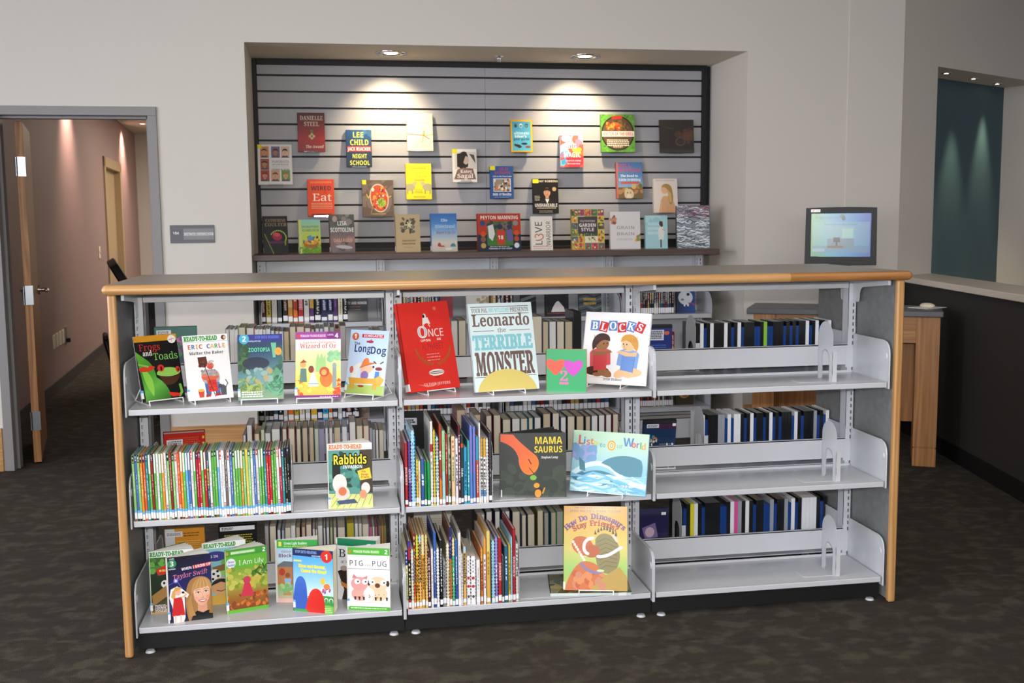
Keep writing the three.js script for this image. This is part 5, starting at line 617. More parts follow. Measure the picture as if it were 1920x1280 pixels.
  redface(g, h) { G.r(g, 0, 0, 100, h, '#8a1c20'); G.fake(g, 20, 40, 60, 1, 8, '#c86a60', 4, 20); G.fake(g, 20, 90, 60, 3, 8, '#c08078', 3, 3); },
  gold(g, h) { G.r(g, 0, 0, 100, h, '#3a3424'); G.e(g, 50, 64, 40, 52, '#b89848'); G.e(g, 50, 40, 26, 14, '#e4d08a'); G.p(g, [[14, 70], [86, 70], [80, 84], [20, 84]], '#6a5428'); G.e(g, 56, 104, 14, 5, '#9a4c34'); },
});

// ---------------------------------------------------------------- books that show their covers
const PX = 400;                                     // print width in pixels
function art(key, W, H, swatch, px = PX) { const w = px, h = Math.round(px * H / W); return cell(w, h, (g) => { g.scale(w / 100, w / 100); ART[key](g, 100 * H / W); }, swatch); }
// o: W H T, hard, open (angle of the back cover), film, sw (spine colour), label sticker
function coverBook(name, label, category, key, pos, yaw, lean, o) {
  const t = thing(name, label, category, pos, 0, o.group); t.rotation.set(-lean, yaw, 0, 'YXZ');
  const { W, H } = o, T = o.T ?? 0.006, b = o.hard ? 0.0026 : 0.0009, in_ = o.hard ? 0.004 : 0.0008;
  const c = art(key, W, H, o.sw ?? '#ddd', o.px ?? PX), mat = o.film ? c.s.film : c.s.mat;
  const front = artBox(W, H, b, c, 4).translate(0, H / 2, -b / 2);
  const A = o.open ?? 0;
  if (A) {
    const back = artBox(W, H, b, c, -1).translate(W / 2, H / 2, 0).rotateY(A).translate(-W / 2, 0, -T);
    part(t, 'cover', [front, artBox(b * 1.6, H, T + b, c, -1).translate(-W / 2, H / 2, -T / 2), back], mat);
    const sheets_ = []; const n = 6;
    for (let i = 0; i < n; i++) { const a = A * (i + 0.6) / n; sheets_.push(new THREE.BoxGeometry(W - 0.004, H - in_ * 2, i === 0 ? 0.003 : 0.0008).translate((W - 0.004) / 2, H / 2, 0).rotateY(a).translate(-W / 2 + 0.001, 0, -b - T * (i + 0.6) / n)); }
    part(t, 'page_block', sheets_, pages(o.pageCol ?? 0xf0ece2));
  } else {
    part(t, 'cover', [front, artBox(W, H, b, c, -1).translate(0, H / 2, -T + b / 2), artBox(b, H, T, c, -1).translate(-W / 2 + b / 2, H / 2, -T / 2)], mat);
    part(t, 'page_block', new THREE.BoxGeometry(W - in_ - b, H - 2 * in_, T - 2 * b).translate(-in_ / 2 + b / 2, H / 2, -T / 2), pages(o.pageCol ?? 0xf0ece2));
  }
  if (o.tag) {
    const s = part(t, 'spine_label', bx(-W / 2 - 0.0012, 0.012, -T - 0.0006, -W / 2 + 0.0075, 0.040, 0.0008), M.sticker);
    part(s, 'blue_band', bx(-W / 2 - 0.0014, 0.032, -T - 0.0007, -W / 2 + 0.0076, 0.0402, 0.0009), M.stickerBlue);
  }
  if (o.whiteTag) part(t, 'spine_label', bx(-W / 2 - 0.0008, 0.004, -T - 0.0004, -W / 2 + 0.006, 0.03, 0.0006), M.sticker);
  return t;
}
function easel(label, x, y, z, yaw, w, group, T = 0.006) {
  const t = thing('book_easel', label, 'book easel', [x, y, z], yaw, group), a = w / 2, r = 0.0021, f = 0.0145;
  part(t, 'front_rest', wire([[-a, r, -0.03], [-a, r, f + 0.006], [-a, 0.016, f], [a, 0.016, f], [a, r, f + 0.006], [a, r, -0.03]], r), M.enamel);
  part(t, 'back_support', wire([[-a, r, -0.03], [-a * 0.9, r, -0.12], [-a * 0.35, 0.13, -0.046 - T], [a * 0.35, 0.13, -0.046 - T], [a * 0.9, r, -0.12], [a, r, -0.03]], r), M.enamel);
  for (const s of [-1, 1]) part(t, 'side_prop', wire([[s * a, r, -0.05], [s * a * 0.35, 0.128, -0.048 - T]], r * 0.9), M.enamel);
  return t;
}
const [S1, S2, S3] = S, EG = null;
const D = (name, label, key, x, y, z, yaw, lean, W, H, o = {}) => coverBook(name, label, 'book', key, [x, y, z], yaw, lean, { W, H, ...o });
D('picture_book', 'paperback with a red-eyed green frog on black and an ochre top band', 'frogs', 0.111, S1 + 0.012, -0.114, 0.550, 0.264, 0.153, 0.228, { sw: '#e8e8ea', tag: 1 });
D('picture_book', 'white paperback with a baker holding a long brown shovel', 'walter', 0.270, S1 + 0.012, -0.093, 0.359, 0.261, 0.155, 0.226, { sw: '#f2f2f2', tag: 1 });
D('picture_book', 'paperback with a dark jungle cover and a round turquoise number two', 'zoo', 0.440, S1 + 0.012, -0.048, 0.020, 0.26, 0.152, 0.227, { sw: '#e8e8ee', tag: 1 });
D('picture_book', 'paperback with a purple band over a yellow meadow scene', 'oz', 0.632, S1 + 0.012, -0.028, -0.104, 0.26, 0.156, 0.233, { sw: '#e6dcea', tag: 1 });
D('picture_book', 'pale blue paperback with cartoon dogs and a very long yellow dog', 'longdog', 0.789, S1 + 0.012, -0.075, -0.588, 0.245, 0.158, 0.229, { sw: '#d6e6f4', tag: 1 });
D('picture_book', 'tall bright red hardback with a tiny white figure near its top', 'once', 1.047, S1 + 0.012, -0.127, 0.464, 0.253, 0.216, 0.322, { hard: 1, T: 0.022, sw: '#e0382e', whiteTag: 1, px: 460 });
D('picture_book', 'pale blue hardback with huge brown and aqua lettering above a yellow dome', 'leo', 1.299, S1 + 0.012, -0.056, 0.167, 0.268, 0.244, 0.319, { hard: 1, T: 0.011, sw: '#d2e6e8', px: 460 });
D('picture_book', 'small square green book with a red and a purple heart', 'hearts', 1.512, S1, -0.052, -0.334, 0.03, 0.146, 0.154, { hard: 1, T: 0.02, sw: '#c86a52', film: 1 });
D('picture_book', 'large white hardback with two seated children hugging coloured blocks', 'blocks', 1.700, S1 + 0.012, -0.118, -0.62, 0.263, 0.258, 0.268, { hard: 1, T: 0.012, sw: '#f0f0f0', px: 460 });
D('picture_book', 'paperback with fat yellow lettering on teal standing alone on the middle shelf', 'rabbit', 0.735, S2, -0.035, -0.037, 0.03, 0.154, 0.229, { open: 0.6, T: 0.005, sw: '#f0f0ec', tag: 1 });
D('picture_book', 'dark grey square book with a long orange dinosaur neck', 'mama', 1.388, S2, -0.042, -0.136, 0.03, 0.239, 0.236, { hard: 1, open: 0.55, T: 0.012, film: 1, sw: '#3a3d3a', whiteTag: 1, pageCol: 0x2a2c28, px: 460 });
D('picture_book', 'wide pale blue hardback with a painted blue whale', 'listen', 1.650, S2 + 0.012, -0.002, -0.535, 0.262, 0.285, 0.222, { hard: 1, T: 0.012, sw: '#a6dcf0', px: 500 });
D('picture_book', 'tall golden yellow book with two dinosaurs nuzzling', 'dino', 1.608, S3 + 0.023, -0.002, -0.252, 0.26, 0.233, 0.305, { T: 0.005, sw: '#e0b860', whiteTag: 1, px: 460 });
D('picture_book', 'green paperback under a white band, half hidden behind the singer book', 'panda', 0.106, S3, -0.136, 0.06, 0.03, 0.153, 0.225, { open: 0.7, T: 0.004, sw: '#2f7a3c', tag: 1 });
D('picture_book', 'dark paperback with a smiling blonde woman and a girl in red', 'star', 0.177, S3, -0.041, 0.18, 0.028, 0.148, 0.231, { open: 0.58, T: 0.004, sw: '#f2f2f0', tag: 1 });
D('picture_book', 'blue and green paperback with a soccer ball, standing behind two others', 'soccer', 0.282, S3, -0.193, 0.172, 0.03, 0.152, 0.229, { open: 0.5, T: 0.004, sw: '#e8ecec' });
D('picture_book', 'grass green paperback with a little pink figure in autumn woods', 'lily', 0.366, S3, -0.101, 0.289, 0.027, 0.147, 0.228, { open: 0.55, T: 0.005, sw: '#6cc040', tag: 1 });
D('picture_book', 'green-banded paperback with a street scene, partly hidden behind the blue one', 'block2', 0.537, S3, -0.155, -0.175, 0.03, 0.154, 0.23, { open: 0.4, T: 0.004, sw: '#e8ecea' });
D('picture_book', 'sky blue paperback with blue and red shapes and a red number one', 'elmo', 0.595, S3, -0.04, -0.441, 0.024, 0.154, 0.226, { open: 0.62, T: 0.006, sw: '#243468', tag: 1, pageCol: 0xf0ecd4 });
D('picture_book', 'white paperback with a dark green top band behind the pig book', 'ba', 0.747, S3, -0.131, -0.451, 0.029, 0.158, 0.227, { open: 0.4, T: 0.004, sw: '#eeeeee' });
D('picture_book', 'white and green paperback with a pink pig beside a tan dog', 'pug', 0.788, S3, -0.023, -0.307, 0.023, 0.155, 0.226, { open: 0.45, T: 0.005, sw: '#eef0ee', tag: 1 });
{ // lies flat under the dinosaur book
  const t = D('picture_book', 'wide picture book lying flat on the bottom shelf under the dinosaur book', 'flatbook', 1.612, S3 + 0.0005, -0.086, -0.16, 0, 0.30, 0.215, { hard: 1, T: 0.011, sw: '#c6dcdc' });
  t.rotation.set(-Math.PI / 2, 0, -0.16, 'YXZ'); t.rotation.set(-Math.PI / 2, -0.16, 0, 'YXZ'); t.position.set(1.595, S3 + 0.0115, -0.014);
  part(t, 'spine_label', bx(0.10, -0.0008, -0.0112, 0.13, 0.0012, 0.0004), M.sticker);
}
const ez = 'white wire easels holding the display books';
easel('white wire easel under the frog book', 0.111, S1, -0.114, 0.55, 0.12, ez); easel('white wire easel under the baker book', 0.270, S1, -0.093, 0.359, 0.12, ez);
easel('white wire easel under the jungle book', 0.435, S1, -0.048, 0.02, 0.12, ez); easel('white wire easel under the purple-banded book', 0.622, S1, -0.028, -0.104, 0.12, ez);
easel('white wire easel under the long yellow dog book', 0.782, S1, -0.075, -0.588, 0.115, ez); easel('white wire easel under the tall red hardback', 1.06, S1, -0.120, 0.464, 0.115, ez, 0.022);
easel('white wire easel under the book with the yellow dome', 1.30, S1, -0.056, 0.167, 0.12, ez, 0.012); easel('white wire easel under the white blocks book', 1.675, S1, -0.118, -0.62, 0.13, ez, 0.013);
easel('white wire easel under the blue whale book', 1.648, S2, -0.002, -0.535, 0.13, ez, 0.013); easel('white wire easel under the dinosaur book', 1.612, S3 + 0.0118, -0.004, -0.252, 0.125, ez);

// ---------------------------------------------------------------- covers on the slatted wall, each on a clear bracket, and on the brown top
const ROWS = {
  B: `red 0.923 0.934 0.229; purple 0.935 0.946 0.233; sky 0.946 0.959 0.271; cyan 0.959 0.962 0.247; yellow 0.963 0.971 0.167; cream 0.971 0.978 0.163; blue 0.979 0.992 0.169; green 0.992 1.000 0.159; emerald 1.001 1.013 0.157; whiteband 1.013 1.023 0.301; lemon 1.024 1.032 0.269; aqua 1.033 1.043 0.245; rust 1.044 1.054 0.290; mint 1.054 1.066 0.266; brick 1.067 1.074 0.255; camo 1.075 1.085 0.280; peach 1.087 1.101 0.245; lavwhite 1.101 1.112 0.237; maroon 1.112 1.120 0.283; ink 1.120 1.131 0.245; cyan 1.132 1.143 0.203; teal 1.144 1.153 0.227; periwinkle 1.153 1.163 0.280; periwinkle 1.163 1.174 0.277; redblue 1.175 1.185 0.241; white 1.185 1.192 0.289; goldtop 1.192 1.200 0.234; goldtop 1.201 1.211 0.233; white 1.211 1.220 0.232; charcoal 1.221 1.232 0.253`,
  C: `navycream 0.918 0.928 0.215; blackred 0.928 0.938 0.249; pale 0.938 0.948 0.217; redorange 0.948 0.955 0.273; limegold 0.956 0.966 0.267; tan 0.966 0.976 0.267; orangecream 0.976 0.987 0.268; butter 0.988 0.998 0.267; maroon 0.998 1.008 0.207; white 1.009 1.018 0.216; royal 1.018 1.029 0.274; white 1.029 1.039 0.216; black 1.040 1.051 0.244; grey 1.051 1.064 0.167; cream 1.064 1.075 0.231; navybrown 1.075 1.085 0.289; greencream 1.085 1.095 0.248; royal 1.095 1.106 0.241; white 1.106 1.117 0.269; white 1.117 1.124 0.192; tan 1.124 1.135 0.217; whitered 1.136 1.151 0.180; whitered 1.151 1.169 0.179; white 1.170 1.185 0.166; orange 1.187 1.196 0.206; whiteorange 1.197 1.207 0.244; gold 1.208 1.222 0.269; sky 1.227 1.239 0.231; lavender 1.239 1.250 0.243; red 1.251 1.264 0.239; slate 1.264 1.272 0.174; deepteal 1.273 1.287 0.208; olive 1.287 1.296 0.214; sky 1.296 1.302 0.242; red 1.303 1.315 0.271; greywhite 1.315 1.325 0.215`,
  R1: `grey white 0.290 0.305 0.219; white white 0.306 0.321 0.218; white white 0.322 0.336 0.218; green cream 0.338 0.364 0.225; red white 0.367 0.396 0.222; white white 0.398 0.411 0.216; white white 0.412 0.426 0.216; grey white 0.427 0.440 0.215; white white 0.441 0.455 0.217; teal white 0.457 0.471 0.210; rust cream 0.473 0.487 0.208; blue white 0.487 0.504 0.206; olive tan 0.505 0.525 0.205; brown cream 0.527 0.551 0.223; orange cream 0.554 0.582 0.222; rust white 0.584 0.606 0.216; black tan 0.607 0.621 0.211; navy white 0.623 0.639 0.214; blue white 0.640 0.653 0.213; black white 0.655 0.675 0.219; black grey 0.677 0.696 0.218; red brown 0.698 0.714 0.212; brown grey 0.715 0.739 0.222; tan white 0.831 0.845 0.199; grey cream 0.847 0.871 0.201`,
  R2: `purple white 0.340 0.352 0.192; maroon white 0.354 0.376 0.230; orange cream 0.383 0.402 0.195; green cream 0.407 0.421 0.210; grey white 0.422 0.444 0.196; black white 0.446 0.480 0.211; maroon cream 0.487 0.505 0.210; red cream 0.510 0.535 0.210; black cream 0.540 0.558 0.208; black tan 0.562 0.584 0.210; black tan 0.588 0.607 0.211; grey mint 0.609 0.625 0.206; lavender lavender 0.626 0.646 0.205; navy white 0.649 0.662 0.207; maroon white 0.664 0.679 0.206; black tan 0.683 0.710 0.207; blue white 0.713 0.735 0.209; maroon white 0.742 0.768 0.226; olive cream 0.770 0.794 0.210; red cream 0.796 0.819 0.209; blue grey 0.820 0.831 0.200; grey grey 0.831 0.842 0.193; black white 0.843 0.855 0.191; grey cream 0.856 0.875 0.190`,
  R3: `grey grey 0.409 0.424 0.203; black cream 0.426 0.453 0.201; navy white 0.455 0.470 0.185; black blue 0.472 0.484 0.184; grey cream 0.485 0.508 0.192; white white 0.509 0.525 0.199; black tan 0.526 0.544 0.191; maroon tan 0.548 0.564 0.192; maroon cream 0.565 0.588 0.200; navy white 0.590 0.601 0.182; olive cream 0.602 0.609 0.179; grey white 0.610 0.630 0.193; navy white 0.632 0.641 0.183; navy white 0.643 0.656 0.185; green tan 0.658 0.668 0.184; navy cream 0.670 0.684 0.183; navy cream 0.686 0.717 0.182; green yellow 0.723 0.751 0.197; grey white 0.753 0.767 0.194; grey cream 0.768 0.782 0.193; grey cream 0.783 0.809 0.189; pink pink 0.810 0.822 0.177; green white 0.823 0.831 0.177; maroon pink 0.832 0.843 0.176; brown brown 0.845 0.857 0.180; orange gold 0.858 0.864 0.179; olive olive 0.865 0.876 0.179`,
  S1: `navy white 1.145 1.173 0.230; black cream 1.174 1.205 0.230; black cream 1.434 1.466 0.223; black cream 1.468 1.509 0.239; navy tan 1.510 1.535 0.217; navy white 1.536 1.566 0.217; black cream 1.567 1.599 0.216; navy tan 1.600 1.633 0.215; black black 1.635 1.668 0.252`,
  S2: `red tan 1.162 1.198 0.257; maroon tan 1.231 1.259 0.235; maroon cream 1.279 1.303 0.229; maroon cream 1.309 1.339 0.230; black cream 1.345 1.379 0.211; black white 1.383 1.417 0.213; teal cream 1.419 1.447 0.212; teal cream 1.451 1.469 0.213; navy white 1.474 1.502 0.214; black tan 1.509 1.541 0.228; navy cream 1.548 1.577 0.228; navy white 1.581 1.605 0.211; black cream 1.609 1.641 0.213; black tan 1.646 1.678 0.212; navy tan 1.684 1.706 0.210; black white 1.708 1.736 0.212; black white 1.738 1.765 0.213; maroon white 1.768 1.793 0.214; maroon cream 1.797 1.822 0.215`,
  S3: `black white 1.237 1.270 0.202; black white 1.275 1.300 0.211; navy white 1.310 1.332 0.211; navy white 1.340 1.372 0.209; navy cream 1.381 1.414 0.205; grey cream 1.420 1.438 0.189; black cream 1.443 1.474 0.191; olive cream 1.484 1.509 0.204; black grey 1.511 1.532 0.194; teal tan 1.540 1.562 0.193; green grey 1.564 1.591 0.196`,
  W1: `wine 0.257 0.288 0.169; olive 0.290 0.322 0.167; bone 0.324 0.359 0.166; slate 0.361 0.388 0.166; umber 0.393 0.424 0.166; amber 0.424 0.455 0.167; rust 0.456 0.485 0.166; red 0.487 0.520 0.166; greywhite 0.522 0.556 0.166; orangepurple 0.557 0.586 0.165; black 0.589 0.627 0.165; navy 0.630 0.667 0.166; navy 0.671 0.702 0.166; violet 0.705 0.732 0.165; cream 0.734 0.764 0.165; black 0.765 0.796 0.165`,
  W2: `black 0.202 0.228 -0.152; black 0.229 0.257 -0.153; slate 0.259 0.286 -0.154; umber 0.287 0.315 -0.156; deepteal 0.316 0.344 -0.157; black 0.346 0.375 -0.158; bone 0.377 0.403 -0.159; rust 0.405 0.441 -0.160; olive 0.443 0.473 -0.162; cream 0.475 0.510 -0.163; greywhite 0.512 0.544 -0.164; yellow 0.547 0.587 -0.166; navy 0.589 0.619 -0.167; cyan 0.621 0.657 -0.169; orange 0.659 0.683 -0.170; slate 0.685 0.713 -0.171; greywhite 0.716 0.744 -0.172; navy 0.745 0.764 -0.173; wine 0.766 0.806 -0.174; black 0.808 0.851 -0.176`,
};
const WALL_BOOKS = `portraits 0.353 1.714 0.223 0.265; steel 0.595 1.930 0.178 0.258; nightschool 0.906 1.830 0.170 0.247; ribbon 1.315 1.937 0.176 0.251; sagal 1.616 1.726 0.167 0.226; sheep 1.301 1.611 0.175 0.244; wired 0.646 1.505 0.177 0.246; vegan 1.025 1.497 0.211 0.248; hiker 2.012 1.929 0.152 0.221; magic 2.364 1.826 0.163 0.226; grill 2.693 1.930 0.243 0.263; dark 3.121 1.927 0.246 0.231; oldschool 1.872 1.615 0.163 0.222; unshake 2.178 1.511 0.181 0.240; road 2.777 1.610 0.189 0.252; hudson 3.040 1.508 0.176 0.241`;
const SILL_BOOKS = `coulter 0.358 0.155 0.241; garlock 0.571 0.141 0.217; damaged 0.778 0.161 0.248; holder 1.199 0.163 0.245; hilder 1.436 0.175 0.249; manning 1.801 0.292 0.246; love 2.086 0.149 0.225; garden 2.402 0.226 0.270; grain 2.658 0.210 0.252; aqua 2.876 0.156 0.224; tidal 3.136 0.228 0.290`;
const WB = {
  portraits: ['white hardback with a grid of painted faces on the slatted wall', '#e4e2de'], steel: ['dark red novel with a hanging medal on the slatted wall', '#5c1613'], nightschool: ['blue thriller with stacked yellow capitals on the slatted wall', '#1c3c62'],
  ribbon: ['cream book with a red and green ribbon bow on the slatted wall', '#e0d0b2'], sagal: ['white memoir with a dark-haired woman on the slatted wall', '#e4e0da'], sheep: ['lemon yellow book with two sheep on the slatted wall', '#b8402c'],
  wired: ['orange-red book with a big white serif word on the slatted wall', '#b03c1a'], vegan: ['brown cookbook with an oval dish of food on the slatted wall', '#544840'], hiker: ['slim blue guide in a yellow border on the slatted wall', '#e0b024'],
  magic: ['book splashed with pink, red, yellow and blue paint on the slatted wall', '#d8d4d8'], grill: ['grass green cookbook with a round dark grill on the slatted wall', '#4a7c2a'], dark: ['glossy dark brown cookbook on the slatted wall, topmost by the frame', '#241c16'],
  oldschool: ['blue book with a grey photo collage on the slatted wall', '#244a84'], unshake: ['black book with a dark-haired man in a suit on the slatted wall', '#120f0d'], road: ['travel book with a sheep under blue sky on the slatted wall', '#8a4a4a'], hudson: ['beige book with a long-haired blonde woman on the slatted wall', '#d4cac0'],
};
const SB = {
  coulter: ['black novel with a glossy crimson fruit on the brown ledge', '#3a2440', 0.1], garlock: ['yellow-green novel with sunflowers and a basket on the brown ledge', '#ccd08a', 0.1], damaged: ['grey novel with bold white and peach capitals on the brown ledge', '#7a5a2c', 0.1],
  holder: ['tan book with a dark square flower picture on the brown ledge', '#b8a078', 0.07], hilder: ['sky blue beach novel on the brown ledge', '#3a70b4', 0.08], manning: ['square red and navy football book on the brown ledge', '#a03020', 0.04], love: ['white book with sideways lettering and a heart on the brown ledge', '#e0dacc', 0.02],
  garden: ['gardening book with a mosaic of plants on the brown ledge', '#b4a468', 0.0], grain: ['pale grey cookbook with a few flowers on the brown ledge', '#d4d2d0', -0.02], aqua: ['pale aqua novel with a woman in white on the brown ledge', '#9cc8cc', -0.03], tidal: ['tall book covered in wavy dark and white lines on the brown ledge', '#4a5258', -0.05],
};
const rows = (s) => s.split(';').map((q) => q.trim().split(/\s+/));
for (const [k, x, y, w, h] of rows(WALL_BOOKS)) {
  const [label, sw] = WB[k], W = +w, H = +h, glossy = k === 'dark' || k === 'steel' || k === 'grill';
  const turn = 0.10 * (1.2 - x) / 1.5 * 0.4;
  coverBook('display_book', label, 'book', k, [+x, +y, -3.655], turn, 0.13, { W, H, T: 0.022, hard: 1, sw, film: glossy, px: 260 });
  const b = thing('book_bracket', 'clear acrylic bracket holding the ' + label.replace(' on the slatted wall', '').replace(', topmost by the frame', ''), 'bracket', [+x, +y, -3.655], 0, 'clear acrylic brackets on the slatted wall');
  part(b, 'ledge', [bx(-0.05, -0.006, -0.055, 0.05, -0.003, 0.012), bx(-0.05, -0.006, 0.010, 0.05, 0.004, 0.0125)], M.acrylic); part(b, 'back_plate', bx(-0.05, -0.006, -0.058, 0.05, 0.06, -0.0555), M.acrylic);
}
for (const [k, x, w, h] of rows(SILL_BOOKS)) {
  const [label, sw, turn] = SB[k];
  const t = coverBook('novel', label, 'book', k, [+x, 1.2655, -3.34], turn * 1.6, 0.10, { W: +w, H: +h, T: 0.028, hard: 1, sw, px: 260, film: k === 'damaged' || k === 'grain' || k === 'hilder' });
  if (turn > 0.05) part(t, 'spine_label', bx(-w / 2 - 0.0008, 0.008, -0.025, -w / 2 + 0.001, 0.04, -0.003), M.sticker);
  part(t, 'easel_wire', wire([[-0.04, 0.002, 0.004], [-0.04, 0.002, -0.06], [0, 0.14, -0.034], [0.04, 0.002, -0.06], [0.04, 0.002, 0.004]], 0.0018, 6), M.acrylic);
}

// ---------------------------------------------------------------- rows of books: spine outward or page edges outward
const ORD = ['first', 'second', 'third', 'fourth', 'fifth', 'sixth', 'seventh', 'eighth', 'ninth', 'tenth', 'eleventh', 'twelfth', 'thirteenth', 'fourteenth', 'fifteenth', 'sixteenth', 'seventeenth', 'eighteenth', 'nineteenth', 'twentieth', 'twenty-first', 'twenty-second', 'twenty-third', 'twenty-fourth'];
function counter() { const n = {}; return (k) => ORD[n[k] = (n[k] ?? -1) + 1]; }
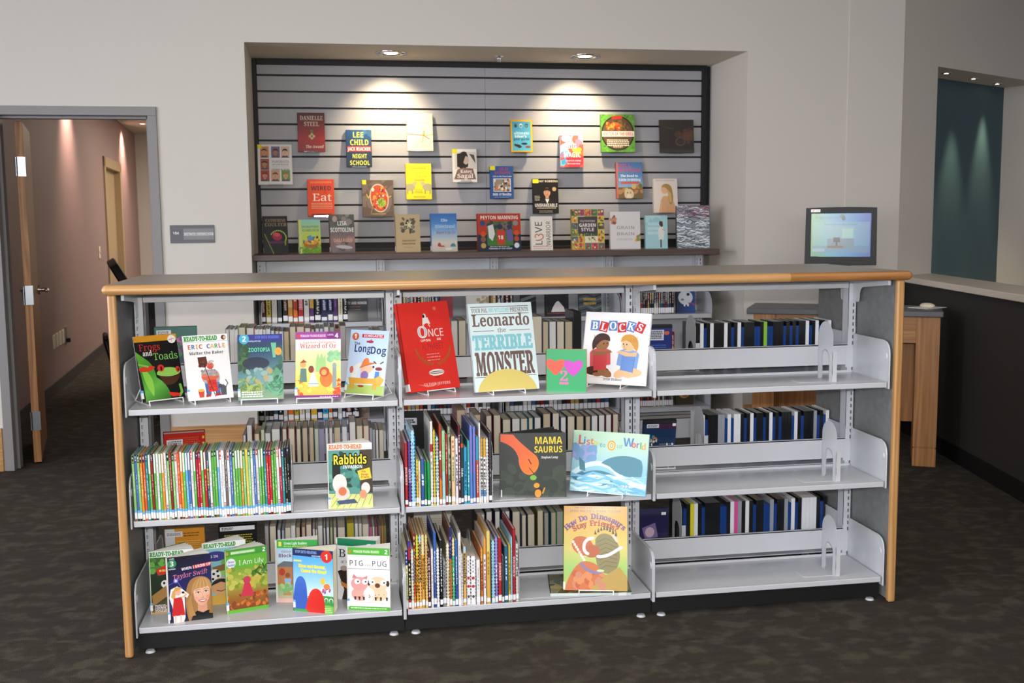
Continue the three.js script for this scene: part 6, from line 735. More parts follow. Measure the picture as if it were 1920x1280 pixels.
// spine styles: [words for the label, side colour, drawing on a 100 x 1000 strip]
const two = (a, b, f) => (g) => { g.fillStyle = b; g.fillRect(0, 0, 100, 1000); g.fillStyle = a; g.fillRect(0, 0, 100, 1000 * f); };
const words_ = (col, y0, y1, seed, th = 46) => (g) => { const R = rng(seed); g.fillStyle = col; let y = y0; while (y < y1) { const k = 14 + R() * 34; g.fillRect(50 - th / 2 + R() * 8, y, th - R() * 12, Math.min(k, y1 - y)); y += k + 9 + (R() < 0.2 ? 26 : 0); } };
const say = (s, col, y0, y1, size) => (g) => { g.save(); g.translate(50, (y0 + y1) / 2); g.rotate(Math.PI / 2); g.scale(1, 2.2); g.fillStyle = col; g.font = 'bold 38px serif'; g.textAlign = 'center'; const w = g.measureText(s).width; g.scale((y1 - y0) / w, size ?? 1); g.fillText(s, 0, 13); g.restore(); };
const SP = {
  red: ['red', '#8e2430', two('#a8242e', '#b02a32', 0.3), words_('#f0dcd8', 380, 760, 3, 34)], purple: ['purple', '#4c3276', two('#5c3f8e', '#5a3c8a', 0.5)], sky: ['sky blue', '#9fd2ea', two('#a6d8f0', '#9ed0ea', 0.4), words_('#5a8ab0', 160, 560, 4, 30)], cyan: ['bright cyan', '#2c98c4', two('#34a4d0', '#3aaed8', 0.5), words_('#1c5a88', 250, 800, 9, 50)],
  yellow: ['yellow', '#d8b838', two('#e4c83c', '#e0b43a', 0.4), words_('#c0502c', 330, 480, 5, 60)], cream: ['cream', '#ddd4b4', two('#e8e2c8', '#e2dab8', 0.5), words_('#8a7a5a', 200, 820, 6, 24)], blue: ['blue', '#2c4f88', two('#3a62a0', '#34589a', 0.5), words_('#e4e8f2', 320, 560, 7, 56)], green: ['dark green', '#14703c', two('#1c8a4a', '#188044', 0.5)], emerald: ['emerald green', '#17834a', two('#1f9a56', '#1c9452', 0.5), words_('#0f5c34', 400, 640, 2, 24)],
  whiteband: ['white and red-banded', '#d4cec8', (g) => { two('#eae6e0', '#e8e2dc', 0.5)(g); g.fillStyle = '#b02c38'; g.fillRect(0, 270, 100, 90); }, words_('#a89a90', 400, 600, 3, 40)], lemon: ['thin lemon yellow', '#c8b42c', two('#e0cc3c', '#e4d048', 0.5), words_('#8a7a1c', 160, 700, 3, 26)], aqua: ['aqua and white', '#8cc8d2', two('#a2dce4', '#e4eeee', 0.36), words_('#c05a4a', 60, 280, 5, 40), words_('#5a8a98', 400, 800, 6, 40)], rust: ['rust-red', '#8a3424', two('#a8402c', '#a43e2c', 0.6), words_('#f0e0d4', 330, 440, 6, 60), (g) => { g.fillStyle = '#e0762c'; g.beginPath(); g.moveTo(0, 640); g.lineTo(100, 700); g.lineTo(100, 1000); g.lineTo(0, 1000); g.fill(); }],
  mint: ['mint green', '#8cc48c', two('#a0d29a', '#a4d4d0', 0.55), words_('#7ab07a', 120, 560, 5, 30)], brick: ['brick red', '#8e2a22', two('#aa3428', '#a63226', 0.5), words_('#e4c8b8', 120, 560, 7, 34)], camo: ['mottled olive', '#4a5240', (g) => { two('#8a9478', '#6c7a60', 0.5)(g); const R = rng(4); for (let i = 0; i < 40; i++) { g.fillStyle = ['#3c4638', '#a8ac90', '#c8c8b0'][i % 3]; g.fillRect(R() * 80, R() * 1000, 20 + R() * 40, 10 + R() * 50); } }], peach: ['peach', '#d8b88c', two('#e8caa0', '#e4c498', 0.5), words_('#b87a4c', 60, 240, 3, 50), words_('#7a9a6a', 300, 660, 4, 44)], lavwhite: ['white and lavender', '#d6d4e2', two('#eceaf2', '#e6e4f0', 0.5), words_('#4a4468', 240, 720, 3, 44)],
  maroon: ['maroon', '#4c1c24', two('#5e2430', '#4a1e28', 0.5), words_('#e6dce0', 120, 820, 8, 40)], ink: ['ink blue', '#23303c', two('#2c3844', '#2c4250', 0.5), (g) => { g.fillStyle = '#d8502c'; g.fillRect(20, 110, 70, 60); }, say('ibis', '#e8ecee', 470, 600)], teal: ['teal', '#2f8a8c', two('#4aaeae', '#3aa0a4', 0.5), words_('#d8f0ee', 340, 740, 3, 36)], periwinkle: ['periwinkle blue', '#5a6cc0', two('#7484d4', '#5f86d8', 0.6), words_('#a86ac0', 160, 620, 5, 26)], redblue: ['blue and red', '#b04434', two('#3f9cc4', '#c8503c', 0.36), words_('#f0e0dc', 420, 860, 5, 36)], white: ['white', '#d6d6d6', two('#eeeeee', '#e8e8ea', 0.5), words_('#9a9aa2', 180, 640, 9, 26)],
  goldtop: ['white and gold-topped', '#dcd8d0', (g) => { two('#dca82c', '#f0efec', 0.29)(g); g.fillStyle = '#5a8ac8'; g.fillRect(0, 800, 100, 110); }, words_('#5a5a5c', 320, 780, 3, 60)], charcoal: ['charcoal grey', '#332f34', two('#443f46', '#3c383e', 0.5), words_('#c8c4c8', 520, 640, 3, 26)],
  navycream: ['cream and navy-topped', '#d8d4a8', two('#2c3a84', '#e4e0b4', 0.26), words_('#e8eaf4', 40, 220, 3, 36), words_('#8a9a5a', 320, 900, 4, 40)], blackred: ['black and red', '#3c1c24', (g) => { two('#4a3a9a', '#1c1a1e', 0.1)(g); g.fillStyle = '#b4263c'; g.fillRect(0, 100, 100, 180); g.fillRect(0, 860, 100, 140); }, words_('#e4e0a0', 330, 800, 3, 50)], pale: ['pale rainbow', '#d0d0bc', two('#dce8e0', '#e0dcc8', 0.5), words_('#a89ac8', 240, 520, 3, 50)], redorange: ['red and orange', '#a85a24', two('#8e1f2a', '#e0902c', 0.2), words_('#f4e4dc', 40, 170, 3, 50), words_('#3a5a8a', 240, 660, 4, 60), (g) => { g.fillStyle = '#d04a28'; g.fillRect(0, 680, 100, 140); }], limegold: ['gold and lime-topped', '#c88c24', two('#c8d43c', '#e0a22c', 0.28), words_('#6a3c14', 320, 780, 3, 50)], tan: ['tan', '#c89a54', (g) => { two('#a8d0e4', '#e0b46c', 0.1)(g); }, words_('#4a4a3c', 120, 640, 5, 60)],
  orangecream: ['orange and cream-topped', '#cc8c30', two('#e8d8a4', '#e2a23c', 0.27), words_('#7a4a1c', 320, 760, 5, 50), (g) => { g.fillStyle = '#f0449a'; g.fillRect(10, 880, 80, 50); }], butter: ['butter yellow', '#d8b860', two('#ecd084', '#e8ca78', 0.5), words_('#b06a3a', 120, 700, 5, 34)], royal: ['royal blue', '#284a90', two('#3a66b4', '#34569c', 0.5), words_('#dfe6f4', 250, 700, 5, 30)], black: ['black', '#161618', two('#1e1e22', '#1a1a1e', 0.5), words_('#d8d8da', 120, 800, 5, 40)], grey: ['grey', '#7a8084', two('#949a9c', '#8e9498', 0.5), words_('#5a6064', 100, 600, 3, 40)], navybrown: ['navy and brown', '#6a3c24', two('#272f6a', '#b86a34', 0.4), words_('#8a5ac0', 120, 340, 3, 50), words_('#6a8a3c', 440, 640, 4, 50)], greencream: ['green and cream-topped', '#3f9a6a', two('#e6d89c', '#54b482', 0.26), words_('#dff0e4', 440, 700, 3, 34)], whitered: ['white and red-dotted', '#dcdcde', (g) => { two('#f0f0f2', '#ecebee', 0.5)(g); for (const y of [450, 620]) { g.fillStyle = '#c02c34'; g.beginPath(); g.ellipse(50, y, 32, 30, 0, 0, 7); g.fill(); } g.fillStyle = '#46505a'; g.beginPath(); g.ellipse(50, 830, 26, 30, 0, 0, 7); g.fill(); }, words_('#a8a8ae', 90, 340, 3, 40)],
  orange: ['orange', '#c8742c', two('#e8a43c', '#e28a34', 0.3), words_('#a8481c', 240, 760, 3, 56)], whiteorange: ['white and orange-topped', '#d8c4b4', two('#e6a43c', '#eeeaea', 0.25), words_('#c04a6a', 320, 760, 3, 50)], gold: ['golden yellow', '#c89c40', two('#e8cc74', '#d8ac4c', 0.3), words_('#a87424', 280, 640, 3, 40)], lavender: ['lavender', '#7c74b0', two('#9a90cc', '#8a80bc', 0.5), words_('#f0eef8', 420, 700, 3, 40)], slate: ['slate', '#3f4448', two('#4e5458', '#484e52', 0.5)], deepteal: ['deep teal', '#285068', two('#34647e', '#2f5c76', 0.5), words_('#dce8f0', 180, 600, 3, 36)], olive: ['olive yellow', '#a89a3c', two('#c8b84c', '#c0ae48', 0.5), words_('#5a5220', 320, 780, 3, 36)], greywhite: ['grey-white', '#bcbab4', two('#d6d4ce', '#d0cec8', 0.5), words_('#4a4a58', 80, 560, 3, 50)],
  wine: ['wine red', '#4c141c', two('#5a1a22', '#4e161e', 0.5), words_('#d8c8c4', 80, 720, 3, 50)], bone: ['bone white', '#c4beb0', two('#d2ccc0', '#ccc6ba', 0.5), words_('#9a9486', 100, 500, 3, 26)], umber: ['dark brown', '#2c201c', two('#4a3426', '#2e2420', 0.4), words_('#c8b49a', 60, 660, 3, 44)], amber: ['amber', '#b08444', two('#d2b078', '#c88c3c', 0.6), words_('#8a5a2c', 80, 400, 3, 26)], orangepurple: ['orange and purple', '#a8743c', two('#c89a4c', '#5a3470', 0.6), words_('#3a3a3c', 60, 260, 3, 56)], navy: ['navy blue', '#1e2548', two('#272f5c', '#262c54', 0.5), words_('#c8c8d8', 60, 680, 3, 44)], violet: ['violet', '#4a2a62', two('#5c3478', '#583272', 0.5), words_('#9a6ab4', 80, 600, 3, 30)],
};
SP.red.push(say('JOURNEY', '#f2dcd8', 380, 660)); SP.purple.push(say('QUEST', '#e4dcf0', 420, 640)); SP.red.splice(3, 1);
const spineCells = {};
function spineCell(key, [, side, ...draws]) { return spineCells[key] ??= cell(30, 300, (g) => { g.scale(0.3, 0.3); draws.forEach((d) => d(g)); }, side); }
const shelfBook = (() => {
  const r3 = (v) => Math.max(0.003, v);
  return (name, label, x0, x1, y, z, H, depth, c, o = {}) => {   // spine faces +z at z
    const w = r3(x1 - x0 - 0.0006), b = Math.min(0.0018, w * 0.2), t = thing(name, label, 'book', [(x0 + x1) / 2, y, z], 0, o.group);
    if (o.tilt) t.rotation.z = o.tilt;
    part(t, 'cover', [artBox(w, H, b, c, 4).translate(0, H / 2, -b / 2), artBox(b, H, depth, c, -1).translate(-w / 2 + b / 2, H / 2, -depth / 2), artBox(b, H, depth, c, -1).translate(w / 2 - b / 2, H / 2, -depth / 2)], c.s.mat);
    part(t, 'page_block', new THREE.BoxGeometry(w - 2 * b, H - 0.005, depth - 0.004 - b).translate(0, H / 2, -b - (depth - 0.004 - b) / 2), pages(0xe6e0d2));
    if (o.label) {
      const s = part(t, 'spine_label', new THREE.BoxGeometry(w * 0.9, o.label, 0.0006).translate(0, o.label / 2 + o.lift, 0.0003), M.sticker);
      if (o.blue) part(s, 'blue_band', new THREE.BoxGeometry(w * 0.902, 0.009, 0.0008).translate(0, o.label + o.lift - 0.0045, 0.0004), M.stickerBlue);
    }
    return t;
  };
})();
function spineRow(rowKey, y, z, place, kind, name, group, o) {
  const count = counter(), R = rng(rowKey.charCodeAt(0));
  for (const [k, x0, x1, H] of rows(ROWS[rowKey])) {
    const c = spineCell(k, SP[k]);
    shelfBook(name, `${count(k)} ${SP[k][0]} ${kind} ${place}`, +x0, +x1, y, z - (o.jitter ?? 0) * R(), Math.min(+H + (o.addH ?? 0) * (0.8 + 0.4 * R()), o.maxH ?? 9), o.depth ?? 0.24, c, { group, label: o.label * (0.75 + 0.5 * R()), lift: (o.lift ?? 0.004) * (0.6 + 1.8 * R()), tilt: o.tilt });
  }
}
spineRow('B', S2, -0.004, 'counted from the bay joint on the middle shelf', 'picture book', 'picture_book', 'picture books in a row on the middle shelf', { depth: 0.235, label: 0.018, jitter: 0.008, lift: 0.005 });
spineRow('C', S3, -0.004, 'counted from the bay joint on the bottom shelf', 'picture book', 'picture_book', 'picture books in a row on the bottom shelf', { depth: 0.235, label: 0.018, jitter: 0.008, lift: 0.005 });
spineRow('W1', 0.838, -3.17, 'behind on the wall shelving, upper row', 'novel', 'novel', 'novels on the upper shelf of the wall shelving', { depth: 0.16, addH: 0.07, maxH: 0.245, label: 0.03, lift: 0.006 });
spineRow('W2', 0.215, -3.17, 'behind on the wall shelving, bottom row', 'novel', 'novel', 'novels on the bottom shelf of the wall shelving', { depth: 0.16, addH: 0.39, maxH: 0.25, label: 0.03, lift: 0.006 });

// thin early readers, packed: top colour / main colour / where it changes / stripes near the foot
{
  const col = { g: ['#8fc87a', 'green'], G: ['#66b850', 'grass green'], k: ['#141616', 'black'], w: ['#f0f1f1', 'white'], b: ['#4f74bc', 'blue'], l: ['#6fb8e6', 'light blue'], n: ['#1f2c68', 'navy'], r: ['#cc2229', 'red'], o: ['#e2622f', 'orange-red'], O: ['#e6942e', 'orange'], t: ['#2f8f94', 'teal'], m: ['#8a2c1e', 'brown-red'], c: ['#b41f42', 'crimson'], d: ['#2c5460', 'dark teal'], y: ['#e9d668', 'pale yellow'], z: ['#6c6660', 'grey-brown'], q: ['#c8962c', 'mustard'] };
  const seq = 'kg12 kb12 kg12 kO12r no12 nt12 wG29 nm12 wG29 ww0 wG29 wO29 ww0s kg11 mm0 kg11 rw13 oo0s wO29 wG29 wl26 wb26s rw13 wG29 nc10 nr10s wG29 wr26 dd0y ww9s kG9 kG9 wl25 rw14 ww0s zz0 rw15 kb9 kg9 wG27 wG27 wq27 kg9 yy40 kg9 Gw14 kb9 rw9s wG27 wG27 nt9 nr9 nr9s kG8 kG8 ow14s wc28 nt12 kk0s nk10';
  const items = seq.split(' '), n = items.length, x0 = 0.008, x1 = 0.525, R = rng(77), count = counter();
  items.forEach((q, i) => {
    const a = q[0], b = q[1], f = parseInt(q.slice(2)) / 100, fl = q.replace(/^..\d+/, '');
    const c = cell(22, 300, (g) => {
      g.scale(0.22, 0.3); two(col[a][0], col[b][0], f)(g);
      if (f > 0 && f < 0.2) words_(a === 'k' || a === 'n' ? '#d8dce0' : '#f6f0ee', 30, f * 1000 - 14, i, 40)(g);
      words_(b === 'w' ? '#9aa0a8' : b === 'k' ? '#c8c8c8' : 'rgba(255,255,255,.75)', f * 1000 + 60 + R() * 160, 560 + R() * 200, i + 9, 26)(g);
      if (fl.includes('s')) for (let k = 0; k < 4; k++) { g.fillStyle = b === 'w' ? '#b02430' : '#f0f0f0'; g.fillRect(8, 780 + k * 24, 84, 12); }
      if (fl.includes('y')) { g.fillStyle = '#e6c23a'; g.fillRect(0, 250, 100, 260); words_('#2c4450', 280, 490, 5, 40)(g); }
      g.fillStyle = ['#1c1c1c', col[b][0], '#b8302c'][Math.floor(R() * 3)]; g.fillRect(0, 965, 100, 35);
    }, col[b][0]);
    const w = (x1 - x0) / n, jx = x0 + i * w, nm = col[b][1] === col[a][1] ? col[b][1] : `${col[a][1]}-topped ${col[b][1]}`;
    shelfBook('early_reader', `${count(nm)} thin ${nm} early reader from the oak end in the packed row`, jx + 0.006, jx + w + 0.006, S2, -0.006 - 0.005 * R(), 0.224 + 0.009 * R(), 0.15, c, { group: 'thin early readers packed on the middle shelf', label: 0.027 + 0.004 * R(), lift: 0.004 + 0.005 * R(), blue: true, tilt: 0.016 });
  });
}
// books on the far side: their page edges face the camera
{
  const cc = { grey: '#7d7d80', white: '#d8d8d6', green: '#5f9a4a', red: '#9a2a24', teal: '#2a7480', rust: '#9a5030', blue: '#3a6ca4', olive: '#7a7440', brown: '#5a4638', orange: '#b06a30', black: '#1e1e22', navy: '#232c4c', maroon: '#5a2028', purple: '#4a3470', lavender: '#8a84a8', tan: '#b09a78', pink: '#b04a78', yellow: '#c8b020', mint: '#9ab8a0', gold: '#c89a3c', cream: '#cfc6ae' };
  const pc = { white: 0xe8e6e2, cream: 0xe2d8c2, tan: 0xd0bfa0, grey: 0xb4b0ac, mint: 0xc8d4c4, lavender: 0xa09ab0, blue: 0xb4c4d8, yellow: 0xc8b030, pink: 0xb8708e, brown: 0x8a7868, gold: 0xc89a44, olive: 0x8a8450, black: 0x1c1c1e, green: 0xa8b8a8 };
  const nearRow = (key, y, place, group) => {
    const count = counter(), R = rng(key.charCodeAt(1));
    for (const [cv, pg, x0, x1, h] of rows(ROWS[key])) {
      const w = Math.max(0.006, x1 - x0), H = +h, d = 0.145 + 0.012 * R(), b = Math.min(0.0024, w * 0.16);
      const t = thing('hardback', `${count(cv + pg)} ${cv}-covered book with ${pg} page edges ${place}`, 'book', [(+x0 + +x1) / 2, y, -0.47], 0, group);
      part(t, 'cover', [bx(-w / 2, 0, -d, -w / 2 + b, H, 0.003), bx(w / 2 - b, 0, -d, w / 2, H, 0.003), bx(-w / 2, 0, -d - 0.002, w / 2, H, -d)], paint(cc[cv]));
      part(t, 'page_block', new THREE.BoxGeometry(w - 2 * b, H - 0.006, d - 0.001).translate(0, H / 2, -d / 2), pages(pc[pg]));
    }
  };
  nearRow('R1', S1, 'behind the frog and dog books', 'hardbacks on the far side, top shelf of the first bay'); nearRow('R2', S2, 'behind the early readers', 'hardbacks on the far side, middle shelf of the first bay'); nearRow('R3', S3, 'behind the singer and pig books', 'hardbacks on the far side, bottom shelf of the first bay');
  nearRow('S1', S1, 'behind the yellow dome book', 'hardbacks on the far side, top shelf of the second bay'); nearRow('S2', S2, 'behind the orange dinosaur book', 'hardbacks on the far side, middle shelf of the second bay'); nearRow('S3', S3, 'behind the bottom picture book row', 'hardbacks on the far side, bottom shelf of the second bay');
}
// face-out books on the far side and on the wall shelving
const F = (name, label, key, x, y, z, yaw, lean, W, H, T, sw, o = {}) => coverBook(name, label, o.cat ?? 'book', key, [x, y, z], yaw, lean, { W, H, T, hard: 1, sw, px: 200, ...o });
F('hardback', 'green and purple fantasy book with a barcode on the far top shelf', 'fantasy', 0.115, S1, -0.43, 0.05, -0.06, 0.152, 0.235, 0.025, '#1f4438', { film: 1 });
F('hardback', 'red book with a large white label on the far middle shelf', 'redback', 0.130, S2 + 0.004, -0.42, 0.15, -0.20, 0.15, 0.225, 0.028, '#8a1c16');
F('hardback', 'orange and grey book on the far bottom shelf near the oak end', 'orangeback', 0.115, S3, -0.44, 0.03, -0.10, 0.145, 0.225, 0.022, '#c8822c');
F('hardback', 'black book with yellow small print on the far bottom shelf', 'blackback', 0.310, S3, -0.45, 0.06, -0.10, 0.142, 0.228, 0.018, '#101014');
F('hardback', 'big black book with a barcode behind the upright picture books', 'blackbig', 0.995, S2, -0.43, -0.1, -0.06, 0.2, 0.265, 0.02, '#0c0c0e');
F('hardback', 'pale grey book back behind the bottom picture books', 'greyback', 1.06, S3, -0.46, -0.1, -0.05, 0.15, 0.23, 0.02, '#b0ac9e');
F('disc_case', 'dark blue disc case on the easel of the far middle shelf', 'disc1', 1.975, S2 + 0.012, -0.43, -0.10, -0.24, 0.136, 0.19, 0.014, '#10141c', { cat: 'disc case', film: 1 });
F('disc_case', 'blue disc case with a barcode on the far top shelf', 'disc2', 1.955, S1 + 0.012, -0.43, -0.10, -0.22, 0.136, 0.19, 0.014, '#14182c', { cat: 'disc case', film: 1 });
F('disc_case', 'violet disc case on the far bottom shelf', 'disc3', 1.95, S3 + 0.012, -0.43, -0.05, -0.1, 0.136, 0.19, 0.014, '#141432', { cat: 'disc case', film: 1 });
{ const t = thing('book_easel', 'white easel prongs in front of the blue disc case', 'book easel', [1.975, S2, -0.405], -0.1);
  for (const x of [-0.042, 0.042]) part(t, 'prong', wire([[x - 0.012, 0.002, 0.03], [x - 0.01, 0.11, -0.01], [x - 0.004, 0.122, -0.014], [x + 0.004, 0.122, -0.014], [x + 0.01, 0.11, -0.01], [x + 0.016, 0.002, 0.03]], 0.0028), M.enamel);
  part(t, 'foot', wire([[-0.054, 0.003, 0.03], [0.058, 0.003, 0.03]], 0.0028), M.enamel); }
const WS = -3.2;
F('novel', 'face-out dark novel with white capitals on the upper wall shelf', 'duty', 0.845, 0.838, WS, 0, 0.1, 0.155, 0.235, 0.025, '#1c2022'); 
F('novel', 'face-out red novel on the upper wall shelf', 'redface', 1.425, 0.838, WS, 0, 0.1, 0.085, 0.235, 0.025, '#7a181c'); F('novel', 'face-out pale book on the upper wall shelf', 'pale', 1.63, 0.838, WS, 0, 0.1, 0.15, 0.235, 0.02, '#ccc6ba');
F('disc_case', 'face-out black case with a grey road, upper wall shelf', 'photo1', 1.965, 0.838, WS, 0, 0.1, 0.105, 0.19, 0.015, '#101214', { cat: 'disc case' }); F('disc_case', 'face-out black case with a white peak, upper wall shelf', 'photo2', 2.155, 0.838, WS, 0, 0.1, 0.16, 0.2, 0.015, '#101014', { cat: 'disc case' }); F('disc_case', 'face-out grey case with yellow lettering, upper wall shelf', 'photo3', 2.38, 0.838, WS, 0, 0.1, 0.155, 0.2, 0.015, '#2a3034', { cat: 'disc case' });
F('disc_case', 'face-out dark blue case with a white helmet, upper wall shelf', 'helmet', 3.035, 0.838, -3.19, 0, 0.1, 0.132, 0.19, 0.015, '#14203c', { cat: 'disc case', film: 1 });
F('novel', 'face-out grey-brown novel with pale capitals on the lowest wall shelf', 'sparks', 0.845, 0.215, WS, 0, 0.1, 0.145, 0.235, 0.025, '#5a4c42'); F('disc_case', 'face-out golden mask case on the lowest wall shelf', 'gold', 3.03, 0.215, -3.19, 0, 0.1, 0.125, 0.19, 0.015, '#2c2618', { cat: 'disc case', film: 1 });

// disc cases: far side of the third bay, and the wall shelving
{
  const dm = { K: paint('#141619', 0.3), W: paint('#e8eaee', 0.35), B: std({ color: 0x173f82, roughness: 0.25 }), G: paint('#8cc63c', 0.35), S: paint('#9a9ea8', 0.4), Y: paint('#e0d424', 0.35), P: paint('#d8549a', 0.35) };
  const dn = { K: 'black', W: 'white', B: 'blue', G: 'lime green', S: 'silver-grey', Y: 'yellow', P: 'pink' };
  const shapes = {}, shape = (w, h) => shapes[w + '/' + h] ??= { case: [bx(-w / 2, 0, -0.136, -w / 2 + 0.0022, h, 0), bx(w / 2 - 0.0022, 0, -0.136, w / 2, h, 0), bx(-w / 2 + 0.0022, 0, -0.135, w / 2 - 0.0022, h - 0.0006, -0.0012)] };
  const discs = (seq, x0, x1, y, place, group) => {
    const L = seq.split(''), wd = (q) => q === 'B' ? 0.0125 : 0.0145, tot = L.reduce((s, q) => s + wd(q), 0), k = (x1 - x0) / tot, count = counter(); let x = x0;
    for (const q of L) {
      const w = wd(q) * k, h = q === 'B' ? 0.171 : 0.19, g = shape(w - 0.0004, h);
      const t = thing('disc_case', `${count(q)} ${dn[q]} disc case counted from the bookend on ${place}`, 'disc case', [x + w / 2, y, -0.49], 0, group);
      part(t, 'shell', g.m ??= merge(g.case), dm[q]); x += w;
    }
  };
  const on = 'disc cases on the far side of the third bay, ';
  discs('KKWBKWKKKWKBKWBKKKBBKGBBKKKBKBKBKKWBKWBKBW', 2.142, 2.745, S1, 'the far top shelf', on + 'top shelf'); discs('WBKKKSSBWBWWKBKWBKKBKWBKBKKKBWKBKKKSBKBW', 2.182, 2.745, S2, 'the far middle shelf', on + 'middle shelf'); discs('KBKYWKBKKKKBBKWPSKWKBKKBBSBKKSBWBKWWWWKBK', 2.09, 2.745, S3, 'the far bottom shelf', on + 'bottom shelf');
  // spines on the wall shelving: small films and thin books
  const pal = ['#1c1e22', '#8a2028', '#c8c8c4', '#30415c', '#a83c30', '#4a3a34', '#d8d4cc', '#26343c', '#b89a54', '#5a1c24', '#3c5a8a', '#888c8c'], pn = ['black', 'dark red', 'white', 'slate blue', 'red', 'brown', 'pale', 'dark teal', 'gold', 'wine', 'blue', 'grey'];
  const thin = (x0, x1, n, y, h, name, kind, place, group, seed) => {
    const R = rng(seed), count = counter(), w = (x1 - x0) / n;
    for (let i = 0; i < n; i++) {
      const k = Math.floor(R() * 12), c = spineCells['thin' + k] ??= cell(30, 300, (g) => { g.scale(0.3, 0.3); two(pal[k], pal[(k * 5 + 3) % 12], 0.5 + 0.2 * R())(g); words_(k === 2 || k === 6 ? '#3a3a3c' : '#dcd8d2', 120, 640, k, 44)(g); }, pal[k]);
      shelfBook(name, `${count(k)} ${pn[k]} ${kind} ${place}`, x0 + i * w, x0 + (i + 1) * w, y, -3.17 - 0.006 * R(), h * (0.96 + 0.08 * R()), 0.14, c, { group, label: 0.036, lift: 0.005 }).userData.category = kind.includes('film') ? 'disc case' : 'book';
    }
  };
  thin(1.03, 1.37, 15, 0.838, 0.22, 'novel', 'thin novel', 'on the upper wall shelf behind the red hardback', 'thin novels on the upper wall shelf', 3);
  thin(1.72, 1.86, 5, 0.838, 0.2, 'film_case', 'film case', 'on the upper wall shelf behind the dome book', 'film cases on the upper wall shelf, third bay', 5);
  thin(2.61, 2.945, 22, 0.838, 0.19, 'film_case', 'film spine', 'on the upper wall shelf in the last bay', 'film cases on the upper wall shelf, last bay', 8);
  thin(2.61, 2.945, 22, 0.215, 0.19, 'film_case', 'film spine', 'on the lowest wall shelf in the last bay', 'film cases on the lowest wall shelf', 9);
  thin(2.70, 2.95, 12, 0.53, 0.19, 'film_case', 'film spine', 'on the middle wall shelf in the last bay', 'film cases on the middle wall shelf', 10);
  thin(1.03, 1.70, 26, 0.215, 0.235, 'novel', 'thin novel', 'on the lowest wall shelf, second bay', 'thin novels on the lowest wall shelf', 11); thin(1.80, 2.5, 24, 0.215, 0.225, 'novel', 'thin novel', 'on the lowest wall shelf, third bay', 'thin novels on the lowest wall shelf', 12);
}
// steel bookends: a rounded plate with an arch cut out, folded edges and a tongue on the shelf
function bookend(label, x, y, z, turn, tongue = 1) {
  const t = thing('bookend', label, 'bookend', [x, y, z], turn), sh = new THREE.Shape(), W = 0.06, H = 0.225;
  sh.moveTo(-W, 0); sh.lineTo(-W, H - 0.06); sh.absarc(0, H - 0.06, W, Math.PI, 0, true); sh.lineTo(W, 0); sh.lineTo(0.034, 0); sh.lineTo(0.034, 0.085); sh.absarc(0, 0.085, 0.034, 0, Math.PI, false); sh.lineTo(-0.034, 0); sh.closePath();
  part(t, 'plate', plateX(sh, -0.0006, 0.0012), M.metal);
  part(t, 'folded_edge', bx(-0.0006, 0.001, W - 0.001, 0.018, 0.115, W), M.metal); part(t, 'folded_edge', bx(-0.0006, 0.001, -W, 0.018, 0.115, -W + 0.001), M.metal);
  const ton = new THREE.Shape(); ton.moveTo(0, -0.045); ton.lineTo(-0.105, -0.045); ton.quadraticCurveTo(-0.125, -0.045, -0.125, -0.025); ton.lineTo(-0.125, 0.025); ton.quadraticCurveTo(-0.125, 0.045, -0.105, 0.045); ton.lineTo(0, 0.045); ton.closePath();
  part(t, 'tongue', new THREE.ExtrudeGeometry(ton, { depth: 0.0012, bevelEnabled: false }).rotateX(-Math.PI / 2), M.metal);
}
bookend('pale grey bookend standing alone on the empty top shelf', 2.535, S1, -0.108, 0); bookend('pale grey bookend standing alone on the empty middle shelf', 2.555, S2, -0.098, 0); bookend('pale grey bookend standing alone on the empty bottom shelf', 2.565, S3, -0.10, 0);
bookend('pale grey bookend at the end of the packed early readers', 0.536, S2, -0.075, Math.PI); bookend('pale grey bookend after the charcoal picture book', 1.236, S2, -0.075, Math.PI); bookend('pale grey bookend after the last bottom-shelf picture book', 1.329, S3, -0.075, Math.PI); bookend('pale grey bookend behind the white picture books on the bottom shelf', 1.168, S3, -0.19, Math.PI);
bookend('pale grey bookend before the discs on the far top shelf', 2.135, S1, -0.50, 0, 0); bookend('pale grey bookend before the discs on the far middle shelf', 2.175, S2, -0.50, 0, 0); bookend('pale grey bookend before the discs on the far bottom shelf', 2.083, S3, -0.50, 0, 0);

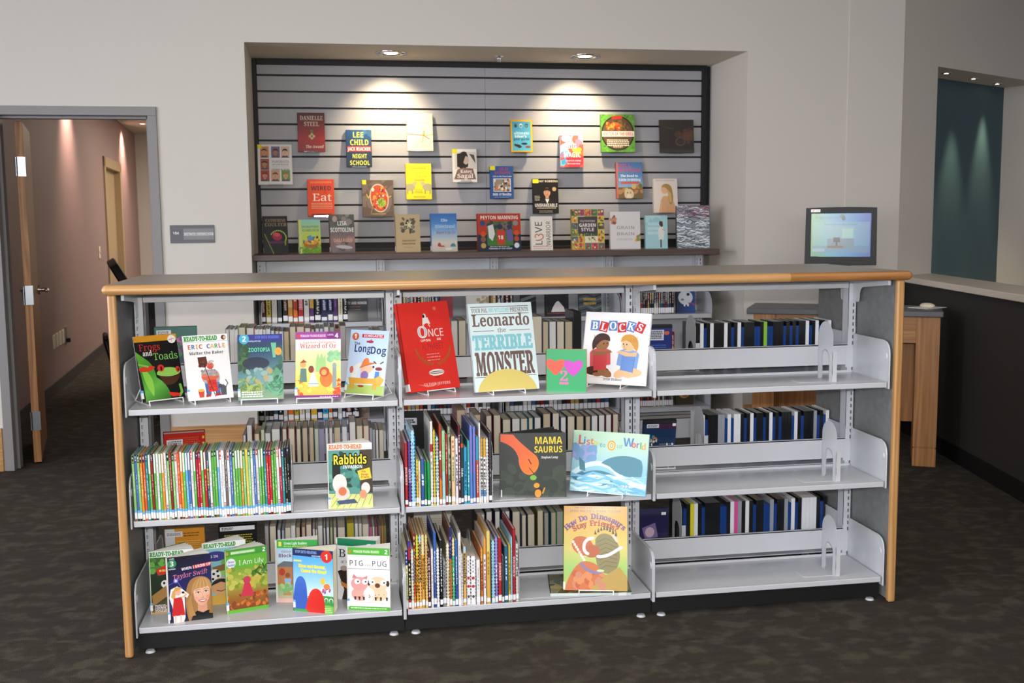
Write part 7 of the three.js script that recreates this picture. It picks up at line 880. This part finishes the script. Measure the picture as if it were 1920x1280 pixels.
// ---------------------------------------------------------------- catalogue desk with its monitor
{
  const t = thing('desk', 'oak catalogue desk with a slate-coloured top by the low dark wall', 'desk', [3.70, 0, -2.26], -0.513 + 0.0);
  t.rotation.y = -0.505;
  // local: front edge along x, centred; depth goes to -z
  part(t, 'desktop', bx(-0.57, 0.885, -0.42, 0.55, 0.92, 0.02, 0.006), M.slate, 'dark grey laminate top');
  for (const x of [-0.53, 0.405]) { const l = part(t, 'leg', [bx(x, 0.115, -0.40, x + 0.13, 0.885, 0.0, 0.002)], M.oakDeep); part(l, 'plinth', bx(x, 0, -0.40, x + 0.13, 0.108, 0.0, 0.002), M.oakDeep); part(l, 'recessed_joint', bx(x + 0.006, 0.107, -0.394, x + 0.124, 0.116, -0.006), M.oakDeep); }
  part(t, 'apron', bx(-0.40, 0.73, -0.035, 0.406, 0.885, -0.012, 0.001, true), M.oakDeep); part(t, 'back_panel', bx(-0.40, 0.2, -0.395, 0.406, 0.885, -0.37), M.oakDeep);
  t.updateMatrixWorld(true);
  const at = (x, y, z) => new THREE.Vector3(x, y, z).applyMatrix4(t.matrixWorld).toArray();
  const m = thing('computer_monitor', 'black computer monitor with a lit blue screen on the catalogue desk', 'monitor', at(-0.04, 0.92, -0.22), -0.44);
  const W = 0.415, H = 0.345, y0 = 0.255;
  const sh = new THREE.Shape(); sh.moveTo(-W / 2, y0 + 0.012); sh.lineTo(-0.07, y0 + 0.012); sh.quadraticCurveTo(0, y0 - 0.014, 0.07, y0 + 0.002); sh.lineTo(W / 2, y0 + 0.004); sh.lineTo(W / 2 - 0.004, y0 + H); sh.quadraticCurveTo(0, y0 + H + 0.008, -W / 2 + 0.004, y0 + H); sh.closePath();
  const hole = new THREE.Path(); hole.moveTo(-0.178, y0 + 0.048); hole.lineTo(0.178, y0 + 0.048); hole.lineTo(0.178, y0 + 0.318); hole.lineTo(-0.178, y0 + 0.318); hole.closePath(); sh.holes.push(hole);
  part(m, 'bezel', new THREE.ExtrudeGeometry(sh, { depth: 0.02, bevelEnabled: true, bevelSize: 0.003, bevelThickness: 0.003, bevelSegments: 2 }), M.plastic);
  part(m, 'casing', bx(-0.18, y0 + 0.03, -0.05, 0.18, y0 + 0.32, 0.004, 0.02), M.plastic);
  const c = cell(480, 364, (g) => {
    g.scale(4.8, 4.8); G.r(g, 0, 0, 100, 76, G.grad(g, 0, 0, 100, 0, ['#6fbf70', '#58b8d8', '#4fa0e0', '#5a78d0'])); G.r(g, 4, 16, 93, 52, 'rgba(150,200,214,.55)'); G.r(g, 4, 56, 93, 12, 'rgba(90,130,170,.4)');
    G.t(g, 'Douglas County Libraries', 30, 10, 6.5, '#3a6a8a', { w: 44, b: false }); G.e(g, 52, 6, 4, 3, '#2f7a4a'); G.e(g, 54, 9.5, 3, 4, '#283a5c'); G.t(g, 'Touch the screen to start', 50, 21, 4.4, '#2f5a74', { w: 56, b: false });
    G.r(g, 28, 24, 44, 36, '#8ec0cc'); G.r(g, 28, 44, 44, 16, '#7896ae'); G.r(g, 52, 27, 18, 16, '#a8d8d0'); G.r(g, 38, 42, 11, 8, '#2a2c34'); G.r(g, 42, 50, 3, 6, '#2a2c34'); G.r(g, 28, 56, 26, 4, '#7a5a40'); G.r(g, 4, 61, 20, 5, '#a8c8e0'); G.r(g, 1, 74, 12, 2, '#2c3a6a');
  }, '#4a90c0');
  const scr = new THREE.MeshStandardMaterial({ color: 0x111111, roughness: 0.25, emissive: 0xffffff, emissiveMap: c.s.tex, emissiveIntensity: 0.55 });
  part(m, 'screen', artBox(0.356, 0.27, 0.003, c, 4).translate(0, y0 + 0.183, 0.006), scr);
  const st = cell(80, 24, (g) => { G.r(g, 0, 0, 80, 24, '#e4e0e4'); G.e(g, 22, 12, 10, 5, '#b03040'); G.fake(g, 38, 6, 36, 2, 8, '#8a8a92', 3, 4); }, '#e0e0e0');
  part(m, 'sticker', artBox(0.055, 0.017, 0.001, st, 4).translate(-0.15, y0 + 0.331, 0.0232), st.s.mat);
  part(m, 'button', [-0.035, -0.015, 0.005, 0.025].map((x) => bx(x, y0 + 0.01, 0.022, x + 0.012, y0 + 0.015, 0.025)), M.black);
  part(m, 'stand', [cyl(0.03, 0.045, 0.29, 0, 0.15, -0.03), bx(-0.05, 0.26, -0.06, 0.05, 0.4, -0.04)], M.plastic); part(m, 'foot', cyl(0.12, 0.125, 0.012, 0, 0.006, 0, 'y', 28), M.plastic);
  const l = new THREE.RectAreaLight(0x8ec4e8, 0.5, 0.35, 0.26); l.position.set(0, y0 + 0.183, 0.03); l.rotation.y = Math.PI; m.add(l);
  const ms = thing('computer_mouse', 'small pale computer mouse on the desk near the oak end post', 'mouse', at(0.47, 0.92, -0.25), 0.4);
  part(ms, 'shell', new THREE.SphereGeometry(1, 18, 10).scale(0.03, 0.016, 0.05).translate(0, 0.013, 0), M.ivory); part(ms, 'mat', bx(-0.09, 0, -0.07, 0.09, 0.003, 0.07), M.white);
}

// ---------------------------------------------------------------- shadows on, then draw
scene.traverse((o) => { if (o.isMesh) { o.castShadow = true; o.receiveShadow = true; } else if (o.isSpotLight) o.castShadow = true; });
renderer.render(scene, camera);
